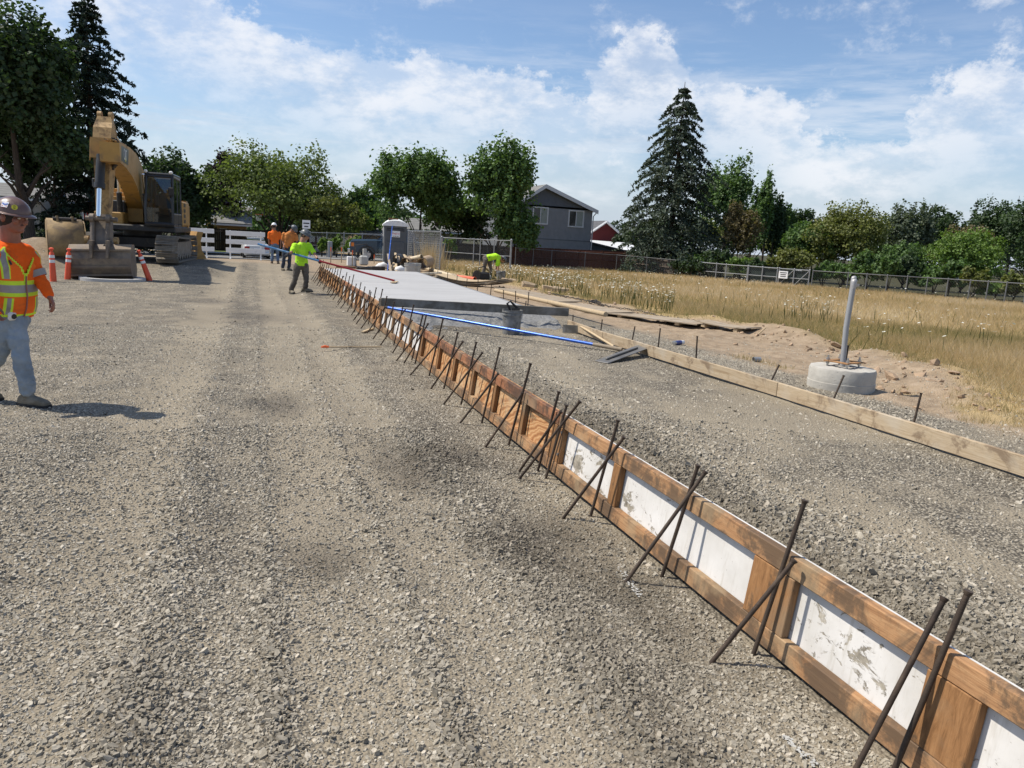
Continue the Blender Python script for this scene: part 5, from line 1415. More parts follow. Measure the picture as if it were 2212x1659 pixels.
# --- lime shirt, working the long float pole
def float_worker():
    Y0 = hit(*C2(1110, 1548)).y
    P = lambda x, y, dy=0.0: at_y(*C2(x, y), Y0 + dy)
    fl = hit(*C2(1052, 1550)); fr = hit(*C2(1185, 1552)); base = Vector((fl.x * .5 + fr.x * .5, Y0, fl.z))
    fwd = Vector((0.72, -0.69, 0)); side = Vector((0, 0, 1)).cross(fwd)
    j = dict(pelvis=P(1152, 1272), chest=P(1155, 1150), neck=P(1163, 1072), head=P(1190, 1012), sho_r=P(1092, 1108, -.12), elb_r=P(1062, 1170, -.28), wri_r=P(1030, 1182, -.42),
             sho_l=P(1222, 1106, .08), elb_l=P(1278, 1185, -.15), wri_l=P(1308, 1236, -.38), hip_r=P(1118, 1300, -.06), kne_r=P(1092, 1420, -.08), ank_r=P(1060, 1530, -.05),
             hip_l=P(1188, 1300, .06), kne_l=P(1198, 1425, .02), ank_l=P(1188, 1532, .05))
    for a in 'lr': q = j['ank_' + a]; j['ank_' + a] = Vector((q.x, q.y, g(q.x, q.y) + 0.1)); j['gz_' + a] = Vector((base.x, base.y, g(q.x, q.y)))
    E_ = on_z(*C3(600, 1208), SLAB_Z + 0.03); Hl = P(1318, 1250, -.42)
    d = (Hl - E_); S_ = E_ + d * 1.80
    pd = d.normalized()
    T = person(dict(label='worker in lime shirt and camouflage hard hat pulling a long float pole', base=base, j=j, side=side, fwd=fwd, vox=0.018, skin='skin_tan', trousers='work_grey', shirt='lime_shirt', boots='boot_tan', hat='hat_camo', gloves='glove_dark', detail=False, hem=0.06,
        toe_l=(1, -.3, 0), toe_r=(.3, -1, 0), face=(0.85, -0.45, -0.35), hand_l=((0.5, -.3, -.8), (0.3, 0.6, 0), 1.1, 1), hand_r=((-.5, -.6, -.4), (0.2, 0.4, -.6), 1.1, -1)))[0]
    T = thing('bull_float', 'bull float held by the lime-shirted worker, half blue and half red pole', 'bull float', E_)
    o0 = Vector(E_)
    MB().tube([Vector((0, 0, 0.03)), Hl - o0], 0.024, 12).build('red_pole', 'red_pole', T, 40)
    MB().tube([Hl - o0, S_ - o0], 0.026, 12).build('blue_pole', 'blue_pole_pale', T, 40)
    fa = Vector((-pd.y, pd.x, 0)).normalized(); ang_ = math.atan2(fa.y, fa.x)
    MB().bevbox((0, 0, 0.0), (0.55, 0.14, 0.018), 0.004, rot=Matrix.Rotation(ang_, 4, 'Z')).build('float_blade', 'lumber_pale', T)
    MB().tube([(0, 0, 0.0), (0, 0, 0.06)], 0.02, 8).build('bracket', 'nail_steel', T)


def back_worker():
    Y0 = hit(*C2(905, 1275)).y; P = lambda x, y, dy=0.0: at_y(*C2(x, y), Y0 + dy)
    fl = hit(*C2(905, 1275)); base = Vector((fl.x, fl.y, fl.z)); fwd = Vector((0.08, 1, 0)); side = Vector((0, 0, 1)).cross(fwd)
    j = dict(pelvis=P(905, 1092), chest=P(903, 1025), neck=P(898, 962), head=P(898, 925, -.02), sho_l=P(858, 990), elb_l=P(850, 1050), wri_l=P(854, 1108, .05), sho_r=P(948, 990), elb_r=P(960, 1052), wri_r=P(960, 1108, .05),
             hip_l=P(884, 1108), kne_l=P(881, 1190), ank_l=P(880, 1260), hip_r=P(926, 1108), kne_r=P(931, 1190, .1), ank_r=P(935, 1262, -.1))
    for a in 'lr': q = j['ank_' + a]; j['ank_' + a] = Vector((q.x, q.y, g(q.x, q.y) + 0.1)); j['gz_' + a] = Vector((base.x, base.y, g(q.x, q.y)))
    person(dict(label='worker in bright orange shirt and white hard hat seen from behind', base=base, j=j, side=side, fwd=fwd, vox=0.02, skin='skin_tan', trousers='denim_mid', shirt='shirt_orange', boots='boot_brown', hat='hat_white', detail=False, w=1.08,
        toe_l=(-.1, 1, 0), toe_r=(.2, 1, 0), face=(0, 1, -.1), hand_l=((0, .1, -1), (1, 0, 0), .5, -1), hand_r=((0, .1, -1), (-1, 0, 0), .5, 1)))


def looking_down():
    Y0 = hit(*C2(1010, 1338)).y; P = lambda x, y, dy=0.0: at_y(*C2(x, y), Y0 + dy)
    fl = hit(*C2(1010, 1338)); base = Vector((fl.x, fl.y, fl.z)); fwd = Vector((0.55, -.83, 0)); side = Vector((0, 0, 1)).cross(fwd)
    j = dict(pelvis=P(1022, 1122, .05), chest=P(1045, 1040), neck=P(1062, 975, -.05), head=P(1083, 952, -.12), sho_r=P(990, 1000), elb_r=P(980, 1066, .02), wri_r=P(992, 1112, -.1), sho_l=P(1098, 1008), elb_l=P(1112, 1068, -.05), wri_l=P(1090, 1112, -.15),
             hip_r=P(1000, 1135), kne_r=P(990, 1230, -.05), ank_r=P(980, 1318), hip_l=P(1046, 1135), kne_l=P(1045, 1230, -.05), ank_l=P(1036, 1320))
    for a in 'lr': q = j['ank_' + a]; j['ank_' + a] = Vector((q.x, q.y, g(q.x, q.y) + 0.1)); j['gz_' + a] = Vector((base.x, base.y, g(q.x, q.y)))
    person(dict(label='worker in faded orange shirt looking down with dark hard hat', base=base, j=j, side=side, fwd=fwd, vox=0.019, skin='skin_tan', trousers='denim_dark', shirt='faded_orange', boots='boot_tan', hat='hat_camo', detail=False, w=1.08,
        toe_l=(.6, -1, 0), toe_r=(.2, -1, 0), face=(0.55, -.5, -.75), hup=(0.3, -.3, .8), hand_l=((0, -.3, -1), (-1, 0, 0), .6, 1), hand_r=((0, -.3, -1), (1, 0, 0), .6, -1)))


def stooping():
    Y0 = hit(*C3(1450, 1185)).y; P = lambda x, y, dy=0.0: at_y(*C3(x, y), Y0 + dy)
    fl = hit(*C3(1450, 1185)); base = Vector((fl.x, fl.y, fl.z)); 
    j = dict(pelvis=P(1462, 985), chest=P(1540, 968), neck=P(1590, 982), head=P(1612, 1002), sho_l=P(1575, 990, .18), elb_l=P(1570, 1065, .2), wri_l=P(1562, 1128, .12), sho_r=P(1568, 998, -.18), elb_r=P(1552, 1068, -.2), wri_r=P(1550, 1132, -.12),
             hip_l=P(1480, 1005, .1), kne_l=P(1498, 1085, .1), ank_l=P(1500, 1165, .1), hip_r=P(1450, 1005, -.1), kne_r=P(1438, 1085, -.12), ank_r=P(1415, 1160, -.1))
    for a in 'lr': q = j['ank_' + a]; j['ank_' + a] = Vector((q.x, q.y, g(q.x, q.y) + 0.1)); j['gz_' + a] = Vector((base.x, base.y, g(q.x, q.y)))
    person(dict(label='worker in lime shirt stooping over a bucket at the edge of the grass', base=base, j=j, side=(.2, .98, 0), fwd=(0.15, 0, -1), vox=0.019, skin='skin_tan', trousers='work_grey', shirt='lime_shirt', boots='boot_tan', hat='hat_camo', detail=False, w=1.05,
        toe_l=(1, -.2, 0), toe_r=(1, -.4, 0), face=(0.65, 0, -.75), hup=(.75, 0, .65), gloves='glove_dark', hand_l=((0, 0, -1), (0.3, -1, 0), .8, 1), hand_r=((0, 0, -1), (0.3, 1, 0), .8, -1)))
    p = hit(*C3(1590, 1200)); bucket((p.x, p.y, p.z), 'dark bucket under the hands of the stooping worker', 0.42, 0.19, 'bucket_plastic', True)
    p = hit(*C3(1430, 1200)); T = thing('power_saw', 'black petrol cut-off saw on the ground before the stooping worker', 'saw', p, 0.2)
    MB().bevbox((0, 0, 0.2), (0.45, 0.28, 0.3), 0.05).build('motor_housing', 'black_rubber', T); MB().tube([(-.2, 0, .3), (-.25, 0, .5), (.0, 0, .58), (.2, 0, .4)], 0.022, 8).build('handle', 'black_rubber', T, 60)
    MB().lathe([(0.0, -.01), (.2, -.01), (.2, .01), (0, .01)], 24, Matrix.Translation((-.35, -.1, .22)) @ Matrix.Rotation(math.pi / 2, 4, 'X')).build('blade', 'dark_steel', T, 40); MB().bevbox((.25, .05, .13), (.2, .2, .2), .04).build('fuel_tank', 'bucket_grey', T)


float_worker(); back_worker(); looking_down(); stooping()

# ------------------------------------------------------------------ excavator
simple('machine_yellow', (0.44, 0.245, 0.06), 0.5, 0, 0.12, 3, 0.05, 40, dirt=(0.25, 0.16, 0.085), dirt_amt=0.42, dscale=2.2)
simple('machine_yellow_worn', (0.42, 0.26, 0.10), 0.65, 0, 0.2, 4, 0.2, 30, dirt=(0.10, 0.065, 0.04), dirt_amt=0.6, dscale=3.5)
simple('mud_yellow', (0.28, 0.19, 0.085), .8, 0, .25, 4, .3, 25, dirt=(0.16, 0.115, 0.075), dirt_amt=.7, dscale=2.5)
simple('machine_black', (0.02, 0.02, 0.021), 0.5, 0, 0.25, 5, dirt=(0.10, 0.085, 0.065), dirt_amt=0.3)
simple('track_steel', (0.25, 0.225, 0.19), 0.6, 0.35, 0.3, 7, 0.3, 30, dirt=(0.30, 0.255, 0.2), dirt_amt=0.55, dscale=5)
simple('bucket_steel', (0.175, 0.14, 0.11), 0.62, 0.3, 0.3, 3, 0.3, 25, dirt=(0.33, 0.26, 0.18), dirt_amt=0.6, dscale=2.4)
simple('chrome', (0.75, 0.76, 0.78), 0.12, 1.0, 0.03); simple('cab_paint', (0.022, 0.024, 0.028), 0.35, 0, 0.15)
simple('seat_grey', (0.055, 0.06, 0.07), 0.8, 0, 0.2)


def glass_mat(name, tint, rough=0.03, alpha=0.45):
    t = NT(name); tr = t.N('ShaderNodeBsdfTransparent'); tr.inputs[0].default_value = tint + (1,)
    gl = t.N('ShaderNodeBsdfGlossy'); gl.inputs['Roughness'].default_value = rough; gl.inputs['Color'].default_value = (0.9, 0.95, 1, 1)
    fr = t.N('ShaderNodeFresnel'); fr.inputs['IOR'].default_value = 1.5
    mx = t.N('ShaderNodeMixShader'); t.L(t.mth('ADD', fr.outputs[0], 0.07), mx.inputs[0]); t.L(tr.outputs[0], mx.inputs[1]); t.L(gl.outputs[0], mx.inputs[2])
    t.L(mx.outputs[0], t.out.inputs[0])


glass_mat('cab_glass', (0.55, 0.68, 0.66)); glass_mat('car_glass', (0.12, 0.14, 0.15))


def excavator():
    th = math.radians(-5); cy = 30.5
    cx = at_y(*C1(1060, 1300), 28.4).x + 0.15
    gz = g(cx, cy); O = Vector((cx, cy, gz))
    T = thing('excavator', 'yellow tracked excavator with wide bucket lowered by orange posts', 'excavator', O)
    R_ = Matrix.Rotation(th, 4, 'Z')           # local -Y is forward, +X is the photo's right
    # tracks
    for sx in (-1.18, 1.14):
        tr = bpy.data.objects.new('track', None); COL.objects.link(tr); tr.parent = T
        shoe = MB(); shoe.box((0, 0, 0.008), (0.70, 0.150, 0.024)); 
        for yy in (-0.07, 0.0, 0.07): shoe.box((0, yy, 0.036), (0.70, 0.02, 0.04), taper=(1, .6))
        me = shoe.mesh('track_shoe'); me.materials.append(MAT['track_steel'])
        r, half = 0.40, 1.65; per = 4 * half + 2 * math.pi * r; n = 46
        for i in range(n):
            d = per * i / n
            if d < 2 * half: y, z, a = -half + d, 2 * r, 0
            elif d < 2 * half + math.pi * r: t = (d - 2 * half) / r; y, z, a = half + r * math.sin(t), r + r * math.cos(t), -t
            elif d < 4 * half + math.pi * r: y, z, a = half - (d - 2 * half - math.pi * r), 0, math.pi
            else: t = (d - 4 * half - math.pi * r) / r; y, z, a = -half - r * math.sin(t), r - r * math.cos(t), math.pi - t
            z += 0.045 - (0.05 * math.sin(math.pi * (d / (2 * half))) if d < 2 * half else 0)
            o = bpy.data.objects.new('track_shoe', me); COL.objects.link(o); o.parent = tr
            o.matrix_local = R_ @ Matrix.Translation((sx, y, z)) @ Matrix.Rotation(a, 4, 'X')
        m = MB()
        m.prism([(-half, 0.16), (half, 0.16), (half + .1, .4), (half - .1, .66), (-half + .1, .66), (-half - .1, .4)], 0.36, M=R_ @ Matrix.Translation((sx, 0, 0.02)) @ Matrix.Rotation(math.pi / 2, 4, 'Z'))
        m.build('track_frame', 'track_steel', tr)
        for yy in (-half, half):
            w_ = MB(); Mw = R_ @ Matrix.Translation((sx, yy, r + .045)) @ Matrix.Rotation(math.pi / 2, 4, 'Y')
            w_.lathe([(0.0, -.2), (0.12, -.2), (0.14, -.17), (0.33, -.16), (0.36, -.1), (0.36, .1), (0.33, .16), (0.14, .17), (0.12, .2), (0, .2)], 24, Mw); w_.build('idler_wheel', 'track_steel', tr, 40)
        for k in range(6):
            w_ = MB(); w_.lathe([(0.0, -.2), (0.10, -.2), (0.10, .2), (0, .2)], 16, R_ @ Matrix.Translation((sx, -1.2 + k * .48, .16)) @ Matrix.Rotation(math.pi / 2, 4, 'Y')); w_.build('track_roller', 'track_steel', tr, 40)
    m = MB(); m.bevbox((0, 0, 0.62), (1.7, 1.6, 0.42), 0.06, M=R_); m.lathe([(0.62, 0.8), (0.62, 1.02)], 28, R_); m.build('undercarriage', 'machine_black', T, 35)
    # upper structure
    U = Matrix.Rotation(math.radians(-3), 4, 'Z')
    MB().bevbox((0, 0.55, 1.10), (2.55, 4.0, 0.22), 0.04, M=U).build('deck_frame', 'machine_black', T)
    # right-hand (photo left) fuel tank and tool box with steps
    MB().bevbox((-0.82, -0.62, 1.38), (0.88, 1.2, 0.42), 0.03, M=U).build('tool_box', 'machine_yellow', T)
    MB().bevbox((-0.82, -0.32, 1.78), (0.86, 1.0, 0.42), 0.03, M=U).build('dark_panel', 'machine_black', T)
    st = MB()
    for k in range(3): st.bevbox((-0.82, -0.2 + 0.28 * k, 2.06 + 0.14 * k), (0.84, 0.3, 0.14), 0.015, M=U)
    st.build('step', 'machine_yellow', T)
    MB().bevbox((-0.75, 0.9, 1.72), (1.0, 1.3, 1.02), 0.05, M=U).build('hydraulic_tank', 'machine_yellow', T)
    MB().bevbox((0.05, 1.35, 1.62), (2.5, 1.5, 0.82), 0.06, M=U).build('engine_hood', 'machine_yellow', T)
    cw = MB(); n = 14; vs_ = []
    pr = [(-1.28, 1.7), (1.28, 1.7), (1.26, 2.2), (0.95, 2.6), (0.4, 2.78), (-0.4, 2.78), (-.95, 2.6), (-1.26, 2.2)]
    k_ = len(pr); cw.add([(x, y, 1.15) for x, y in pr] + [(x, y, 2.05) for x, y in pr] + [(x * .96, y - .06, 2.16) for x, y in pr], [tuple(range(k_ - 1, -1, -1)), tuple(range(2 * k_, 3 * k_))] + [(i, (i + 1) % k_, (i + 1) % k_ + k_, i + k_) for i in range(k_)] + [(i + k_, (i + 1) % k_ + k_, (i + 1) % k_ + 2 * k_, i + 2 * k_) for i in range(k_)], U)
    cw.build('counterweight', 'machine_yellow', T)
    # left-hand side housing behind the cab with louvres
    MB().bevbox((0.98, 1.05, 1.66), (0.62, 1.5, 0.90), 0.05, M=U).build('side_housing', 'machine_yellow', T)
    for k in range(4):
        MB().bevbox((1.295, 0.75 + 0.0, 1.40 + 0.19 * k), (0.012, 0.42, 0.13), 0.004, M=U).build('vent_grille', 'machine_black', T)
    for a, b in (((-1.2, -.1, 2.0), (-1.2, -.1, 2.85)), ((-1.2, 1.4, 2.2), (-1.2, 1.4, 2.85)), ((-1.2, -.1, 2.85), (-1.2, 1.4, 2.85)), ((-.4, .2, 2.4), (-.4, .2, 2.95)), ((-.4, 1.4, 2.2), (-.4, 1.4, 2.95)), ((-.4, .2, 2.95), (-.4, 1.4, 2.95))):
        MB().tube([a, b], 0.02, 6, M=U).build('handrail', 'machine_yellow', T)
    MB().tube([(-.1, 1.2, 2.0), (-.1, 1.2, 2.55), (-.1, 1.3, 2.62)], 0.06, 10, M=U).build('exhaust', 'machine_black', T, 40)
    mr = MB(); mr.tube([(-1.15, -.6, 1.9), (-1.3, -.75, 2.5)], 0.015, 6, M=U); mr.bevbox((-1.28, -.78, 2.52), (.2, .06, .3), .03, M=U); mr.build('mirror', 'machine_black', T)
    # cab
    cab = bpy.data.objects.new('cab', None); COL.objects.link(cab); cab.parent = T
    x0, x1, y0, y1, z0, z1 = 0.36, 1.26, -1.62, 0.22, 1.22, 2.92
    y0t = y0 + 0.16
    fr = MB(); tb = 0.045
    A_ = [(x0, y0, z0 + .1), (x1, y0, z0 + .1), (x0, y0 - 0.02, 1.75), (x1, y0 - .02, 1.75), (x0 + .03, y0t, z1 - .06), (x1 - .03, y0t, z1 - .06)]
    for xx, xt in ((x0 + .03, x0 + .05), (x1 - .03, x1 - .05)):
        fr.tube([(xx, y0, z0), (xx, y0 - .02, 1.8), (xt, y0t, z1 - .08)], tb, 8, M=U); fr.tube([(xx, y1 - .03, z0), (xt, y1 - .05, z1 - .1)], tb * 1.1, 8, M=U)
        fr.tube([(xt, y0t, z1 - .08), (xt, y1 - .05, z1 - .1)], tb, 8, M=U); fr.tube([(xx, -.62, z0), (xt, -.6, z1 - .1)], tb * .9, 8, M=U)
        fr.tube([(xx, y0, 1.62), (xx, y1, 1.62)], tb * .8, 8, M=U)
    fr.tube([(x0, y0t, z1 - .08), (x1, y0t, z1 - .08)], tb, 8, M=U); fr.tube([(x0, y0, z0 + .05), (x1, y0, z0 + .05)], tb * 1.4, 8, M=U)
    fr.build('cab_frame', 'cab_paint', cab, 40)
    MB().bevbox(((x0 + x1) / 2, (y0 + y1) / 2 + .07, z1 - .02), (x1 - x0, y1 - y0 - .12, 0.12), 0.04, M=U).build('cab_roof', 'cab_paint', cab)
    MB().bevbox(((x0 + x1) / 2, (y0 + y1) / 2, z0 + .02), (x1 - x0, y1 - y0, 0.12), 0.02, M=U).build('cab_floor', 'cab_paint', cab)
    MB().bevbox((x0 + .45, y1 - .05, 1.75), (x1 - x0 - .04, .06, 1.1), 0.02, M=U).build('cab_back', 'cab_paint', cab)
    w_ = MB(); w_.add([(x0 + .05, y0 - .005, z0 + .12), (x1 - .05, y0 - .005, z0 + .12), (x1 - .06, y0 - .02, 1.8), (x1 - .08, y0t - .01, z1 - .12), (x0 + .08, y0t - .01, z1 - .12), (x0 + .06, y0 - .02, 1.8)], [(0, 1, 2, 5), (5, 2, 3, 4)], U); w_.build('windscreen', 'cab_glass', cab)
    for xx, nm in ((x1 - .02, 'side_window'), (x0 + .02, 'side_window')):
        MB().add([(xx, y0 + .06, 1.68), (xx, y1 - .1, 1.68), (xx, y1 - .12, z1 - .16), (xx, y0t + .05, z1 - .14)], [(0, 1, 2, 3)], U).build(nm, 'cab_glass', cab)
    MB().add([(x1 + .003, y0 + .03, z0 + .08), (x1 + .003, y1 - .02, z0 + .08), (x1 + .003, y1 - .02, 1.6), (x1 + .003, y0 + .03, 1.6)], [(0, 1, 2, 3)], U).build('door_panel', 'cab_paint', cab)
    MB().bevbox((.82, -.35, 1.62), (.5, .5, .16), .05, M=U).bevbox((.82, -.08, 2.02), (.5, .16, .75), .06, M=U).build('seat', 'seat_grey', cab)
    MB().bevbox((.45, -1.2, 1.75), (.1, .3, .5), .03, M=U).bevbox((1.12, -.5, 1.75), (.14, .5, .14), .03, M=U).build('console', 'seat_grey', cab)
    for xx in (x0 + .04, x1 - .08):
        MB().bevbox((xx, y0t - .02, z1 + .06), (.12, .1, .1), .03, M=U).build('work_light', 'white_plastic', cab)
    MB().bevbox((x1 - .05, y0 - .1, 2.35), (.18, .05, .3), .03, M=U).build('mirror', 'machine_black', cab)
    # arm: points of the boom plane are read off the photo at assumed depths
    Ui = U.inverted()
    W = lambda x, y, Y: at_y(*C1(x, y), Y) - O
    foot_b = U @ Vector((-0.16, -0.35, 1.55)); tipw = W(945, 500, 24.75); kink = W(1105, 640, 27.35); kink.z = max(kink.z, 3.0)
    bd = (tipw - foot_b); bd.z = 0; bd.normalize(); bs = Vector((-bd.y, bd.x, 0))
    # boom outline in its own vertical plane (distance forward, height)
    def pl(p): return Vector(((Vector(p) - foot_b).dot(bd), p.z))
    t2 = pl(tipw); L_ = t2.x
    z0b, zt = foot_b.z, tipw.z
    sg_ = 1 if bs.x > 0 else -1

    def flank(c):
        r = Vector(ray(*C1(*c))); q0 = Vector((0, 0, CAMH)) - O - foot_b; k = (sg_ * .24 - bs.dot(q0)) / bs.dot(r); p = q0 + r * k
        return (p.dot(bd), p.z + z0b)
    top = [(-.1, z0b + .3)] + sorted(flank(c) for c in ((975, 440), (1060, 478), (1112, 530), (1150, 600), (1178, 700), (1195, 830)))
    bot = [(0.0, z0b - .25)] + sorted(flank(c) for c in ((982, 600), (1035, 650), (1078, 710), (1115, 790), (1145, 880), (1165, 980)))
    L_ = top[-1][0]; zt = top[-1][1] - .2
    def plane(x, z, s): return foot_b + bd * x + bs * s + Vector((0, 0, z - foot_b.z))
    bm_ = MB(); N_ = len(top); hw = 0.24
    vs_ = [plane(x, z, -hw) for x, z in top] + [plane(x, z, hw) for x, z in top] + [plane(x, z, -hw) for x, z in bot] + [plane(x, z, hw) for x, z in bot]
    fs_ = []
    for i in range(N_ - 1):
        fs_ += [(i, i + 1, N_ + i + 1, N_ + i), (2 * N_ + i, 3 * N_ + i, 3 * N_ + i + 1, 2 * N_ + i + 1), (i, 2 * N_ + i, 2 * N_ + i + 1, i + 1), (N_ + i, N_ + i + 1, 3 * N_ + i + 1, 3 * N_ + i)]
    fs_ += [(0, N_, 3 * N_, 2 * N_), (N_ - 1, 3 * N_ - 1, 4 * N_ - 1, 2 * N_ - 1)]
    boom = bm_.add(vs_, fs_).build('boom', 'machine_yellow', T)
    # decal plate with maker's lettering on the visible flank
    sgn = 1 if bs.x > 0 else -1
    fl = lambda x, z, o=0.004: plane(x, z, sgn * (hw + o))
    bx = bd if sgn < 0 else -bd
    # reading direction: left to right in the photo
    rd = -bd
    pa = [*(fl(flank(c)[0], flank(c)[1]) for c in ((990, 585), (1045, 625), (1050, 500), (990, 462)))]
    MB().add(pa, [(0, 1, 2, 3)]).build('decal_plate', 'cab_paint', boom)
    ctr = (pa[0] + pa[1] + pa[2] + pa[3]) / 4 + bs * sgn * 0.006
    dx = ((pa[1] + pa[2]) / 2 - (pa[0] + pa[3]) / 2).normalized(); nz = bs * sgn; up_ = nz.cross(dx)
    text_part('CAT', 0.42, basis(dx, up_, nz, ctr), 'print_white', boom, 'boom_lettering', 0.002)
    tri = MB().add([ctr + dx * (-.14) - up_ * .17 + nz * .003, ctr + dx * .14 - up_ * .17 + nz * .003, ctr - up_ * .02 + nz * .003], [(0, 1, 2)]); tri.build('yellow_triangle', 'sticker_yellow', boom)
    # boom cylinders
    for s in (-0.42, 0.42):
        a = plane(0.45, z0b - .55, s); b = plane((bot[3][0] + top[3][0]) / 2, (bot[3][1] + top[3][1]) / 2, s * 0.9); mid = a.lerp(b, 0.66)
        cyl = MB().tube([a, mid], 0.085, 14).build('boom_cylinder', 'machine_black', T, 40); MB().tube([mid, b], 0.048, 12).build('piston_rod', 'chrome', cyl, 40)
    # hydraulic pipes over the boom, hose loops by the joint
    for s in (-.1, .1): MB().tube([plane(x, z + .06, s) for x, z in top[1:]], 0.026, 8).build('hydraulic_pipe', 'machine_yellow_worn', boom, 60)
    # stick
    st_top = W(850, 225, 24.25); st_piv = W(912, 520, 24.45); st_bot = W(838, 1060, 23.75)
    sd_ = (st_bot - st_top).normalized(); sx_ = Vector((1, -0.1, 0)); sx_ = (sx_ - sd_ * sx_.dot(sd_)).normalized(); sf = sd_.cross(sx_).normalized()
    if sf.y > 0: sf = -sf      # towards the camera
    def box_along(pts, name, mat, parent, bev=True):
        m = MB(); vs_ = []; fs_ = []
        for c, hw_, hd in pts:
            vs_ += [c - sx_ * hw_ - sf * hd, c + sx_ * hw_ - sf * hd, c + sx_ * hw_ + sf * hd, c - sx_ * hw_ + sf * hd]
        for i in range(len(pts) - 1):
            for k in range(4): fs_.append((i * 4 + k, i * 4 + (k + 1) % 4, i * 4 + 4 + (k + 1) % 4, i * 4 + 4 + k))
        fs_ += [(3, 2, 1, 0), tuple((len(pts) - 1) * 4 + k for k in range(4))]
        return m.add(vs_, fs_).build(name, mat, parent)
    LS = (st_bot - st_top).length; pt = lambda u: st_top + sd_ * LS * u - sf * 0.12
    stick = box_along([(pt(0.0), .17, .12), (pt(.06), .21, .16), (pt(.12), .23, .26), (pt(.30), .22, .34), (pt(.5), .19, .28), (pt(.8), .17, .2), (pt(1.0), .16, .14)], 'stick', 'machine_yellow_worn', T)
    for s in (-.14, .14): MB().tube([pt(-.02) + sx_ * (s - .05), pt(-.02) + sx_ * (s + .05)], .11, 14).build('pin_boss', 'machine_yellow_worn', stick, 40)
    # guard plate over the cylinder head
    gd = W(830, 492, 24.0); vs_ = []
    g_ = MB(); hz = 0.34
    for zz in (-hz, hz):
        for xo, fo in ((-.36, -.2), (-.26, .12), (.26, .12), (.36, -.2)): vs_.append(gd + sx_ * xo * .92 + sf * fo + sd_ * zz * .8)
    g_.add(vs_, [(0, 1, 5, 4), (1, 2, 6, 5), (2, 3, 7, 6)]); gp = g_.build('cylinder_guard', 'machine_yellow', T); gp.modifiers.new('t', 'SOLIDIFY').thickness = 0.02
    for xo in (-.12, .14): MB().tube([gd + sx_ * xo + sf * .12 + sd_ * .12, gd + sx_ * xo + sf * .135 + sd_ * .12], .02, 8).build('bolt', 'machine_black', gp)
    # bucket cylinder with bright rod
    a = W(826, 540, 23.75); b = W(812, 800, 23.55); c = W(806, 1040, 23.45)
    cyl = MB().tube([a, b], 0.115, 16).build('bucket_cylinder', 'machine_black', T, 40); MB().tube([b - (b - a).normalized() * .1, b + (c - b).normalized() * .04], .14, 16).build('gland', 'machine_black', cyl, 40); MB().tube([b, c], 0.062, 14).build('piston_rod', 'chrome', cyl, 40)
    # stick cylinder above the boom
    a = plane(top[2][0], top[2][1] + .25, 0); b = st_top - sf * .25 + sd_ * .12; mid = a.lerp(b, .6)
    cyl = MB().tube([a, mid], .075, 14).build('stick_cylinder', 'machine_black', T, 40); MB().tube([mid, b], .042, 12).build('piston_rod', 'chrome', cyl, 40)
    for k, (p0, p1, p2, p3) in enumerate((((905, 540), (895, 640), (985, 690), (985, 480)), ((915, 560), (900, 600), (945, 630), (960, 420)), ((925, 400), (960, 470), (975, 560), (940, 610)), ((900, 430), (912, 500), (918, 560), (905, 640)), ((925, 420), (935, 500), (940, 580), (915, 660)), ((945, 410), (955, 500), (958, 580), (930, 640)), ((915, 400), (925, 450), (930, 520), (925, 600)))):
        q = [W(*p, 24.2 - .1 * (k % 3)) for p in (p0, p1, p2, p3)]
        pts = [q[0] * (1 - t) ** 3 + q[1] * 3 * t * (1 - t) ** 2 + q[2] * 3 * t * t * (1 - t) + q[3] * t ** 3 for t in np.linspace(0, 1, 14)]
        MB().tube(pts, .032 if k < 3 else .05, 8).build('hose', 'black_rubber', T, 60)
    # linkage and coupler
    lk = W(820, 1060, 23.5)
    ln = MB(); ln.tube([lk - sx_ * .36, lk + sx_ * .42], .06, 14)
    for s in (-.2, .2): ln.tube([lk + sx_ * s, lk + sx_ * s * .8 + sd_ * .75 + sf * .05], .06, 8); ln.tube([lk + sx_ * (s - .05), lk + sx_ * (s + .05)], .13, 14)
    ln.build('bucket_linkage', 'bucket_steel', T, 40)
    box_along([(st_bot - sf * .05 - sd_ * .1, .2, .16), (W(830, 1230, 23.6), .24, .2), (W(830, 1300, 23.55), .34, .22), (W(830, 1400, 23.5), .28, .12)], 'coupler', 'bucket_steel', T)
    for s in (-.36, .36): MB().tube([W(830, 1235, 23.5) + sx_ * s - sx_ * .05, W(830, 1235, 23.5) + sx_ * s + sx_ * .05], .1, 12).build('pin_boss', 'machine_yellow_worn', T, 40)
    # bucket: curved shell seen from behind, side plates, lip
    bl = W(590, 1410, 23.35); br = W(1085, 1410, 23.35); bc = (bl + br) / 2; bw = (br - bl).length * 1.0; bx_ = (br - bl).normalized()
    ztop = W(830, 1268, 23.3).z; zbot = W(830, 1562, 23.3).z
    Hh = ztop - zbot; prof = []
    prof = [(-.12, ztop), (-.30, ztop - Hh * .12), (-.42, ztop - Hh * .38), (-.40, ztop - Hh * .66), (-.26, zbot + Hh * .14), (.0, zbot + .03), (.35, zbot), (.62, zbot + .02)]
    m = MB(); n = len(prof); vs_ = []; bq = Vector((bx_.y, -bx_.x, 0))
    if bq.y > 0: bq = -bq        # towards the camera
    for s in (-.5, .5):
        for off in (0, .025):
            for (y, z) in prof: vs_.append(bc + bx_ * bw * s - bq * (y + off) + Vector((0, 0, z - bc.z)))
    fs_ = []
    for i in range(n - 1): fs_ += [(i, i + 1, 2 * n + i + 1, 2 * n + i), (n + i, 3 * n + i, 3 * n + i + 1, n + i + 1)]
    bk = m.add(vs_, fs_).build('bucket', 'bucket_steel', T)
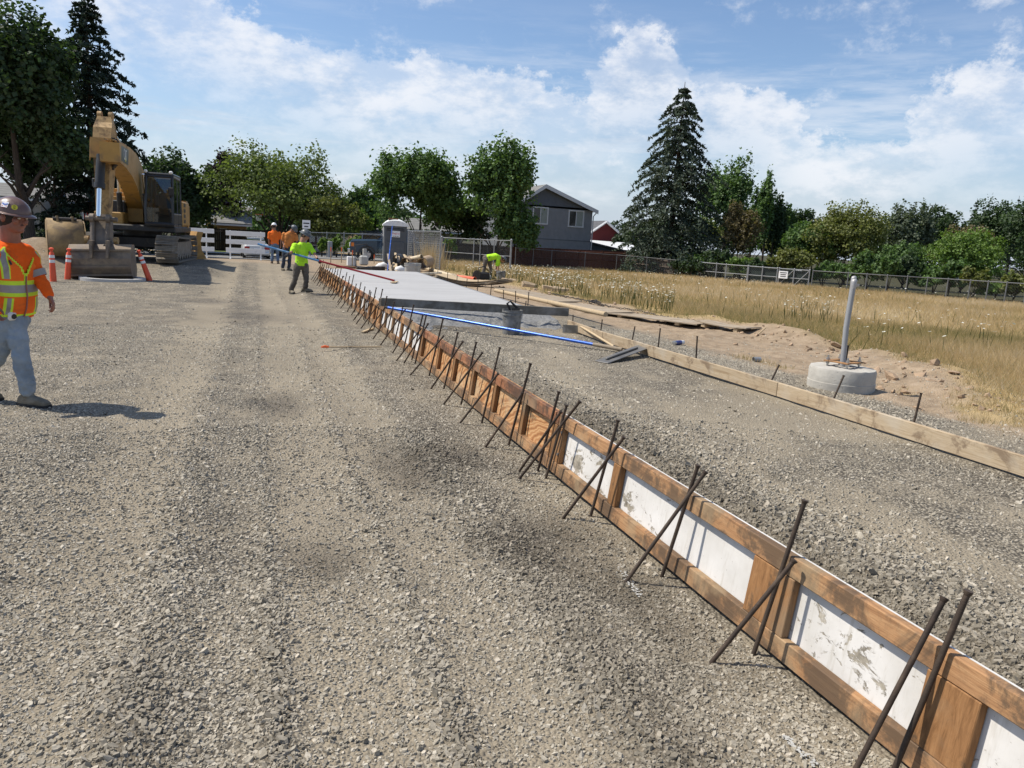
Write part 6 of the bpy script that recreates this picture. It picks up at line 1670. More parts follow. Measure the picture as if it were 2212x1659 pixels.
    for s in (-.5, .5):
        P_ = [bc + bx_ * bw * s * 1.004 - bq * y + Vector((0, 0, z - bc.z)) for y, z in prof] + [bc + bx_ * bw * s * 1.004 - bq * .75 + Vector((0, 0, zbot + .25 - bc.z)), bc + bx_ * bw * s * 1.004 - bq * .35 + Vector((0, 0, ztop - .02 - bc.z))]
        q = MB().add(P_, [tuple(range(len(P_)))]).build('side_plate', 'bucket_steel', bk); q.modifiers.new('t', 'SOLIDIFY').thickness = .03
    for fz in (.16, .40, .84):
        zz = zbot + Hh * fz; yy = np.interp(-zz, [-q[1] for q in prof], [q[0] for q in prof]) - .02
        MB().box(bc - bq * yy + Vector((0, 0, zz - bc.z)), (bw, .05, .045), rot=basis(bx_, bq, (0, 0, 1))).build('wear_strip', 'bucket_steel', bk)
    for s in (-.12, .12):
        MB().box(bc + bx_ * s * 1.6 - bq * -.3 + Vector((0, 0, ztop - .12 - bc.z)), (.06, .5, .45), rot=basis(bx_, bq, (0, 0, 1))).build('bucket_ear', 'bucket_steel', bk)
    # lifting chain hanging from the coupler
    cm = MB(); p = W(850, 1290, 23.2)
    for k in range(7):
        s = bx_ if k % 2 else bq
        cm.tube([p - Vector((0, 0, .1 * k)) + s * .035 * math.sin(t) + Vector((0, 0, .065 * math.cos(t))) for t in np.linspace(0, 2 * math.pi, 11)], .016, 6, caps=False)
    cm.build('hanging_chain', 'dark_steel', T, 60)


excavator()

# ------------------------------------------------------------------ spare bucket, spare blade, manhole ring, delineators
p = hit(*C1(560, 1480)); p = Vector((at_y(*C1(545, 1480), p.y + 1.5).x, p.y + 1.5, 0)); p.z = g(p.x, p.y)
T = thing('spare_bucket', 'muddy yellow spare excavator bucket lying left of the big bucket', 'digger bucket', p, 0.25); T.scale = (.95, .95, .95)
prof = [(-.55, 0), (-.62, .35), (-.5, .8), (-.15, 1.05), (.2, 1.12), (.5, 1.0), (.52, .8)]
m = MB(); n = len(prof)
m.add([(s * .5, y, z) for s in (-1, 1) for y, z in prof], [(i, i + 1, n + i + 1, n + i) for i in range(n - 1)]); q = m.build('shell', 'mud_yellow', T, 60); q.modifiers.new('t', 'SOLIDIFY').thickness = .04
for s in (-.52, .52): q = MB().add([(s, y, z) for y, z in prof] + [(s, .6, .1)], [tuple(range(n + 1))]).build('side_plate', 'mud_yellow', T); q.modifiers.new('t', 'SOLIDIFY').thickness = .04
for s in (-.2, .22): MB().prism([(-.25, .95), (.3, .95), (.2, 1.22), (-.15, 1.25)], .06, M=Matrix.Translation((s, 0, 0)) @ Matrix.Rotation(math.pi / 2, 4, 'Z')).build('ear', 'mud_yellow', T)
for yy in (-.1, .18): MB().tube([(-.32, yy, 1.15), (.34, yy, 1.15)], .055, 12).build('pin', 'dark_steel', T, 40)
p = at_y(*C1(1600, 1385), 33.2); p.z = g(p.x, p.y)
T = thing('machine_blade', 'yellow earthmoving blade standing behind the excavator track', 'blade', p, 0.1)
m = MB(); pr = [(-.1, 0), (.28, .02), (.10, .35), (.06, .7), (.16, 1.05), (-.05, 1.06), (-.14, .7), (-.12, .3)]
m.prism(pr, .9, M=Matrix.Rotation(.25, 4, 'Z')); m.build('mouldboard', 'machine_yellow', T, 30); MB().bevbox((-.35, .1, .55), (.5, .3, .25), .03).build('push_arm', 'machine_yellow_worn', T)

p = hit(*C1(870, 1580)); 
simple('precast', (0.46, 0.45, 0.43), 0.85, 0, 0.12, 4, 0.3, 30)
T = thing('manhole_ring', 'pale precast concrete manhole ring under the excavator bucket', 'manhole ring', (p.x, p.y + 0.95, p.z - .10))
MB().lathe([(0.62, -.15), (0.80, -.15), (0.80, .17), (0.62, .17), (0.62, -.15)], 44, cap=False).build('ring', 'precast', T, 40)


simple('delineator_orange', (0.80, 0.10, 0.035), 0.5, 0, 0.1, 5, dirt=(0.4, 0.12, 0.07), dirt_amt=0.2)


def delineator(top, bot, label, Y=None):
    b = hit(*bot) if Y is None else at_y(bot[0], bot[1], Y); b.z = g(b.x, b.y)
    t = at_y(top[0], top[1], b.y); d = t - b; h = d.length
    T = thing('delineator_post', label, 'delineator', b, rot=d.to_track_quat('Z', 'Y').to_euler())
    MB().lathe([(0.075, -.05), (0.075, 0.1), (.066, h * .45), (.055, h * .84), (.03, h * .88), (.03, h * .92), (.055, h * .94), (.055, h * .98), (.02, h)], 16).build('tube', 'delineator_orange', T, 40)
    for u in (.60, .74): MB().tube([(0, 0, h * (u - .042)), (0, 0, h * (u + .042))], [.066, .063], 16).build('reflective_band', 'white_plastic', T, 40)


delineator(C1(418, 1295), C1(436, 1572), 'orange delineator post with white bands, left of the pair by the big bucket')
delineator(C1(563, 1300), C1(552, 1555), 'orange delineator post with white bands, right of the pair by the big bucket')
delineator(C1(1128, 1315), C1(1222, 1565), 'orange delineator post leaning to the left, right of the big bucket')
delineator(C1(385, 1102), C1(392, 1278), 'far orange delineator post by the pale pavement at left', 41)

# ------------------------------------------------------------------ white barricades
simple('barricade_white', (0.78, 0.78, 0.76), 0.6, 0, 0.06, 3, dirt=(0.55, 0.53, 0.48), dirt_amt=0.2)


def barricade(x0, x1, yt, yb, Y, label, posts):
    a = at_y(*C2(x0, yb), Y); b = at_y(*C2(x1, yb), Y); gz = g((a.x + b.x) / 2, Y); o0 = Vector((a.x, Y, gz))
    T = thing('barricade', label, 'barricade', o0); zt = at_y(*C2((x0 + x1) / 2, yt), Y).z - gz; w = b.x - a.x
    for k in range(3):
        zc = zt - .13 - k * (zt - .3) / 2.7
        MB().bevbox((w / 2, 0, zc), (w, .03, .26), .005).build('rail', 'barricade_white', T)
    for q in posts:
        px_ = at_y(*C2(q, yb), Y).x - a.x
        MB().bevbox((px_, .045, zt / 2), (.07, .05, zt + .04), .004).build('post', 'barricade_white', T); MB().bevbox((px_, .05, .03), (.08, 1.1, .06), .004).build('foot', 'barricade_white', T)


barricade(95, 342, 945, 1140, 47.5, 'white three-rail barricade partly hidden behind the excavator', (268,))
barricade(450, 815, 975, 1180, 46.5, 'white three-rail barricade standing clear before the pale sedan', (490, 775))

# ------------------------------------------------------------------ street, sedan, pickup
t = NT('asphalt'); v = t.map(src='World'); n_ = t.noise(v, 1.4, 6, .6)
t.set(t.ramp(n_, [(0.3, (0.16, 0.155, 0.15)), (0.7, (0.23, 0.225, 0.215))]), 0.9, 0, .3)
xs = np.linspace(-90, 12, 60); ys = np.linspace(49.5, 64, 12); X, Y = np.meshgrid(xs, ys); Z = G(X, Y) + 0.03
i = np.arange(11 * 59); a = (i // 59) * 60 + i % 59
tag(np_mesh('street', np.stack([X, Y, Z], -1).reshape(-1, 3), np.stack([a, a + 1, a + 61, a + 60], -1), 'asphalt', smooth=True), kind='structure')
xs = np.linspace(-90, 12, 60); ys = np.linspace(64.2, 66.5, 3); X, Y = np.meshgrid(xs, ys); Z = G(X, Y) + 0.13
i = np.arange(2 * 59); a = (i // 59) * 60 + i % 59
tag(np_mesh('pavement', np.stack([X, Y, Z], -1).reshape(-1, 3), np.stack([a, a + 1, a + 61, a + 60], -1), 'precast', smooth=True), kind='structure')

simple('car_white', (0.62, 0.63, 0.63), 0.25, 0.1, 0.03, 2, spec=0.7); simple('truck_blue', (0.028, 0.055, 0.085), 0.22, 0.25, 0.08, 2, spec=0.7); simple('tail_red', (0.35, 0.01, 0.012), 0.25); simple('lamp_clear', (0.7, 0.7, 0.68), 0.15); simple('amber', (0.65, 0.18, 0.02), 0.25)
simple('rim_alloy', (0.45, 0.45, 0.46), 0.35, 0.8); simple('tyre', (0.018, 0.018, 0.018), 0.85, 0, 0.3, 6)


def wheel(T, c, r, w, axis='X'):
    M_ = Matrix.Translation(c) @ (Matrix.Rotation(math.pi / 2, 4, 'Y') if axis == 'X' else Matrix.Rotation(math.pi / 2, 4, 'X'))
    e = bpy.data.objects.new('wheel', None); COL.objects.link(e); e.parent = T
    MB().lathe([(r * .62, -w / 2), (r * .93, -w / 2), (r, -w * .35), (r, w * .35), (r * .93, w / 2), (r * .62, w / 2), (r * .62, -w / 2)], 28, M_, cap=False).build('tyre', 'tyre', e, 40)
    m = MB(); m.lathe([(0, -w * .3), (r * .62, -w * .3), (r * .62, w * .3), (0, w * .3)], 24, M_)
    for s in (-1, 1):
        for k in range(6):
            a = k * math.pi / 3; m.box((r * .38 * math.cos(a), r * .38 * math.sin(a), s * w * .36), (r * .45, r * .13, w * .14), rot=Matrix.Rotation(a, 4, 'Z'), M=M_)
    m.build('rim', 'rim_alloy', e, 40)


def loft_body(sections, name, mat, parent, smooth=35):
    """sections: (y, [(x,z)...]) same count"""
    m = MB(); n = len(sections[0][1]); vs_ = [(x, y, z) for y, pts in sections for x, z in pts]; fs_ = []
    for i in range(len(sections) - 1):
        for k in range(n): fs_.append((i * n + k, i * n + (k + 1) % n, (i + 1) * n + (k + 1) % n, (i + 1) * n + k))
    fs_ += [tuple(range(n - 1, -1, -1)), tuple((len(sections) - 1) * n + k for k in range(n))]
    return m.add(vs_, fs_).build(name, mat, parent, smooth)


def sedan():
    Y0 = 57.0; a = at_y(*C2(635, 1200), Y0); b = at_y(*C2(845, 1200), Y0); x = (a.x + b.x) / 2 + .0
    T = thing('sedan', 'silver white sedan parked on the street behind the barricade', 'car', (x, Y0, g(x, Y0 + 2) + .03), 0.06)
    def sec(y, w, z0, zs, zt, wt): return (y, [(-w * .9, z0), (w * .9, z0), (w, z0 + .18), (w, zs * .7 + z0 * .3), (w * .96, zs), (wt, zt), (-wt, zt), (-w * .96, zs), (-w, zs * .7 + z0 * .3), (-w, z0 + .18)])
    loft_body([sec(0, .80, .32, .82, .90, .7), sec(.12, .87, .24, .92, 1.02, .72), sec(.9, .89, .2, .95, 1.04, .74), sec(1.6, .89, .2, .95, .98, .8), sec(3.3, .89, .2, .92, .95, .8), sec(4.4, .85, .22, .80, .84, .75), sec(4.6, .78, .3, .7, .74, .7)], 'body', 'car_white', T)
    loft_body([(.75, [(-.72, 1.0), (.72, 1.0), (.70, 1.03), (-.70, 1.03)]), (1.35, [(-.74, .98), (.74, .98), (.58, 1.43), (-.58, 1.43)]), (2.6, [(-.76, .96), (.76, .96), (.58, 1.45), (-.58, 1.45)]), (3.4, [(-.76, .94), (.76, .94), (.72, .98), (-.72, .98)])], 'greenhouse', 'car_glass', T)
    MB().bevbox((0, 2.0, 1.445), (1.14, 1.35, .03), .012).build('roof', 'car_white', T)
    for s in (-1, 1):
        MB().bevbox((s * .66, -.0, .76), (.34, .06, .17), .02).build('tail_light', 'tail_red', T)
        for yy in (.95, 3.7): wheel(T, (s * .80, yy, .32), .32, .2)
    MB().bevbox((0, -.02, .70), (.42, .03, .14), .005).build('number_plate', 'white_plastic', T); MB().bevbox((0, -.02, .42), (1.66, .14, .18), .04).build('bumper', 'car_white', T)
    MB().bevbox((0, 1.9, 1.5), (.5, .2, .06), .02).build('roof_sign', 'galvanised', T)


def pickup():
    Y0 = 50.0; w0 = at_y(*C3(340, 1040), Y0); gz = g(w0.x, Y0)
    T = thing('pickup_truck', 'dark blue pickup truck parked behind the portable toilet', 'pickup truck', (w0.x, Y0, gz), math.radians(-12))
    # local -X is the truck's front, -Y the side towards the camera; near front wheel at origin
    def sec(x, zs, zt, w, wt): return (x, [(y, z) for y, z in ((.05, .5), (.05 + w, .5), (w + .05, zs), (w * .5 + .05 + wt / 2, zt), (w * .5 + .05 - wt / 2, zt), (.05, zs))])
    def L(secs, name, mat):
        m = MB(); n = len(secs[0][1]); vs_ = [(x, y, z) for x, pts in secs for y, z in pts]; fs_ = []
        for i in range(len(secs) - 1):
            for k in range(n): fs_.append((i * n + k, i * n + (k + 1) % n, (i + 1) * n + (k + 1) % n, (i + 1) * n + k))
        fs_ += [tuple(range(n - 1, -1, -1)), tuple((len(secs) - 1) * n + k for k in range(n))]
        return m.add(vs_, fs_).build(name, mat, T, 35)
    W_ = 1.9
    L([sec(-1.05, 1.12, 1.2, W_, 1.6), sec(-.95, 1.2, 1.30, W_, 1.66), sec(.2, 1.27, 1.36, W_, 1.66), sec(.75, 1.3, 1.38, W_, 1.7), sec(3.0, 1.3, 1.36, W_, 1.75), sec(5.0, 1.3, 1.34, W_, 1.8)], 'body', 'truck_blue')
    L([sec(.62, 1.28, 1.36, W_ - .1, 1.65), sec(1.25, 1.3, 1.9, W_ - .1, 1.42), sec(1.5, 1.3, 1.95, W_ - .1, 1.42), sec(2.9, 1.3, 1.95, W_ - .1, 1.42), sec(3.05, 1.3, 1.6, W_ - .1, 1.5)], 'cabin_glass', 'car_glass')
    MB().bevbox((2.1, 1.0, 1.96), (1.7, 1.45, .05), .02).build('roof', 'truck_blue', T)
    for x in (1.35, 2.3):
        MB().tube([(x - .45 if x < 2 else x, .1, 1.32), (x + .05, .27, 1.93)], .035, 6).build('pillar', 'truck_blue', T)
    MB().bevbox((-1.08, 1.0, .95), (.08, 1.2, .34), .03).build('grille', 'machine_black', T)
    for k in range(3): MB().bevbox((-1.13, 1.0, .85 + .1 * k), (.03, 1.2, .03), .005).build('grille_bar', 'chrome', T)
    for yy in (.27, 1.75): MB().bevbox((-1.03, yy, .98), (.16, .34, .28), .04).build('headlight', 'lamp_clear', T)
    MB().bevbox((-.9, .065, .98), (.2, .05, .26), .02).build('side_marker', 'amber', T)
    MB().bevbox((-1.12, 1.0, .60), (.22, 1.94, .26), .05).build('bumper', 'chrome', T)
    for xx in (0, 3.7):
        MB().lathe([(.45, -.02), (.53, -.02), (.53, .08), (.45, .08), (.45, -.02)], 24, Matrix.Translation((xx, .05, .42)) @ Matrix.Rotation(math.pi / 2, 4, 'X'), cap=False).build('wheel_arch', 'machine_black', T, 40)
        for yy in (.16, 1.8): wheel(T, (xx, yy, .40), .40, .26, 'Y')
    rk = MB()
    for a, b in (((1.5, .25, 1.98), (1.5, 1.75, 1.98)), ((3.1, .25, 2.0), (3.1, 1.75, 2.0))): rk.tube([a, b], .03, 6)
    rk.build('roof_rack', 'machine_black', T)
    MB().bevbox((.55, .3, 1.55), (.08, .3, .2), .03).build('mirror', 'machine_black', T)


sedan(); pickup()

# ------------------------------------------------------------------ portable toilet with a squeegee leaning on it
simple('toilet_grey', (0.085, 0.095, 0.105), 0.55, 0, 0.1, 3, dirt=(0.16, 0.16, 0.155), dirt_amt=0.25); simple('toilet_grey_pale', (0.17, 0.185, 0.195), 0.55, 0, 0.1, 3)


def toilet():
    Y0 = 40.5; c = at_y(*C3(497, 1050), Y0); gz = g(c.x, Y0)
    T = thing('portable_toilet', 'dark grey portable toilet with white domed roof beside the pickup', 'portable toilet', (c.x, Y0, gz - .02), math.radians(-7))
    W_, D_, H_ = 1.16, 1.2, 2.0
    MB().bevbox((W_ / 2, D_ / 2, .07), (W_ + .06, D_ + .06, .14), .02).build('base_skid', 'machine_black', T)
    MB().bevbox((W_ / 2, D_ / 2, .14 + H_ / 2), (W_, D_, H_), .035).build('cabin', 'toilet_grey', T)
    for zz, hh in ((1.93, .05), (1.84, .05)): MB().bevbox((W_ / 2, -.004, zz), (W_ * .8, .02, hh), .008).build('vent_louvre', 'machine_black', T)
    MB().bevbox((W_ / 2, -.012, .78), (W_ * .86, .03, 1.0), .02).build('wall_panel', 'toilet_grey', T); MB().bevbox((W_ * .74, -.022, .75), (.03, .03, 1.06), .008).build('rib', 'toilet_grey', T); MB().bevbox((W_ * .30, -.022, .75), (.03, .03, 1.06), .008).build('rib', 'toilet_grey', T)
    door = MB().bevbox((-.012, D_ / 2, 1.1), (.03, D_ * .72, 1.8), .01).build('door', 'toilet_grey_pale', T); MB().bevbox((-.035, D_ * .25, 1.1), (.03, .06, .16), .008).build('handle', 'machine_black', door)
    MB().bevbox((-.03, D_ * .5, 1.75), (.012, .36, .5), .003).build('door_notice', 'print_white', door)
    # domed roof
    m = MB(); n = 9; vs_ = []; fs_ = []
    for i, y in enumerate((-.06, .02, D_ / 2, D_ - .02, D_ + .06)):
        dz = (-.05, .0, .05, 0, -.05)[i]
        for k in range(n):
            u = k / (n - 1); x = -.07 + u * (W_ + .14); z = 2.13 + (.26 + dz) * (1 - abs(2 * u - 1) ** 2.6)
            vs_.append((x, y, z))
    for i in range(4):
        for k in range(n - 1): fs_.append((i * n + k, i * n + k + 1, (i + 1) * n + k + 1, (i + 1) * n + k))
    o = len(vs_); m.add(vs_, fs_)
    m.add([(-.07, -.06, 2.06), (W_ + .07, -.06, 2.06), (W_ + .07, D_ + .06, 2.06), (-.07, D_ + .06, 2.06), (-.07, -.06, 2.135), (W_ + .07, -.06, 2.135), (W_ + .07, D_ + .06, 2.135), (-.07, D_ + .06, 2.135)], [(0, 1, 5, 4), (1, 2, 6, 5), (2, 3, 7, 6), (3, 0, 4, 7), (0, 3, 2, 1)])
    front = [(x_, -.058, z_) for x_, y_, z_ in vs_[:n]]; m.add(front + [(W_ + .07, -.058, 2.1), (-.07, -.058, 2.1)], [tuple(range(n + 2))])
    m.build('roof', 'white_plastic', T, 30)
    # maker's sign
    s = MB().bevbox((.60, -.03, 1.66), (.42, .012, .32), .003).build('company_sign', 'print_white', T)
    Mx = basis((1, 0, 0), (0, 0, 1), (0, -1, 0), (.60, -.0375, 1.68)) @ Matrix.Shear('XY', 4, (0, 0))
    text_part('Integrity', .115, Mx @ Matrix(((1, .35, 0, 0), (0, 1, 0, 0), (0, 0, 1, 0), (0, 0, 0, 1))), 'sticker_red', s, 'sign_lettering')
    for k, (x, w) in enumerate(((.475, .07), (.57, .075), (.69, .11))): MB().box((x, -.0375, 1.545), (w, .003, .026)).build('phone_number', 'print_dark', s)
    MB().tube([(.42, -.0375, 1.76), (.5, -.0375, 1.69), (.6, -.0375, 1.72), (.72, -.0375, 1.80)], .004, 5).build('flourish', 'print_dark', s)
    # leaning blue pole with wooden head
    a = hit(*C3(536, 1108)); t_ = at_y(*C3(580, 690), Y0 - .10)
    S = thing('squeegee', 'blue-handled squeegee with brown board head leaning on the toilet', 'squeegee', a); d = t_ - a
    MB().tube([(0, 0, 0), d], .026, 10).build('pole', 'blue_pole', S, 40)
    MB().bevbox(d + Vector((.06, .1, .24)), (.48, .05, .34), .01, rot=Matrix.Rotation(.05, 4, 'Y')).build('board_head', 'stud_timber', S)


toilet()

# ------------------------------------------------------------------ fences
simple('wire_grey', (0.16, 0.165, 0.17), .6, .3, .1); simple('fence_green', (0.018, 0.030, 0.026), 0.9, 0, 0.25, 6)


def chain_fence(posts, label, mid=False, r=.032, mesh=True, name='chain_link_fence', slats=False, spacing=.10, wire=.0065, thick=None, screen=None, steel='galvanised'):
    """posts: list of (base, top) world points"""
    o0 = posts[0][0].copy(); T = thing(name, label, 'fence', o0)
    for k, (b, t) in enumerate(posts):
        rr = thick if thick and k in (0, len(posts) - 1) else r
        m = MB(); m.tube([b - o0 - Vector((0, 0, .1)), t - o0 + Vector((0, 0, .03))], rr, 8); m.ball(t - o0 + Vector((0, 0, .03)), rr * 1.25, 8, 5); m.build('post', steel, T, 40)
    for (b0, t0), (b1, t1) in zip(posts[:-1], posts[1:]):
        MB().tube([t0 - o0, t1 - o0], r * .75, 7).build('top_rail', steel, T, 40)
        if mid: MB().tube([t0.lerp(b0, .52) - o0, t1.lerp(b1, .52) - o0], r * .6, 7).build('mid_rail', steel, T, 40)
    if mesh:
        V = []; F = []
        def strip(p, q, w_):
            d = (q - p).normalized(); s = d.cross(Vector((.3, 1, 0)).normalized()).normalized() * w_ / 2; i = len(V)
            V.extend([p - s, p + s, q + s, q - s]); F.append((i, i + 1, i + 2, i + 3))
        for (b0, t0), (b1, t1) in zip(posts[:-1], posts[1:]):
            L_ = (b1 - b0).length; H_ = (t0 - b0).length; n = int(L_ / spacing)
            P = lambda u, v: (b0.lerp(b1, u)).lerp(t0.lerp(t1, u), v) - o0
            du = H_ / L_
            for i in range(-int(H_ / spacing), n):
                u0 = i * spacing / L_; u1 = u0 + du; v0, v1 = 0.02, .99
                a, b = (max(u0, 0), v0 + (max(u0, 0) - u0) / du), (min(u1, 1), v1 - (u1 - min(u1, 1)) / du)
                if b[0] - a[0] < .01: continue
                strip(P(*a), P(*b), wire); strip(P(a[0], 1 - a[1]), P(b[0], 1 - b[1]), wire)
            if slats:
                for k in range(int(H_ / .11)): strip(P(0, .05 + k * .11 / H_), P(1, .05 + k * .11 / H_), .016)
        m = MB(); m.v = V; m.f = F; m.mi = [0] * len(F); o = m.build('wire_mesh', 'wire_grey', T)
    if screen:
        for (b0, t0), (b1, t1) in [list(zip(posts[:-1], posts[1:]))[k] for k in screen]:
            s = Vector((0.04, .06, 0)); m = MB(); P = [b0 + s - o0, b1 + s - o0, (t1 - Vector((0, 0, .06))) + s - o0, (t0 - Vector((0, 0, .06))) + s - o0]
            m.add(P + [p + Vector((.005, .01, 0)) for p in P], [(0, 1, 2, 3), (7, 6, 5, 4), (0, 4, 5, 1), (1, 5, 6, 2), (2, 6, 7, 3), (3, 7, 4, 0)]); m.build('privacy_screen', 'fence_green', T)
    return T


def post_px(b, t, Y=None):
    p = hit(*b) if Y is None else at_y(b[0], b[1], Y)
    if Y is not None: p.z = g(p.x, p.y)
    q = at_y(t[0], t[1], p.y); q.x = p.x; return (p, q)


# slatted panel right of the toilet and open panel behind the stooping man
pA = post_px(C3(1020, 1098), C3(1036, 738)); pB = at_y(*C3(722, 1010), pA[0].y + 7); pB.z = g(pB.x, pB.y); hA = pA[1].z - pA[0].z
chain_fence([pA, (pA[0].lerp(pB, .5) * 1.0, pA[0].lerp(pB, .5) + Vector((0, 0, hA))), (pB, pB + Vector((0, 0, hA)))], 'chain link fence with grey slats running back beside the toilet', slats=True, spacing=.12, wire=.004)
p0 = post_px(C3(1680, 1045), C3(1678, 822), 46.0); Y1 = p0[0].y
pts = []
for x in (1035, 1335, 1395, 1525):
    q = at_y(*C3(x, 1000), Y1 + (1680 - x) * .004); q.z = g(q.x, q.y); tt = at_y(*C3(x, 795 + (x - 1035) * .052), q.y); tt.x = q.x; pts.append((q, tt))
chain_fence(pts + [p0], 'chain link enclosure fence behind the stooping worker, thick corner post', mid=True, spacing=.11, wire=.005, thick=.06)
# wire fence behind the pickup and green vines on it
pts = []
for x in (1235, 1390, 1550, 1720, 1900, 2150):
    q = at_y(*C2(x, 1150), 55 + (x - 1235) * .002); q.z = g(q.x, q.y); tt = at_y(*C2(x, 984 + (x - 1240) * .028), q.y); tt.x = q.x; pts.append((q, tt))
chain_fence(pts, 'chain link fence behind the pickup with green vines growing on it', mid=True, spacing=.14, wire=.008)
# long meadow fence: stretch before the timber fence, then past the gate to the right edge
def line_posts(bases, tops, xs_):
    out = []
    for x in xs_:
        by = np.interp(x, [b[0] for b in bases], [b[1] for b in bases]); ty = np.interp(x, [t[0] for t in tops], [t[1] for t in tops])
        b = hit(x, by); t = at_y(x + (by - ty) * .08, ty, b.y); t.x = b.x; out.append((b, t))
    return out


BASES = [(1100, 577), (1348, 588), (1560, 606), (1617, 611), (1680, 616), (1755, 622), (1900, 634), (2000, 641), (2212, 660), (2400, 678)]
TOPS = [(1100, 535), (1348, 552), (1560, 571), (1617, 575), (1680, 580), (1755, 585), (1900, 594), (2000, 600), (2212, 613), (2400, 626)]
chain_fence(line_posts(BASES, TOPS, [1112, 1150, 1190, 1262, 1330, 1395, 1462]), 'low chain link fence in front of the brown timber fence', r=.028, spacing=.14, wire=.0035, steel='wire_grey')
chain_fence(line_posts(BASES, TOPS, [1512, 1545, 1566, 1612]), 'chain link fence panel between the ivy and the gates', mid=True, r=.04, spacing=.16, wire=.005)
gp = line_posts(BASES, TOPS, [1614, 1644, 1676, 1680, 1712, 1745])
GT = chain_fence(gp[:3], 'left leaf of the chain link meadow gate, dark screen behind', mid=True, r=.045, spacing=.16, name='meadow_gate', screen=(0, 1)); GT['category'] = 'gate'
GT = chain_fence(gp[3:], 'right leaf of the chain link meadow gate carrying two small signs', mid=True, r=.045, spacing=.16, name='meadow_gate', screen=(0, 1)); GT['category'] = 'gate'
o0 = gp[3][0]
for a, b in ((gp[3], gp[4]), (gp[4], gp[5])): MB().tube([a[0] - o0, b[1] - o0], .025, 6).build('brace', 'galvanised', GT, 40)
for (px_, py_), w, h, nm, mt in (((C5_(1147, 905)), .62, .5, 'notice', 'print_dark'), ((C5_(1288, 915)), .42, .75, 'notice', 'sticker_blue')):
    p = at_y(px_, py_, gp[3][0].y - .35) - o0; rz = Matrix.Rotation(math.atan2((gp[5][0] - gp[3][0]).y, (gp[5][0] - gp[3][0]).x), 4, 'Z')
    s = MB().bevbox(p, (w, .015, h), .003, rot=rz).build(nm, 'print_white', GT)
    for k in range(3): MB().box(p + rz @ Vector((0, -.012, h * (.28 - .25 * k))), (w * (.6 if k else .75), .006, h * .1), rot=rz).build('print_line', mt if k == 2 else 'print_dark', s)
chain_fence(line_posts(BASES, TOPS, [1752, 1828, 1868, 1912, 1955, 1998, 2042, 2090, 2128, 2168, 2210, 2260]), 'long chain link fence running right from the gates below the trees', r=.035, spacing=.16, wire=.0045, steel='wire_grey')

# timber fences
wood('fence_brown', (0.065, 0.022, 0.013), (0.095, 0.034, 0.020), (0.125, 0.048, 0.03), 'Z', (0.04, 0.018, 0.012), 0.3)
wood('fence_weathered', (0.075, 0.055, 0.04), (0.115, 0.088, 0.066), (0.155, 0.125, 0.098), 'Z', (0.045, 0.034, 0.026), 0.5)
wood('fence_dark', (0.018, 0.013, 0.011), (0.03, 0.022, 0.018), (0.042, 0.032, 0.027), 'Z', (0.012, 0.01, 0.009), 0.4)


def board_fence(pts, label, mat, bw=.14, gap=.008, name='timber_fence'):
    """pts: (base, top) posts; boards joined per bay"""
    o0 = pts[0][0].copy(); T = thing(name, label, 'fence', o0); rr = random.Random(3)
    for b, t in pts: MB().tube([b - o0, t - o0], .06, 4).build('post', mat, T)
    for (b0, t0), (b1, t1) in zip(pts[:-1], pts[1:]):
        L_ = (b1 - b0).length; d = (b1 - b0).normalized(); n = max(1, int(L_ / (bw + gap))); m = MB(); nrm = Vector((-d.y, d.x, 0))
        for k in range(n):
            u0, u1 = k / n, (k + 1) / n - gap / L_; dh = rr.uniform(-.012, .012); off = nrm * (.012 if k % 2 else 0)
            P = [b0.lerp(b1, u0), b0.lerp(b1, u1), t0.lerp(t1, u1) + Vector((0, 0, dh)), t0.lerp(t1, u0) + Vector((0, 0, dh))]; P = [p - o0 + off for p in P]
            m.add(P + [p + nrm * .02 for p in P], [(0, 1, 2, 3), (7, 6, 5, 4), (0, 4, 5, 1), (1, 5, 6, 2), (2, 6, 7, 3), (3, 7, 4, 0)])
        m.build('board_bay', mat, T)
        for v in (.12, .5, .9): MB().tube([b0.lerp(t0, v) - o0 - nrm * .03, b1.lerp(t1, v) - o0 - nrm * .03], .045, 4).build('rail', mat, T)


def timber_px(xs_, bases, tops, dY):
    out = []
    for x in xs_:
        by = np.interp(x, [b[0] for b in BASES], [b[1] for b in BASES]); b = hit(x, by); Y = b.y + dY
        q = at_y(x, 560, Y); q.z = g(q.x, q.y); t = at_y(x, np.interp(x, [t[0] for t in tops], [t[1] for t in tops]), Y); t.x = q.x; out.append((q, t))
    return out


board_fence(timber_px([1102, 1150, 1200, 1250, 1300, 1349], BASES, [(1100, 532.5), (1349, 543.5)], 1.5), 'red-brown timber fence below the grey house', 'fence_brown')
board_fence(timber_px([1352, 1405, 1450, 1475], BASES, [(1352, 548), (1475, 566)], 2.2), 'weathered grey timber fence right of the red-brown one', 'fence_weathered')
pts = []
for x in (80, 250, 420, 590, 760, 870, 1000, 1120):
    q = at_y(*C2(x, 1140), 69 + (x - 80) * .001); q.z = g(q.x, q.y); t = at_y(*C2(x, 942 + (x - 80) * .028), q.y); t.x = q.x; pts.append((q, t))
board_fence(pts, 'dark timber fence across the street behind the barricades', 'fence_dark')
pts = []
for x in (1040, 1180, 1330, 1480, 1600, 1690):
    q = at_y(*C3(x, 1000), 62); q.z = g(q.x, q.y); t = at_y(*C3(x, 832 + (x - 1040) * .075), q.y); t.x = q.x; pts.append((q, t))
board_fence(pts, 'brown timber fence seen through the enclosure behind the stooping worker', 'fence_weathered')

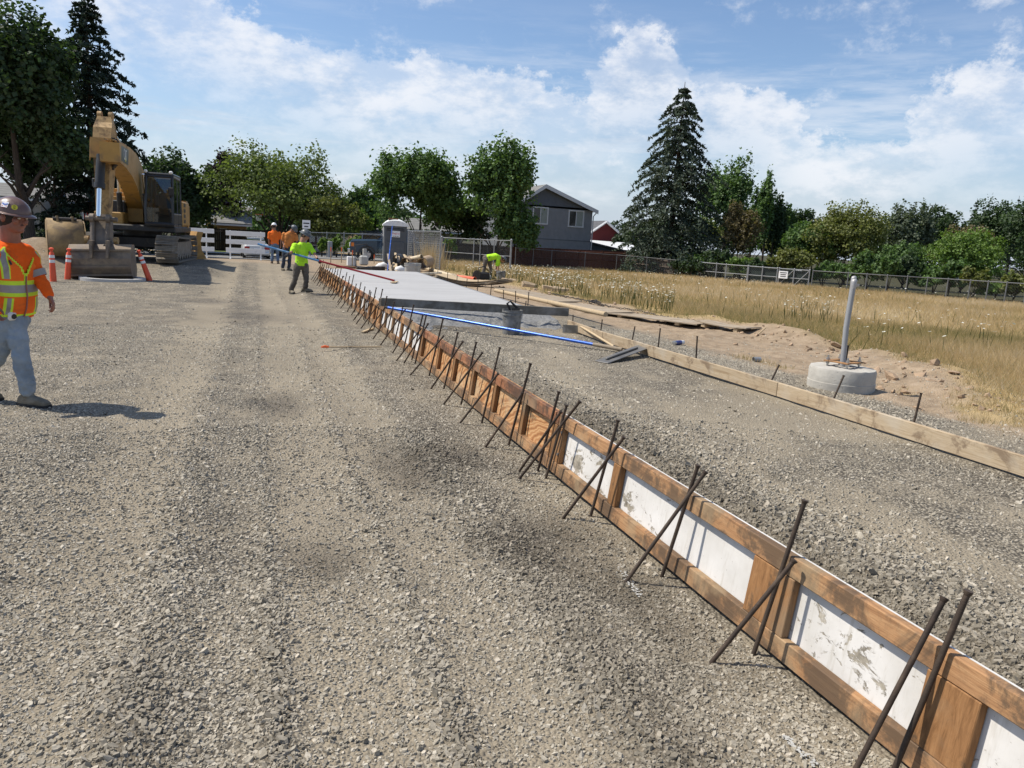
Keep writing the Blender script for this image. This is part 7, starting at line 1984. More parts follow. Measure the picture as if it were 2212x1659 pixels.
# ------------------------------------------------------------------ houses
def siding(name, col, step=.2, axis='X', rough=.7):
    t = NT(name); v = t.map(); w = t.wave(t.map((1, 1, 1)), 1 / step / 2 * 1.0, 0, 0, 1, 'BANDS', axis)
    c = t.mix(t.mth('MULTIPLY', t.step(w, .06, .0), .6), t.ramp(t.noise(v, 2, 5), [(0.3, tuple(q * .9 for q in col)), (0.7, tuple(q * 1.08 for q in col))]), tuple(q * .45 for q in col))
    t.bump(w, .3, .01); t.set(c, rough, 0, .3)


def shingles(name, col):
    t = NT(name); v = t.map(); n = t.noise(t.map((1, 1, 1)), 3, 6, .6); b = t.wave(t.map((1, 1, 1)), 1.6, .6, 1, 2, 'BANDS', 'Z')
    c = t.ramp(n, [(.3, tuple(q * .8 for q in col)), (.7, tuple(q * 1.15 for q in col))]); c = t.mix(t.mth('MULTIPLY', t.step(b, .3, .05), .5), c, tuple(q * .5 for q in col)); t.bump(b, .3, .02); t.set(c, .9, 0, .25)


siding('siding_grey', (0.25, 0.26, 0.275)); siding('siding_slate', (0.125, 0.138, 0.16)); siding('siding_red', (0.13, 0.022, 0.022)); siding('siding_tan', (0.33, 0.22, 0.10)); siding('siding_beige', (0.36, 0.33, 0.29), .2, 'Z')
shingles('roof_grey', (0.20, 0.195, 0.18)); shingles('roof_dark', (0.11, 0.11, 0.115)); simple('trim_white', (0.62, 0.63, 0.64), .6, 0, .04); simple('roof_metal_white', (0.78, 0.78, 0.76), .4, .1, .04); simple('blind', (0.30, 0.33, 0.30), .8, 0, .15, 3); simple('window_dark', (0.02, 0.022, 0.024), .12, 0, .1)


def window(T, x0, x1, z0, z1, y, frame_w=.11, blind=None, name='window'):
    w = MB(); f = frame_w
    for a in ((x0, x1, z1 - f, z1), (x0, x1, z0, z0 + f), (x0, x0 + f, z0 + f, z1 - f), (x1 - f, x1, z0 + f, z1 - f), ((x0 + x1) / 2 - .035, (x0 + x1) / 2 + .035, z0 + f, z1 - f)):
        w.bbox(a[0], a[1], y - .07, y + .02, a[2], a[3])
    fr = w.build(name, 'trim_white', T)
    xm = (x0 + x1) / 2
    for k, (a, b) in enumerate(((x0 + f, xm - .035), (xm + .035, x1 - f))):
        MB().bbox(a, b, y - .02, y - .012, z0 + f, z1 - f).build('pane', 'window_dark', fr)
        if blind and k in blind: MB().bbox(a, b, y - .028, y - .022, z0 + f, z1 - f).build('blind', 'blind', fr)


def grey_house():
    Y0 = 64.0; A = lambda x, y: at_y(*C4_(x, y), Y0)
    xr = A(1027, 560).x; xl = at_y(1108, 470, Y0).x; pk = A(577, 318); ez = A(1030, 545).z; base = g(xr, Y0) - .3
    o0 = Vector((xl, Y0, base)); W_ = xr - xl; ez -= base; pz = pk.z - base; px_ = pk.x - xl; D_ = 9
    T = thing('grey_house', 'two-storey grey gabled house with white-framed windows above the brown fence', 'house', o0)
    bz = A(1000, 832).z - base; uz = A(700, 505).z - base
    MB().bbox(0, W_, 0, D_, 0, bz - .03).build('lower_wall', 'siding_grey', T); MB().bbox(-.02, W_ + .02, -.03, D_, bz - .03, bz + .03).build('belt_trim', 'siding_slate', T)
    MB().bbox(0, W_, 0, D_, bz + .03, uz).build('upper_wall', 'siding_grey', T)
    el = ez; m = MB(); gy = -.025
    # gable end in darker siding
    P = [(0, uz), (W_, uz), (W_, ez), (px_, pz), (0, el)]
    m.add([(x, gy, z) for x, z in P] + [(x, D_, z) for x, z in P], [(4, 3, 2, 1, 0), (5, 6, 7, 8, 9), (0, 5, 9, 4), (1, 2, 7, 6)]); m.build('gable', 'siding_slate', T)
    ov = .35; sl = (pz - ez) / (W_ - px_); sr = (pz - el) / px_
    r = MB()
    for (xa, za, xb, zb) in ((px_, pz, W_ + ov, ez - sl * ov), (px_, pz, -ov, el - sr * ov)):
        r.add([(xa, -.45, za + .02), (xb, -.45, zb + .02), (xb, D_ + .4, zb + .02), (xa, D_ + .4, za + .02), (xa, -.45, za + .16), (xb, -.45, zb + .16), (xb, D_ + .4, zb + .16), (xa, D_ + .4, za + .16)], [(0, 1, 2, 3), (7, 6, 5, 4), (0, 4, 5, 1), (1, 5, 6, 2), (2, 6, 7, 3)])
    roof = r.build('roof', 'roof_grey', T)
    for (xa, za, xb, zb) in ((px_, pz, W_ + ov, ez - sl * ov), (px_, pz, -ov, el - sr * ov)):
        MB().add([(xa, -.49, za - .16), (xb, -.49, zb - .16), (xb, -.49, zb + .17), (xa, -.49, za + .17), (xa, -.455, za - .16), (xb, -.455, zb - .16), (xb, -.455, zb + .17), (xa, -.455, za + .17)], [(0, 1, 2, 3), (7, 6, 5, 4), (0, 4, 5, 1), (3, 2, 6, 7)]).build('barge_board', 'trim_white', roof)
    MB().bevbox((px_ - 1.2, 2.2, pz - 1.2 * sr + .3), (.3, .3, .5), .03).build('roof_vent', 'galvanised', roof)
    MB().tube([(W_ + .3, -.3, ez - .1), (W_ + .06, -.1, ez - .5), (W_ + .06, -.1, .1)], .05, 8).build('downspout', 'trim_white', T, 40); MB().bbox(W_ + .02, W_ + .1, -.06, D_, ez - .12, ez).build('gutter', 'trim_white', T)
    for a, bl in (((465, 612, 508, 672), (1,)), ((798, 945, 540, 700), (1,))):
        p = A(a[0], (a[2] + a[3]) / 2); q = A(a[1], (a[2] + a[3]) / 2); zt = A((a[0] + a[1]) / 2, a[2]).z - base; zb = A((a[0] + a[1]) / 2, a[3]).z - base
        window(T, p.x - xl, q.x - xl, zb, zt, -.0, blind=bl)
    # low wing on the right with sloping roof
    B = lambda x, y: at_y(*C4_(x, y), Y0 + 1.5)
    l0 = B(1000, 842); r0 = B(1300, 922); y_ = 1.5
    MB().add([(W_ + .03, y_, 0), (r0.x - xl, y_, 0), (r0.x - xl, y_, r0.z - base), (W_ + .03, y_, l0.z - base), (W_ + .03, 6, 0), (r0.x - xl, 6, 0), (r0.x - xl, 6, r0.z - base), (W_ + .03, 6, l0.z - base)], [(0, 1, 2, 3), (1, 5, 6, 2), (3, 2, 6, 7)]).build('wing_wall', 'siding_slate', T)
    e = B(1345, 932)
    MB().add([(W_ + .05, y_ - .4, l0.z - base + .02), (e.x - xl, y_ - .4, e.z - base), (e.x - xl, 6.3, e.z - base), (W_ + .05, 6.3, l0.z - base + .02), (W_ + .05, y_ - .4, l0.z - base + .16), (e.x - xl, y_ - .4, e.z - base + .14), (e.x - xl, 6.3, e.z - base + .14), (W_ + .05, 6.3, l0.z - base + .16)], [(0, 1, 2, 3), (7, 6, 5, 4), (0, 4, 5, 1), (1, 5, 6, 2)]).build('wing_roof', 'roof_dark', T)


grey_house()


def simple_house(label, Y0, x0, x1, ytop_eave, peak_y, wall, roof, D_=8, ridge_along=True, name='house', base_y=None, win=(), over=.4, hip=0.0, gable=False):
    """x0,x1 photo columns of the front wall, rows of eave and ridge"""
    a = at_y(x0, ytop_eave, Y0); b = at_y(x1, ytop_eave, Y0); base = g((a.x + b.x) / 2, Y0) - .2; o0 = Vector((a.x, Y0, base)); W_ = b.x - a.x; ez = (a.z + b.z) / 2 - base
    T = thing(name, label, 'house', o0)
    MB().bbox(0, W_, 0, D_, 0, ez).build('wall', wall, T)
    if gable:
        pz = at_y((x0 + x1) / 2, peak_y, Y0).z - base; xm = W_ / 2
        MB().add([(0, -.01, ez), (W_, -.01, ez), (xm, -.01, pz)], [(0, 1, 2)]).build('gable', wall, T)
        MB().add([(0, D_, ez), (W_, D_, ez), (xm, D_, pz)], [(2, 1, 0)]).build('gable', wall, T)
        s = (pz - ez) / xm; r = MB()
        for sg in (-1, 1):
            xb = xm + sg * (xm + over); zb = pz - s * (xm + over)
            r.add([(xm, -.4, pz), (xb, -.4, zb), (xb, D_ + .3, zb), (xm, D_ + .3, pz), (xm, -.4, pz + .15), (xb, -.4, zb + .15), (xb, D_ + .3, zb + .15), (xm, D_ + .3, pz + .15)], [(0, 1, 2, 3), (7, 6, 5, 4), (0, 4, 5, 1), (1, 5, 6, 2)])
        ro = r.build('roof', roof, T)
        for sg in (-1, 1):
            xb = xm + sg * (xm + over); zb = pz - s * (xm + over)
            MB().tube([(xm, -.44, pz + .04), (xb, -.44, zb + .04)], .12, 4).build('barge_board', 'trim_white', ro)
    else:
        pz = at_y((x0 + x1) / 2, peak_y, Y0 + D_ / 2).z - base; ym = D_ / 2; s = (pz - ez) / ym
        r = MB(); xs0, xs1 = -over, W_ + over
        r.add([(xs0, -over, ez - s * over), (xs1, -over, ez - s * over), (xs1 - hip, ym, pz), (xs0 + hip, ym, pz), (xs0, D_ + over, ez - s * over), (xs1, D_ + over, ez - s * over)], [(0, 1, 2, 3), (3, 2, 5, 4)] + ([(0, 3, 4), (1, 5, 2)] if hip else []))
        ro = r.build('roof', roof, T); ro.modifiers.new('t', 'SOLIDIFY').thickness = -.15
        if not hip:
            for x in (0, W_): MB().add([(x, 0, ez), (x, D_, ez), (x, ym, pz)], [(0, 1, 2)]).build('gable', wall, T)
        MB().bbox(xs0, xs1, -over - .06, -over, ez - s * over - .1, ez - s * over + .05).build('gutter', 'trim_white', ro)
    for (u0, u1, v0, v1) in win: window(T, W_ * u0, W_ * u1, ez * v0, ez * v1, 0)
    return T


simple_house('red gabled house half hidden behind the tall conifer', 76, C4_(1022, 800)[0], C4_(1250, 800)[0], C4_(1000, 738)[1], C4_(1130, 650)[1], 'siding_red', 'roof_dark', 8, gable=True, win=((.02, .38, .30, .72),))
# long low white-roofed shed beyond the wing
a = at_y(*C4_(1290, 960), 70); b = at_y(*C4_(1510, 975), 70); base = g(a.x, 70) - .2; o0 = Vector((a.x - 7, 70, base)); T = thing('white_roofed_shed', 'low shed with bright white metal roof right of the grey house', 'shed', o0)
ez = at_y(*C4_(1520, 920), 70).z - base; pz = at_y(*C4_(1010, 824), 74).z - base; W_ = b.x - a.x + 7
MB().bbox(0, W_ - .2, 0, 8, 0, ez - .02).build('wall', 'siding_beige', T)
MB().add([(-2, -.4, ez), (W_ + .2, -.4, ez), (W_ - .1, 4, pz), (-2, 4, pz + .2), (-2, 8.4, ez), (W_ + .2, 8.4, ez)], [(0, 1, 2, 3), (3, 2, 5, 4), (1, 5, 2)]).build('roof', 'roof_metal_white', T)
simple_house('tan house with grey roof behind the dark fence at left', 76, C2(362, 900)[0], C2(640, 900)[0], C2(480, 895)[1], C2(420, 752)[1], 'siding_tan', 'roof_grey', 9, win=((.1, .35, .35, .8),), over=.5)
simple_house('low house with grey roof behind the portable toilet', 78, C3(265, 760)[0], C3(560, 760)[0], C3(400, 758)[1], C3(400, 682)[1], 'siding_tan', 'roof_grey', 9)
simple_house('pale grey house hidden behind the two central trees', 80, C3(740, 720)[0], C3(1230, 740)[0], C3(960, 735)[1], C3(960, 640)[1], 'siding_beige', 'roof_grey', 9, win=((.1, .25, .2, .7), (.6, .75, .2, .7)))
simple_house('beige house behind the dark trees at the left edge', 70, -160, C1(330, 900)[0], C1(100, 870)[1], C1(100, 770)[1], 'siding_beige', 'roof_grey', 9, win=((.55, .66, .3, .8), (.8, .9, .3, .8)))
simple_house('beige house beyond the tree trunks behind the excavator', 74, C1(430, 1000)[0], C1(760, 1000)[0], C1(560, 925)[1], C1(560, 830)[1], 'siding_beige', 'roof_dark', 9, win=((.2, .4, .2, .7),))
a = at_y(*C6_(1440, 890), 75); T = simple_house('white cottage glimpsed through the trees at right', 75, C6_(1400, 900)[0], C6_(1560, 900)[0], C6_(1480, 880)[1], C6_(1480, 830)[1], 'trim_white', 'roof_grey', 6, gable=True)

# flag, hoop, sign, red trailer, small posts
Y0 = 64; p = at_y(*C1(700, 1070), Y0); p.z = g(p.x, p.y); T = thing('flag', 'small striped flag with blue corner hanging behind the excavator arm', 'flag', p)
tz = at_y(*C1(690, 950), Y0).z - p.z
MB().tube([(-.25, 0, 0), (-.25, 0, tz + .6)], .03, 8).build('pole', 'galvanised', T, 40)
for k in range(9):
    MB().bbox(-.2 + .09 * k, -.2 + .09 * k + .088, -.01 * (k % 2), .02, tz - 1.0, tz - .1 if k < 4 else tz + .35).build('stripe', 'tail_red' if k % 2 else 'print_white', T)
MB().bbox(.165, .62, -.03, -.012, tz - .3, tz + .35).build('canton', 'sticker_blue', T)


def hoop():
    Y0 = 63; r = at_y(*C2(753, 815), Y0); b = at_y(*C2(808, 1000), Y0); b.z = g(b.x, b.y)
    T = thing('basketball_hoop', 'driveway basketball hoop with orange rim seen edge-on before the big maple', 'basketball hoop', b)
    rz = r.z - b.z; rx = r.x - b.x
    MB().tube([(.9, 0, 0), (.9, 0, rz * .86), (.25, 0, rz + .15)], .06, 8).build('pole', 'machine_black', T, 40)
    MB().bevbox((0.02, 0, rz + .42), (.06, 1.2, 1.05), .01).build('backboard', 'machine_black', T)
    MB().tube([(rx + .24 * math.cos(t), .24 * math.sin(t), rz) for t in np.linspace(0, 2 * math.pi, 21)], .022, 6, caps=False).build('rim', 'orange_paint', T, 60); MB().tube([(rx + .2, 0, rz), (0.02, 0, rz)], .04, 6).build('rim_bracket', 'orange_paint', T)
    nt = MB()
    for k in range(12):
        t0 = k * math.pi / 6
        for sg in (-1, 1): nt.tube([(rx + (.24 - .1 * u) * math.cos(t0 + sg * u * .9), (.24 - .1 * u) * math.sin(t0 + sg * u * .9), rz - .46 * u) for u in (0, .33, .66, 1)], .012, 4)
    nt.build('net', 'print_white', T)


hoop()
Y0 = 53; p = at_y(*C2(1198, 1100), Y0); p.z = g(p.x, Y0); T = thing('street_sign', 'white rectangular notice on a post behind the lime-shirted worker', 'sign', p)
zb = at_y(*C2(1198, 948), Y0).z - p.z; zt = at_y(*C2(1198, 870), Y0).z - p.z
MB().tube([(0, 0, 0), (0, 0, zt - .1)], .03, 8).build('post', 'galvanised', T, 40); s = MB().bevbox((0, -.04, (zb + zt) / 2), (.5, .02, zt - zb), .004).build('panel', 'print_white', T)
for k, w in enumerate((.38, .26, .24, .12, .22)): MB().box((0, -.053, zt - .2 - k * .2), (w, .004, .075)).build('text_line', 'print_dark', s)
Y0 = 66; a = at_y(*C2(1190, 1120), Y0); b = at_y(*C2(1350, 1120), Y0); gz = g(a.x, Y0); T = thing('red_trailer', 'dark red trailer with white windows behind the wire fence', 'trailer', Vector((a.x, Y0, gz)))
zt = at_y(*C2(1270, 975), Y0).z - gz; W_ = b.x - a.x; simple('trailer_red', (0.10, 0.022, 0.022), .5, 0, .15)
MB().bevbox((W_ / 2, 1.1, zt / 2 + .2), (W_, 2.2, zt - .4), .05).build('body', 'trailer_red', T)
for x0, x1 in ((1238, 1280), (1298, 1338)):
    p = at_y(*C2(x0, 1040), Y0).x - a.x; q = at_y(*C2(x1, 1040), Y0).x - a.x; z0 = at_y(*C2(1280, 1075), Y0).z - gz; z1 = at_y(*C2(1280, 1000), Y0).z - gz
    MB().bevbox(((p + q) / 2, -.02, (z0 + z1) / 2), (q - p, .05, z1 - z0), .02).build('window', 'print_white', T)
for x in (.3, .7): wheel(T, (W_ * x, .1, .35), .35, .25, 'Y')
Y0 = 54; p = at_y(*C2(1420, 1190), Y0); p.z = g(p.x, Y0); tag(MB().bevbox((0, 0, .55), (.3, .3, 1.1), .03).build('utility_pedestal', 'galvanised', None, 0, p), 'grey utility pedestal before the wire fence', 'utility box')
# chimney-like pale pillar far behind the gate
p = at_y(*C5_(1198, 775), 72); p.z = g(p.x, 72); tag(MB().bevbox((0, 0, 1.6), (.7, .7, 3.2), .05).bevbox((0, 0, 3.3), (.9, .9, .2), .03).build('brick_pillar', 'siding_beige', None, 0, p), 'small pale pillar among the shrubs above the gate', 'pillar')

# ------------------------------------------------------------------ trees
def leaf_mat(name, dark, mid, light, trans=0.34, rough=.6):
    t = NT(name); tint = t.attr('tint'); c = t.ramp(tint, [(0.0, dark), (0.5, mid), (1.0, light)])
    d = t.N('ShaderNodeBsdfDiffuse'); tr = t.N('ShaderNodeBsdfTranslucent'); gl = t.N('ShaderNodeBsdfGlossy'); gl.inputs['Roughness'].default_value = rough
    gl.inputs['Color'].default_value = (.5, .5, .5, 1)
    t.L(c, d.inputs[0]); t.L(t.mix(1.0, c, (1.15, 1.25, .6), 'MULTIPLY'), tr.inputs[0])
    m1 = t.N('ShaderNodeMixShader'); m1.inputs[0].default_value = trans; t.L(d.outputs[0], m1.inputs[1]); t.L(tr.outputs[0], m1.inputs[2])
    m2 = t.N('ShaderNodeMixShader'); m2.inputs[0].default_value = .05; t.L(m1.outputs[0], m2.inputs[1]); t.L(gl.outputs[0], m2.inputs[2]); t.L(m2.outputs[0], t.out.inputs[0])


leaf_mat('leaf_dark', (0.026, 0.046, 0.018), (0.046, 0.082, 0.029), (0.079, 0.134, 0.044))
leaf_mat('leaf_green', (0.056, 0.100, 0.030), (0.100, 0.175, 0.048), (0.160, 0.260, 0.070))
leaf_mat('leaf_maple', (0.082, 0.112, 0.030), (0.140, 0.185, 0.050), (0.215, 0.265, 0.080))
leaf_mat('leaf_bright', (0.083, 0.141, 0.028), (0.147, 0.237, 0.046), (0.218, 0.320, 0.070))
leaf_mat('leaf_olive', (0.092, 0.108, 0.028), (0.166, 0.186, 0.049), (0.243, 0.256, 0.077))
leaf_mat('leaf_brown', (0.087, 0.072, 0.033), (0.147, 0.118, 0.054), (0.211, 0.173, 0.077))
leaf_mat('leaf_purple', (0.020, 0.013, 0.019), (0.038, 0.022, 0.031), (0.061, 0.036, 0.046), .15)
leaf_mat('needle_dark', (0.010, 0.020, 0.013), (0.020, 0.037, 0.022), (0.038, 0.059, 0.033), .12)
leaf_mat('needle_spruce', (0.031, 0.046, 0.031), (0.056, 0.079, 0.051), (0.092, 0.122, 0.077), .16)
leaf_mat('leaf_grey', (0.058, 0.077, 0.046), (0.096, 0.125, 0.074), (0.141, 0.173, 0.109))
t = NT('bark'); v = t.map((3, 3, .6)); n_ = t.noise(v, 6, 6, .7); t.bump(n_, .8, .03); t.set(t.ramp(n_, [(.3, (.028, .021, .016)), (.7, (.10, .08, .062))]), .95, 0, .2)


def leaf_cards(P, nrm, size, rng, asp=1.0, droop=0.0):
    """one small folded leaf quad per point, facing roughly along nrm"""
    n = len(P); nrm = nrm + rng.normal(0, .75, (n, 3)); nrm /= np.linalg.norm(nrm, axis=1, keepdims=True) + 1e-9
    a = rng.normal(0, 1, (n, 3)); a[:, 2] -= droop; u = a - nrm * np.sum(a * nrm, 1, keepdims=True); u /= np.linalg.norm(u, axis=1, keepdims=True) + 1e-9
    w = np.cross(nrm, u); s = size * rng.uniform(.6, 1.35, n)
    u = u * (s * .5)[:, None]; w = w * (s * .5 / asp)[:, None]
    V = np.stack([P - u, P + w * .9 + nrm * (s * .08)[:, None], P + u, P - w * .9 + nrm * (s * .08)[:, None]], 1).reshape(-1, 3)
    F = np.arange(n * 4).reshape(-1, 4); return V, F


def crown_points(c, rad, rng, lobes, n, lobe_r=.42, shell=.55, power=1.0, flat_base=.0):
    """points gathered on irregular lobes of an ovoid crown"""
    d = rng.normal(0, 1, (lobes, 3)); d /= np.linalg.norm(d, axis=1, keepdims=True); d[:, 2] = np.where(d[:, 2] < -.55, -d[:, 2] * .6, d[:, 2])
    L_ = d * (1 - lobe_r * rng.uniform(.7, 1.05, (lobes, 1))) * rng.uniform(.72, 1.0, (lobes, 1)); lr = lobe_r * rng.uniform(.55, 1.25, lobes)
    L_ = np.vstack([L_, d[:max(3, lobes // 4)] * .25]); lr = np.concatenate([lr, np.full(max(3, lobes // 4), lobe_r)])
    w = lr ** 2; k = rng.choice(len(L_), n, p=w / w.sum())
    # small twig clusters on each lobe
    m = max(1, n // 14); dd = rng.normal(0, 1, (m, 3)); dd /= np.linalg.norm(dd, axis=1, keepdims=True); dd[:, 2] = np.where(dd[:, 2] < -.3, dd[:, 2] * .5, dd[:, 2])
    kc = rng.choice(len(L_), m, p=w / w.sum()); cc = L_[kc] + dd * lr[kc][:, None] * rng.uniform(shell, 1.06, (m, 1))
    q = rng.integers(0, m, n); P = cc[q] + rng.normal(0, .055, (n, 3)); N_ = dd[q] * .7 + np.array([0, 0, .45])
    out = P * np.array(rad) + np.array(c)
    return out, N_, q


def tint_for(q, rng, n):
    return np.clip(rng.normal(.42, .17, int(q.max()) + 1)[q] + rng.normal(0, .16, n), 0, 1)


def trunk_mesh(h, r, rng, crown_z, rad, forks=7, spread=.62):
    m = MB(); rr = random.Random(int(rng.integers(1e6)))
    bend = Vector((rr.uniform(-.05, .05) * h, rr.uniform(-.05, .05) * h, 0)); top = h * .8
    m.tube([(0, 0, -.3), (0, 0, .1), (0, 0, crown_z * .6), bend * .5 + Vector((0, 0, crown_z)), bend + Vector((0, 0, top))], [r * 1.5, r * 1.1, r * .85, r * .62, r * .12], 8)
    for k in range(forks):
        a = 2 * math.pi * (k + rr.random() * .6) / forks; z0 = crown_z * (.55 + .55 * rr.random()); L_ = rad * (spread + .3 * rr.random())
        e = Vector((math.cos(a) * L_, math.sin(a) * L_, z0 + rad * (.5 + .6 * rr.random()))); s = Vector((0, 0, z0)); mid = s.lerp(e, .5) + Vector((0, 0, .12 * rad))
        m.tube([s, mid, e], [r * .42, r * .26, r * .06], 6)
        for q in range(2):
            b2 = mid.lerp(e, .3 + .4 * q); m.tube([b2, b2 + Vector((rr.uniform(-.35, .35) * rad, rr.uniform(-.35, .35) * rad, rad * .35 * rr.random() + .1))], [r * .15, r * .03], 5)
    return m


def tree(label, px, base_y, top_y, half_w, Y, mat, seed, n=7000, leaf=.3, lobes=16, trunk_frac=.22, name='tree', cat='tree', lobe_r=.42, group=None, depth_r=None, shell=.55, crown_top=None, trunk_r=None, off=0.0):
    rng = np.random.default_rng(seed); b = at_y(px, base_y, Y); b.z = g(b.x, Y); t = at_y(px, top_y, Y); h = t.z - b.z; ppm = px_per_m((b.x, Y, 3)); r = half_w / ppm
    T = thing(name, label, cat, b, group=group)
    cz0 = h * trunk_frac; cz = (cz0 + h) / 2; rz = (h - cz0) / 2
    trunk_mesh(h, trunk_r or max(.09, h * .018), rng, cz0 * 1.25, r * .8).build('trunk', 'bark', T, 50)
    P, N_, q = crown_points((off / ppm, 0, cz), (r * 1.2, (depth_r or r * .85) * 1.15, rz * 1.12), rng, int(lobes * 1.4), int(n * 1.35), lobe_r * .86, shell)
    V, F = leaf_cards(P, N_, leaf * .8, rng)
    np_mesh('crown', V, F, mat, T, attr={'tint': ('FACE', tint_for(q, rng, len(P)))})
    return T


def conifer(label, px, base_y, top_y, half_w, Y, mat, seed, n=11000, droop=.32, leaf=.34, bare=.06, taper=.85, whorls=34):
    rng = np.random.default_rng(seed); b = at_y(px, base_y, Y); b.z = g(b.x, Y); t = at_y(px, top_y, Y); h = t.z - b.z; R_ = half_w / px_per_m((b.x, Y, 3))
    T = thing('conifer', label, 'tree', b)
    m = MB(); m.tube([(0, 0, -.3), (0, 0, h * .5), (0, 0, h)], [h * .022, h * .012, .02], 8); pts = []; nr = []; q = []; bi = 0
    per = max(20, n // (whorls * 8))
    for w in range(whorls):
        u = (w + rng.uniform(-.3, .3)) / whorls; z = h * (bare + (1 - bare) * u); rr = R_ * max(.03, (1 - u) ** taper) * rng.uniform(.8, 1.12)
        nb = 8 if u < .75 else 6
        for k in range(nb):
            a = 2 * math.pi * (k + rng.uniform(-.35, .35)) / nb + w * .7; L_ = rr * rng.uniform(.68, 1.12); dirv = np.array([math.cos(a), math.sin(a), 0])
            rise = .18 * L_ * rng.uniform(.2, 1.0)
            cnt = max(6, int(per * (L_ / R_ + .18) * 1.1)); s = rng.uniform(.10, 1, cnt) ** .75
            zz = z + rise * np.sin(s * 2.2) - droop * L_ * s ** 2
            side = np.array([-dirv[1], dirv[0], 0]); wd = (.20 * L_ + .12) * (1 - s * .65)
            P = dirv * (s * L_)[:, None] + side * (rng.normal(0, .6, cnt) * wd)[:, None]; P[:, 2] = zz - np.abs(rng.normal(0, .16, cnt)) * (.4 + .6 * L_ / R_)
            pts.append(P); nr.append(np.tile(np.array([0, 0, .8]) + dirv * .5, (cnt, 1))); q.append(np.full(cnt, bi)); bi += 1
            if k % 2 == 0: m.tube([(0, 0, z), dirv * L_ * .5 + np.array([0, 0, z + rise * .8 - droop * L_ * .25]), dirv * L_ * .92 + np.array([0, 0, z + rise * .7 - droop * L_ * .85])], [.05, .03, .008], 4)
    m.build('trunk', 'bark', T, 50)
    P = np.vstack(pts); N_ = np.vstack(nr); q = np.concatenate(q)
    V, F = leaf_cards(P, N_, leaf, rng, 2.3, .9); np_mesh('crown', V, F, mat, T, attr={'tint': ('FACE', tint_for(q, rng, len(P)))})
    return T


def shrub(label, px, base_y, top_y, half_w, Y, mat, seed, n=1500, leaf=.16, group=None, name='shrub', cat='shrub', lobes=9, depth=None):
    rng = np.random.default_rng(seed); b = at_y(px, base_y, Y); b.z = g(b.x, Y); t = at_y(px, top_y, Y); h = max(.4, t.z - b.z); r = half_w / px_per_m((b.x, Y, 1))
    T = thing(name, label, cat, b, group=group); m = MB(); rr = random.Random(seed)
    for k in range(5): m.tube([(0, 0, -.1), (rr.uniform(-.4, .4) * r, rr.uniform(-.3, .3) * r, h * .7)], [.03, .01], 5)
    m.build('stem', 'bark', T)
    P, N_, q = crown_points((0, 0, h * .5), (r, depth or min(r, 1.6) * .8, h * .52), rng, lobes, n, .45, .4)
    P[:, 2] = np.maximum(P[:, 2], .02); V, F = leaf_cards(P, N_, leaf, rng); np_mesh('foliage', V, F, mat, T, attr={'tint': ('FACE', tint_for(q, rng, n))}); return T


# left group
tree('big dark broadleaf tree filling the left edge, several leaning trunks', 62, 480, 28, 128, 52, 'leaf_dark', 1, 17000, .34, 26, .22, trunk_r=.32, off=-10)
tree('dark broadleaf tree rising at the very left edge behind the worker', -90, 480, 60, 130, 55, 'leaf_dark', 2, 9000, .36, 20, .2)
conifer('tall dark spruce behind the excavator arm', 205, 492, -22, 150, 58, 'needle_dark', 3, 20000, .22, .40, .05, .62, 36)
tree('low dark tree under the spruce left of the excavator', 120, 480, 250, 90, 57, 'leaf_dark', 4, 7000, .32, 16, .32)
tree('dark rounded tree behind the excavator cab', 385, 500, 308, 72, 66, 'leaf_dark', 5, 9000, .34, 18, .03)
tree('dark tree low between the spruce and the cab', 300, 500, 345, 62, 64, 'leaf_dark', 55, 6000, .34, 15, .10)
tree('purple-leaved tree between the dark tree and the big maple', 482, 500, 326, 46, 78, 'leaf_purple', 6, 5000, .36, 13, .12)
tree('broad olive green maple, widest of the trees behind the barricades', 603, 528, 300, 132, 64, 'leaf_maple', 7, 15000, .27, 30, .08, lobe_r=.33, shell=.7, trunk_r=.24)
tree('small bronze-olive tree right of the big maple', 722, 532, 428, 62, 61, 'leaf_olive', 8, 6500, .24, 14, .10)
tree('bright green sapling behind the bronze-olive tree', 765, 525, 436, 36, 66, 'leaf_bright', 9, 3000, .24, 10, .1)
tree('dark green tree behind the bright sapling', 785, 525, 392, 50, 78, 'leaf_green', 10, 6500, .34, 14, .08)
tree('purple-brown tree low behind the portable toilet', 815, 530, 432, 26, 82, 'leaf_purple', 56, 2500, .34, 10, .1)
tree('green tree directly behind the portable toilet, left of two alike', 903, 545, 312, 90, 61, 'leaf_green', 11, 14000, .30, 24, .08, lobe_r=.38)
tree('green tree overlapping the grey house, right of two alike', 1070, 548, 300, 86, 58, 'leaf_green', 12, 15000, .29, 24, .06, lobe_r=.38)
tree('low leafy tree hiding the left corner of the grey house', 1112, 552, 440, 52, 56.5, 'leaf_green', 57, 6500, .27, 16, .02)
tree('dark lower tree between the two central green trees', 985, 545, 420, 70, 64, 'leaf_dark', 13, 6000, .30, 14, .12)
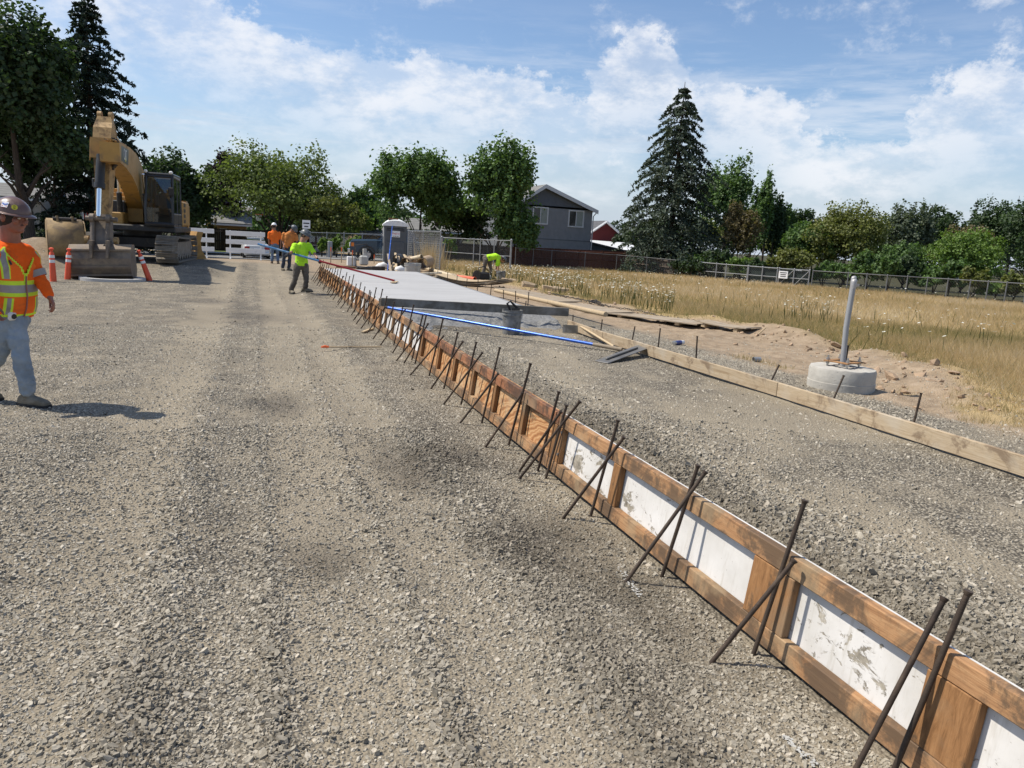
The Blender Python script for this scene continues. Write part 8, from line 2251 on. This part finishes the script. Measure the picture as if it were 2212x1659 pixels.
# right group
conifer('tall drooping conifer right of the grey house', 1445, 560, 172, 178, 58, 'needle_spruce', 14, 34000, .42, .36, .02, .80, 30)
tree('green broadleaf tree showing behind the tall conifer', 1558, 570, 306, 62, 68, 'leaf_green', 15, 8500, .32, 16, .05)
tree('thin yellow-brown tree at the conifer foot', 1588, 585, 436, 44, 54, 'leaf_brown', 16, 4500, .22, 12, .10, shell=.65)
for k, (px, ty, hw, lab) in enumerate(((1640, 358, 24, 'tallest slim poplar right of the conifer'), (1668, 410, 22, 'middle slim poplar right of the conifer'), (1690, 432, 16, 'shortest slim poplar right of the conifer'), (1622, 400, 18, 'slim poplar on the left of the poplar group'))):
    tree(lab, px, 580, ty, hw, 60 + k * .6, 'leaf_green' if k != 1 else 'leaf_dark', 20 + k, 4500, .26, 16, .05, name='poplar', lobe_r=.5, group='slim poplars')
tree('dark sparse tree far behind the gate', 1715, 585, 440, 34, 82, 'leaf_dark', 30, 3500, .36, 12, .2, shell=.7)
tree('brown-red tree far behind the gate', 1765, 590, 456, 42, 84, 'leaf_brown', 31, 3500, .36, 12, .1)
tree('olive green tree above the gate signs, twigs poking above its crown', 1822, 612, 440, 88, 51, 'leaf_olive', 32, 10500, .23, 22, .03, lobe_r=.36, shell=.6)
tree('darker green tree touching the olive one above the gates', 1750, 606, 470, 62, 53, 'leaf_green', 33, 6500, .24, 16, .08)
tree('grey-green weeping tree in the far wood', 1945, 610, 436, 58, 74, 'leaf_grey', 34, 7000, .36, 16, .06)
tree('dark round tree in the far wood, right of the weeping one', 2015, 615, 440, 56, 78, 'leaf_dark', 35, 6000, .38, 16, .06)
tree('rust-tinged tree in the far wood', 2070, 620, 470, 66, 72, 'leaf_brown', 36, 6500, .36, 16, .06)
tree('tall dark tree at the right end of the far wood', 2130, 625, 436, 68, 80, 'leaf_dark', 37, 7000, .38, 16, .05)
conifer('pointed fir top standing above the far wood', 2084, 600, 426, 34, 92, 'needle_dark', 38, 3500, .25, .4, .05, .8, 20)
conifer('farther pointed fir top near the right edge', 2172, 600, 420, 30, 95, 'needle_dark', 39, 3000, .25, .4, .05, .8, 20)
tree('bright green spreading tree behind the fence at right', 2070, 652, 500, 84, 45, 'leaf_bright', 40, 9500, .20, 22, .04, lobe_r=.34, shell=.62)
tree('green understorey tree left of the bright spreading one', 1945, 640, 528, 58, 47, 'leaf_green', 41, 6000, .21, 14, .08)
tree('dark green tree cut by the right edge', 2215, 668, 415, 76, 43, 'leaf_dark', 42, 9500, .24, 20, .03)
# understorey behind the long fence, hedge and bushes
_u = random.Random(9)
for k, x in enumerate(range(1500, 2240, 46)):
    by = np.interp(x, [b[0] for b in BASES], [b[1] for b in BASES]); Y = hit(x, by).y + 2.2 + _u.uniform(0, 1.5)
    shrub('leafy bush behind the long fence, %s from its left end' % ordinal(k + 1), x + _u.uniform(-8, 8), by, by - _u.uniform(52, 96), _u.uniform(38, 52), Y, _u.choice(['leaf_green', 'leaf_dark', 'leaf_olive', 'leaf_bright', 'leaf_dark']), 100 + k, 3000, .18, group='bushes behind the long fence')
for k, cx_ in enumerate((1432, 1535, 1625, 1705, 1795, 1870)):
    px, py = C4_(cx_, 1000); shrub('clipped round evergreen above the weathered fence, %s from the left' % ordinal(k + 1), px, py, C4_(cx_, 915 + k * 6)[1], 13, 63, 'leaf_green', 140 + k, 1100, .15, group='clipped evergreens', name='evergreen_shrub', lobes=5)
for k in range(7):
    x = 1455 + k * 9; by = np.interp(x, [b[0] for b in BASES], [b[1] for b in BASES]); Y = hit(x, by).y - .2
    if k in (0, 2, 4, 6): shrub('ivy mound swallowing the end of the weathered fence, %s from the left' % ordinal(k // 2 + 1), x, by, by - 40, 15, Y, 'leaf_dark', 150 + k, 1100, .12, group='ivy on the fence', name='ivy')
for k, x in enumerate((-20, 45, 110, 175, 240, 300)):
    shrub('grey-green juniper in the low hedge across the street, %s from the left' % ordinal(k + 1), x, 527, 488 + 2 * (k % 2), 46, 68 - .4 * k, 'leaf_grey', 160 + k, 3000, .16, group='juniper hedge', name='juniper', depth=1.6)
for k, x in enumerate((20, 90, 165, 235, 330, 400)):
    shrub('dark hedge plant behind the junipers, %s from the left' % ordinal(k + 1), x, 500, 452, 52, 71.5, 'leaf_dark', 170 + k, 2600, .2, group='dark hedge', name='hedge_plant', depth=1.2)
for k, (cx_, top, hw) in enumerate(((1345, 1000, 15), (1420, 1015, 20), (1480, 1000, 16), (1600, 1005, 15), (1680, 1010, 14))):
    px, py = C2(cx_, 1185); shrub('bright leafy vine on the wire fence behind the pickup, %s from the left' % ordinal(k + 1), px, py, C2(cx_, top)[1], hw, 54.6, 'leaf_bright', 180 + k, 700, .2, group='vines on the wire fence', name='vine', lobes=7, depth=.5)
shrub('bush at the corner of the tan house', C2(320, 940)[0], C2(320, 1100)[1], C2(320, 820)[1], 16, 72, 'leaf_brown', 190, 1500, .2)
for k, (cx_, cy0, cy1) in enumerate(((1130, 790, 770), (1080, 790, 775))):
    px, py = C3(cx_, 900); shrub('bright shrub poking above the enclosure fence, %s from the right' % ordinal(k + 1), px, py, C3(cx_, cy1)[1], 13, 56, 'leaf_bright', 195 + k, 600, .2, group='shrubs at the enclosure')
# tree wall far behind so that no bare horizon shows between the crowns
for k in range(30):
    x = -150 + k * 85 + _u.uniform(-15, 15)
    ty = np.interp(x, [-150, 300, 420, 560, 740, 830, 1000, 1180, 1300, 1420, 1700, 1900, 2212, 2400], [400, 400, 420, 430, 440, 445, 455, 490, 498, 465, 470, 470, 465, 470])
    tree('distant tree closing the horizon, %s counted from the left' % ordinal(k + 1), x, 520, ty + _u.uniform(-10, 10), 86, 104 + _u.uniform(0, 14), _u.choice(['leaf_dark', 'leaf_green', 'leaf_dark', 'leaf_olive']), 300 + k, 2600, .6, 14, .0, group='distant trees closing the horizon')

# ------------------------------------------------------------------ meadow grass and wild carrot
def grass_mat(name, cols, trans=.3):
    t = NT(name); tint = t.attr('tint'); c = t.ramp(tint, list(zip(np.linspace(0, 1, len(cols)), cols)))
    d = t.N('ShaderNodeBsdfDiffuse'); tr = t.N('ShaderNodeBsdfTranslucent'); t.L(c, d.inputs[0]); t.L(c, tr.inputs[0])
    m1 = t.N('ShaderNodeMixShader'); m1.inputs[0].default_value = trans; t.L(d.outputs[0], m1.inputs[1]); t.L(tr.outputs[0], m1.inputs[2]); t.L(m1.outputs[0], t.out.inputs[0])


grass_mat('dry_grass', [(0.20, 0.21, 0.08), (0.38, 0.31, 0.14), (0.55, 0.41, 0.21), (0.64, 0.50, 0.28), (0.74, 0.62, 0.42)], .5)
grass_mat('flower_white', [(0.55, 0.57, 0.47), (0.74, 0.75, 0.68), (0.82, 0.83, 0.78)]); grass_mat('flower_stem', [(0.07, 0.10, 0.03), (0.12, 0.14, 0.05), (0.16, 0.15, 0.07)])


def blades(n, d0, d1, seed, hscale, wscale, label, fan=3):
    r = np.random.default_rng(seed); a = r.uniform(math.radians(6), math.radians(60), n); d = np.sqrt(r.uniform(d0 ** 2, d1 ** 2, n)); x = np.sin(a) * d; y = np.cos(a) * d
    e = field_edge(y) + .35 * fbm(x * 1.2, y * 1.2, 71, 3); ins = x - e
    patch = (fbm(x * .8, y * .8, 73, 3) + .35 * np.exp(-((x - 7.2) / .8) ** 2 - ((y - 5.5) / 1.4) ** 2)) > .2
    ok = (ins > -.05) | (patch & (x > 6.2) & (y < 9) & (r.uniform(0, 1, n) < .5))
    fence = np.interp(np.degrees(np.arctan2(x, y)), [10, 22, 27, 33, 40, 46, 58], [66, 64, 62, 60, 57, 56, 52]); ok &= d < fence
    ok &= r.uniform(0, 1, n) < .72 + 1.1 * fbm(x * .45, y * .3, 29, 3)
    x, y, d, ins = x[ok], y[ok], d[ok], ins[ok]; n = len(x); z = G(x, y)
    h = hscale * np.clip(r.normal(1, .28, n), .4, 1.8) * (.35 + .65 * sstep(0, 2.2, ins)) * (.8 + .5 * vnoise(x * .4, y * .4, 8)); w = wscale * (.7 + d / 22)
    V = []; F = []; T_ = []
    green = np.clip(.9 - sstep(.2, 3.5, ins) * .75 + .5 * fbm(x * .3, y * .3, 19, 3), 0, 1); base_t = np.clip(.62 - .55 * green * r.uniform(.3, 1, n) + r.normal(0, .17, n) + .5 * fbm(x * .22, y * .16, 23, 3), 0, 1)
    for k in range(fan):
        b = r.uniform(0, 2 * np.pi, n); lean = r.uniform(.2, 1.1, n) * h; ox, oy = r.normal(0, .05, n), r.normal(0, .05, n)
        tip = np.stack([x + ox + np.cos(b) * lean, y + oy + np.sin(b) * lean, z + h * r.uniform(.7, 1.1, n)], -1); s = np.stack([.92 * np.ones(n), -.38 * np.ones(n), np.zeros(n)], -1) * (w * .5)[:, None]
        p = np.stack([x + ox, y + oy, z - .02], -1); V.append(np.stack([p - s, p + s, tip], 1)); T_.append(np.clip(base_t + r.normal(0, .1, n), 0, 1))
    V = np.concatenate(V).reshape(-1, 3); F = np.arange(len(V)).reshape(-1, 3)
    o = np_mesh('dry_grass', V, F, 'dry_grass', attr={'tint': ('FACE', np.concatenate(T_))}); tag(o, label, 'grass', kind='stuff')


blades(60000, 6.2, 22, 501, .19, .007, 'near dry meadow grass turning from green to straw')
blades(80000, 22, 66, 502, .25, .010, 'far golden dry meadow grass up to the fence', 3)


def flowers(n, seed, spots, label):
    r = np.random.default_rng(seed); V = []; F4 = []; Tt = []; P = []
    for (px0, px1, py0, py1, k) in spots:
        q = hit_many(r.uniform(px0, px1, k), r.uniform(py0, py1, k) + 9); P.append(q[q[:, 0] > field_edge(q[:, 1]) + .3])
    P = np.vstack(P); n = len(P); d = np.hypot(P[:, 0], P[:, 1]); h = r.uniform(.26, .5, n); s = r.uniform(.014, .034, n) * (.7 + d / 60)
    ang = np.arange(6) / 6 * 2 * np.pi; tx = r.normal(0, .25, n); ty = r.normal(-.12, .25, n)
    ring = np.stack([np.cos(ang)[None] * s[:, None], np.sin(ang)[None] * s[:, None]], -1); zz = ring[..., 0] * tx[:, None] + ring[..., 1] * ty[:, None] + s[:, None] * .25
    top = P + np.stack([r.normal(0, .06, n), r.normal(0, .06, n), h], -1)
    R_ = np.concatenate([ring, zz[..., None]], -1) + top[:, None, :]; ctr = top[:, None, :]
    V = np.concatenate([ctr, R_], 1).reshape(-1, 3); b = (np.arange(n) * 7)[:, None]
    F = np.concatenate([np.stack([b[:, 0], b[:, 0] + 1 + k, b[:, 0] + 1 + (k + 1) % 6], -1) for k in range(6)])
    tt = np.tile(r.uniform(0, 1, n), 6)
    o = np_mesh('wild_carrot', V, F, 'flower_white', attr={'tint': ('FACE', tt)}); tag(o, label, 'wildflowers', kind='stuff')
    w = .006 + d * .0002; sx = np.stack([w, -w * .4, 0 * w], -1); Vs = np.stack([P - sx, P + sx, top], 1).reshape(-1, 3)
    o2 = np_mesh('stems', Vs, np.arange(len(Vs)).reshape(-1, 3), 'flower_stem', o, attr={'tint': ('FACE', r.uniform(0, 1, n))}); tag(o2, kind='stuff')


flowers(0, 601, [(965, 1120, 575, 615, 420), (1110, 1260, 580, 632, 360), (1240, 1400, 600, 650, 140), (1330, 1460, 630, 672, 130), (1260, 1640, 588, 612, 130), (1690, 1800, 655, 690, 60), (1480, 2200, 640, 740, 80), (1500, 2200, 615, 650, 90), (1850, 2212, 720, 760, 22)], 'white wild carrot flowers dotted through the dry meadow')
# tall pale grass tuft beside the slatted panel
r_ = np.random.default_rng(9); p = hit(*C3(935, 1085)); n = 260; a = r_.uniform(0, 6.28, n); R0 = np.abs(r_.normal(0, .25, n)); bx = p.x + np.cos(a) * R0 * 1.6; by = p.y + np.sin(a) * R0; h = r_.uniform(.6, 1.75, n)
B_ = np.stack([bx, by, np.full(n, p.z)], -1); tip = B_ + np.stack([np.cos(a) * .22, np.sin(a) * .15, h], -1); s = np.array([.02, -.005, 0])
V = np.stack([B_ - s, B_ + s, tip], 1).reshape(-1, 3); o = np_mesh('tall_grass', V, np.arange(len(V)).reshape(-1, 3), 'dry_grass', attr={'tint': ('FACE', r_.uniform(.6, 1, n))}); tag(o, 'tall straw-coloured grass tuft beside the slatted fence panel', 'grass', kind='stuff')
# lawn strip below the dark fence
a = at_y(*C2(80, 1130), 68); b = at_y(*C2(900, 1140), 68); simple('lawn', (0.10, 0.13, 0.03), .9, 0, .3, 2, .3, 30)
m = MB(); zz = g((a.x + b.x) / 2, 68) + .14; m.bbox(a.x, b.x, 66.6, 68.6, zz - .3, zz); tag(m.build('lawn', 'lawn'), kind='structure')
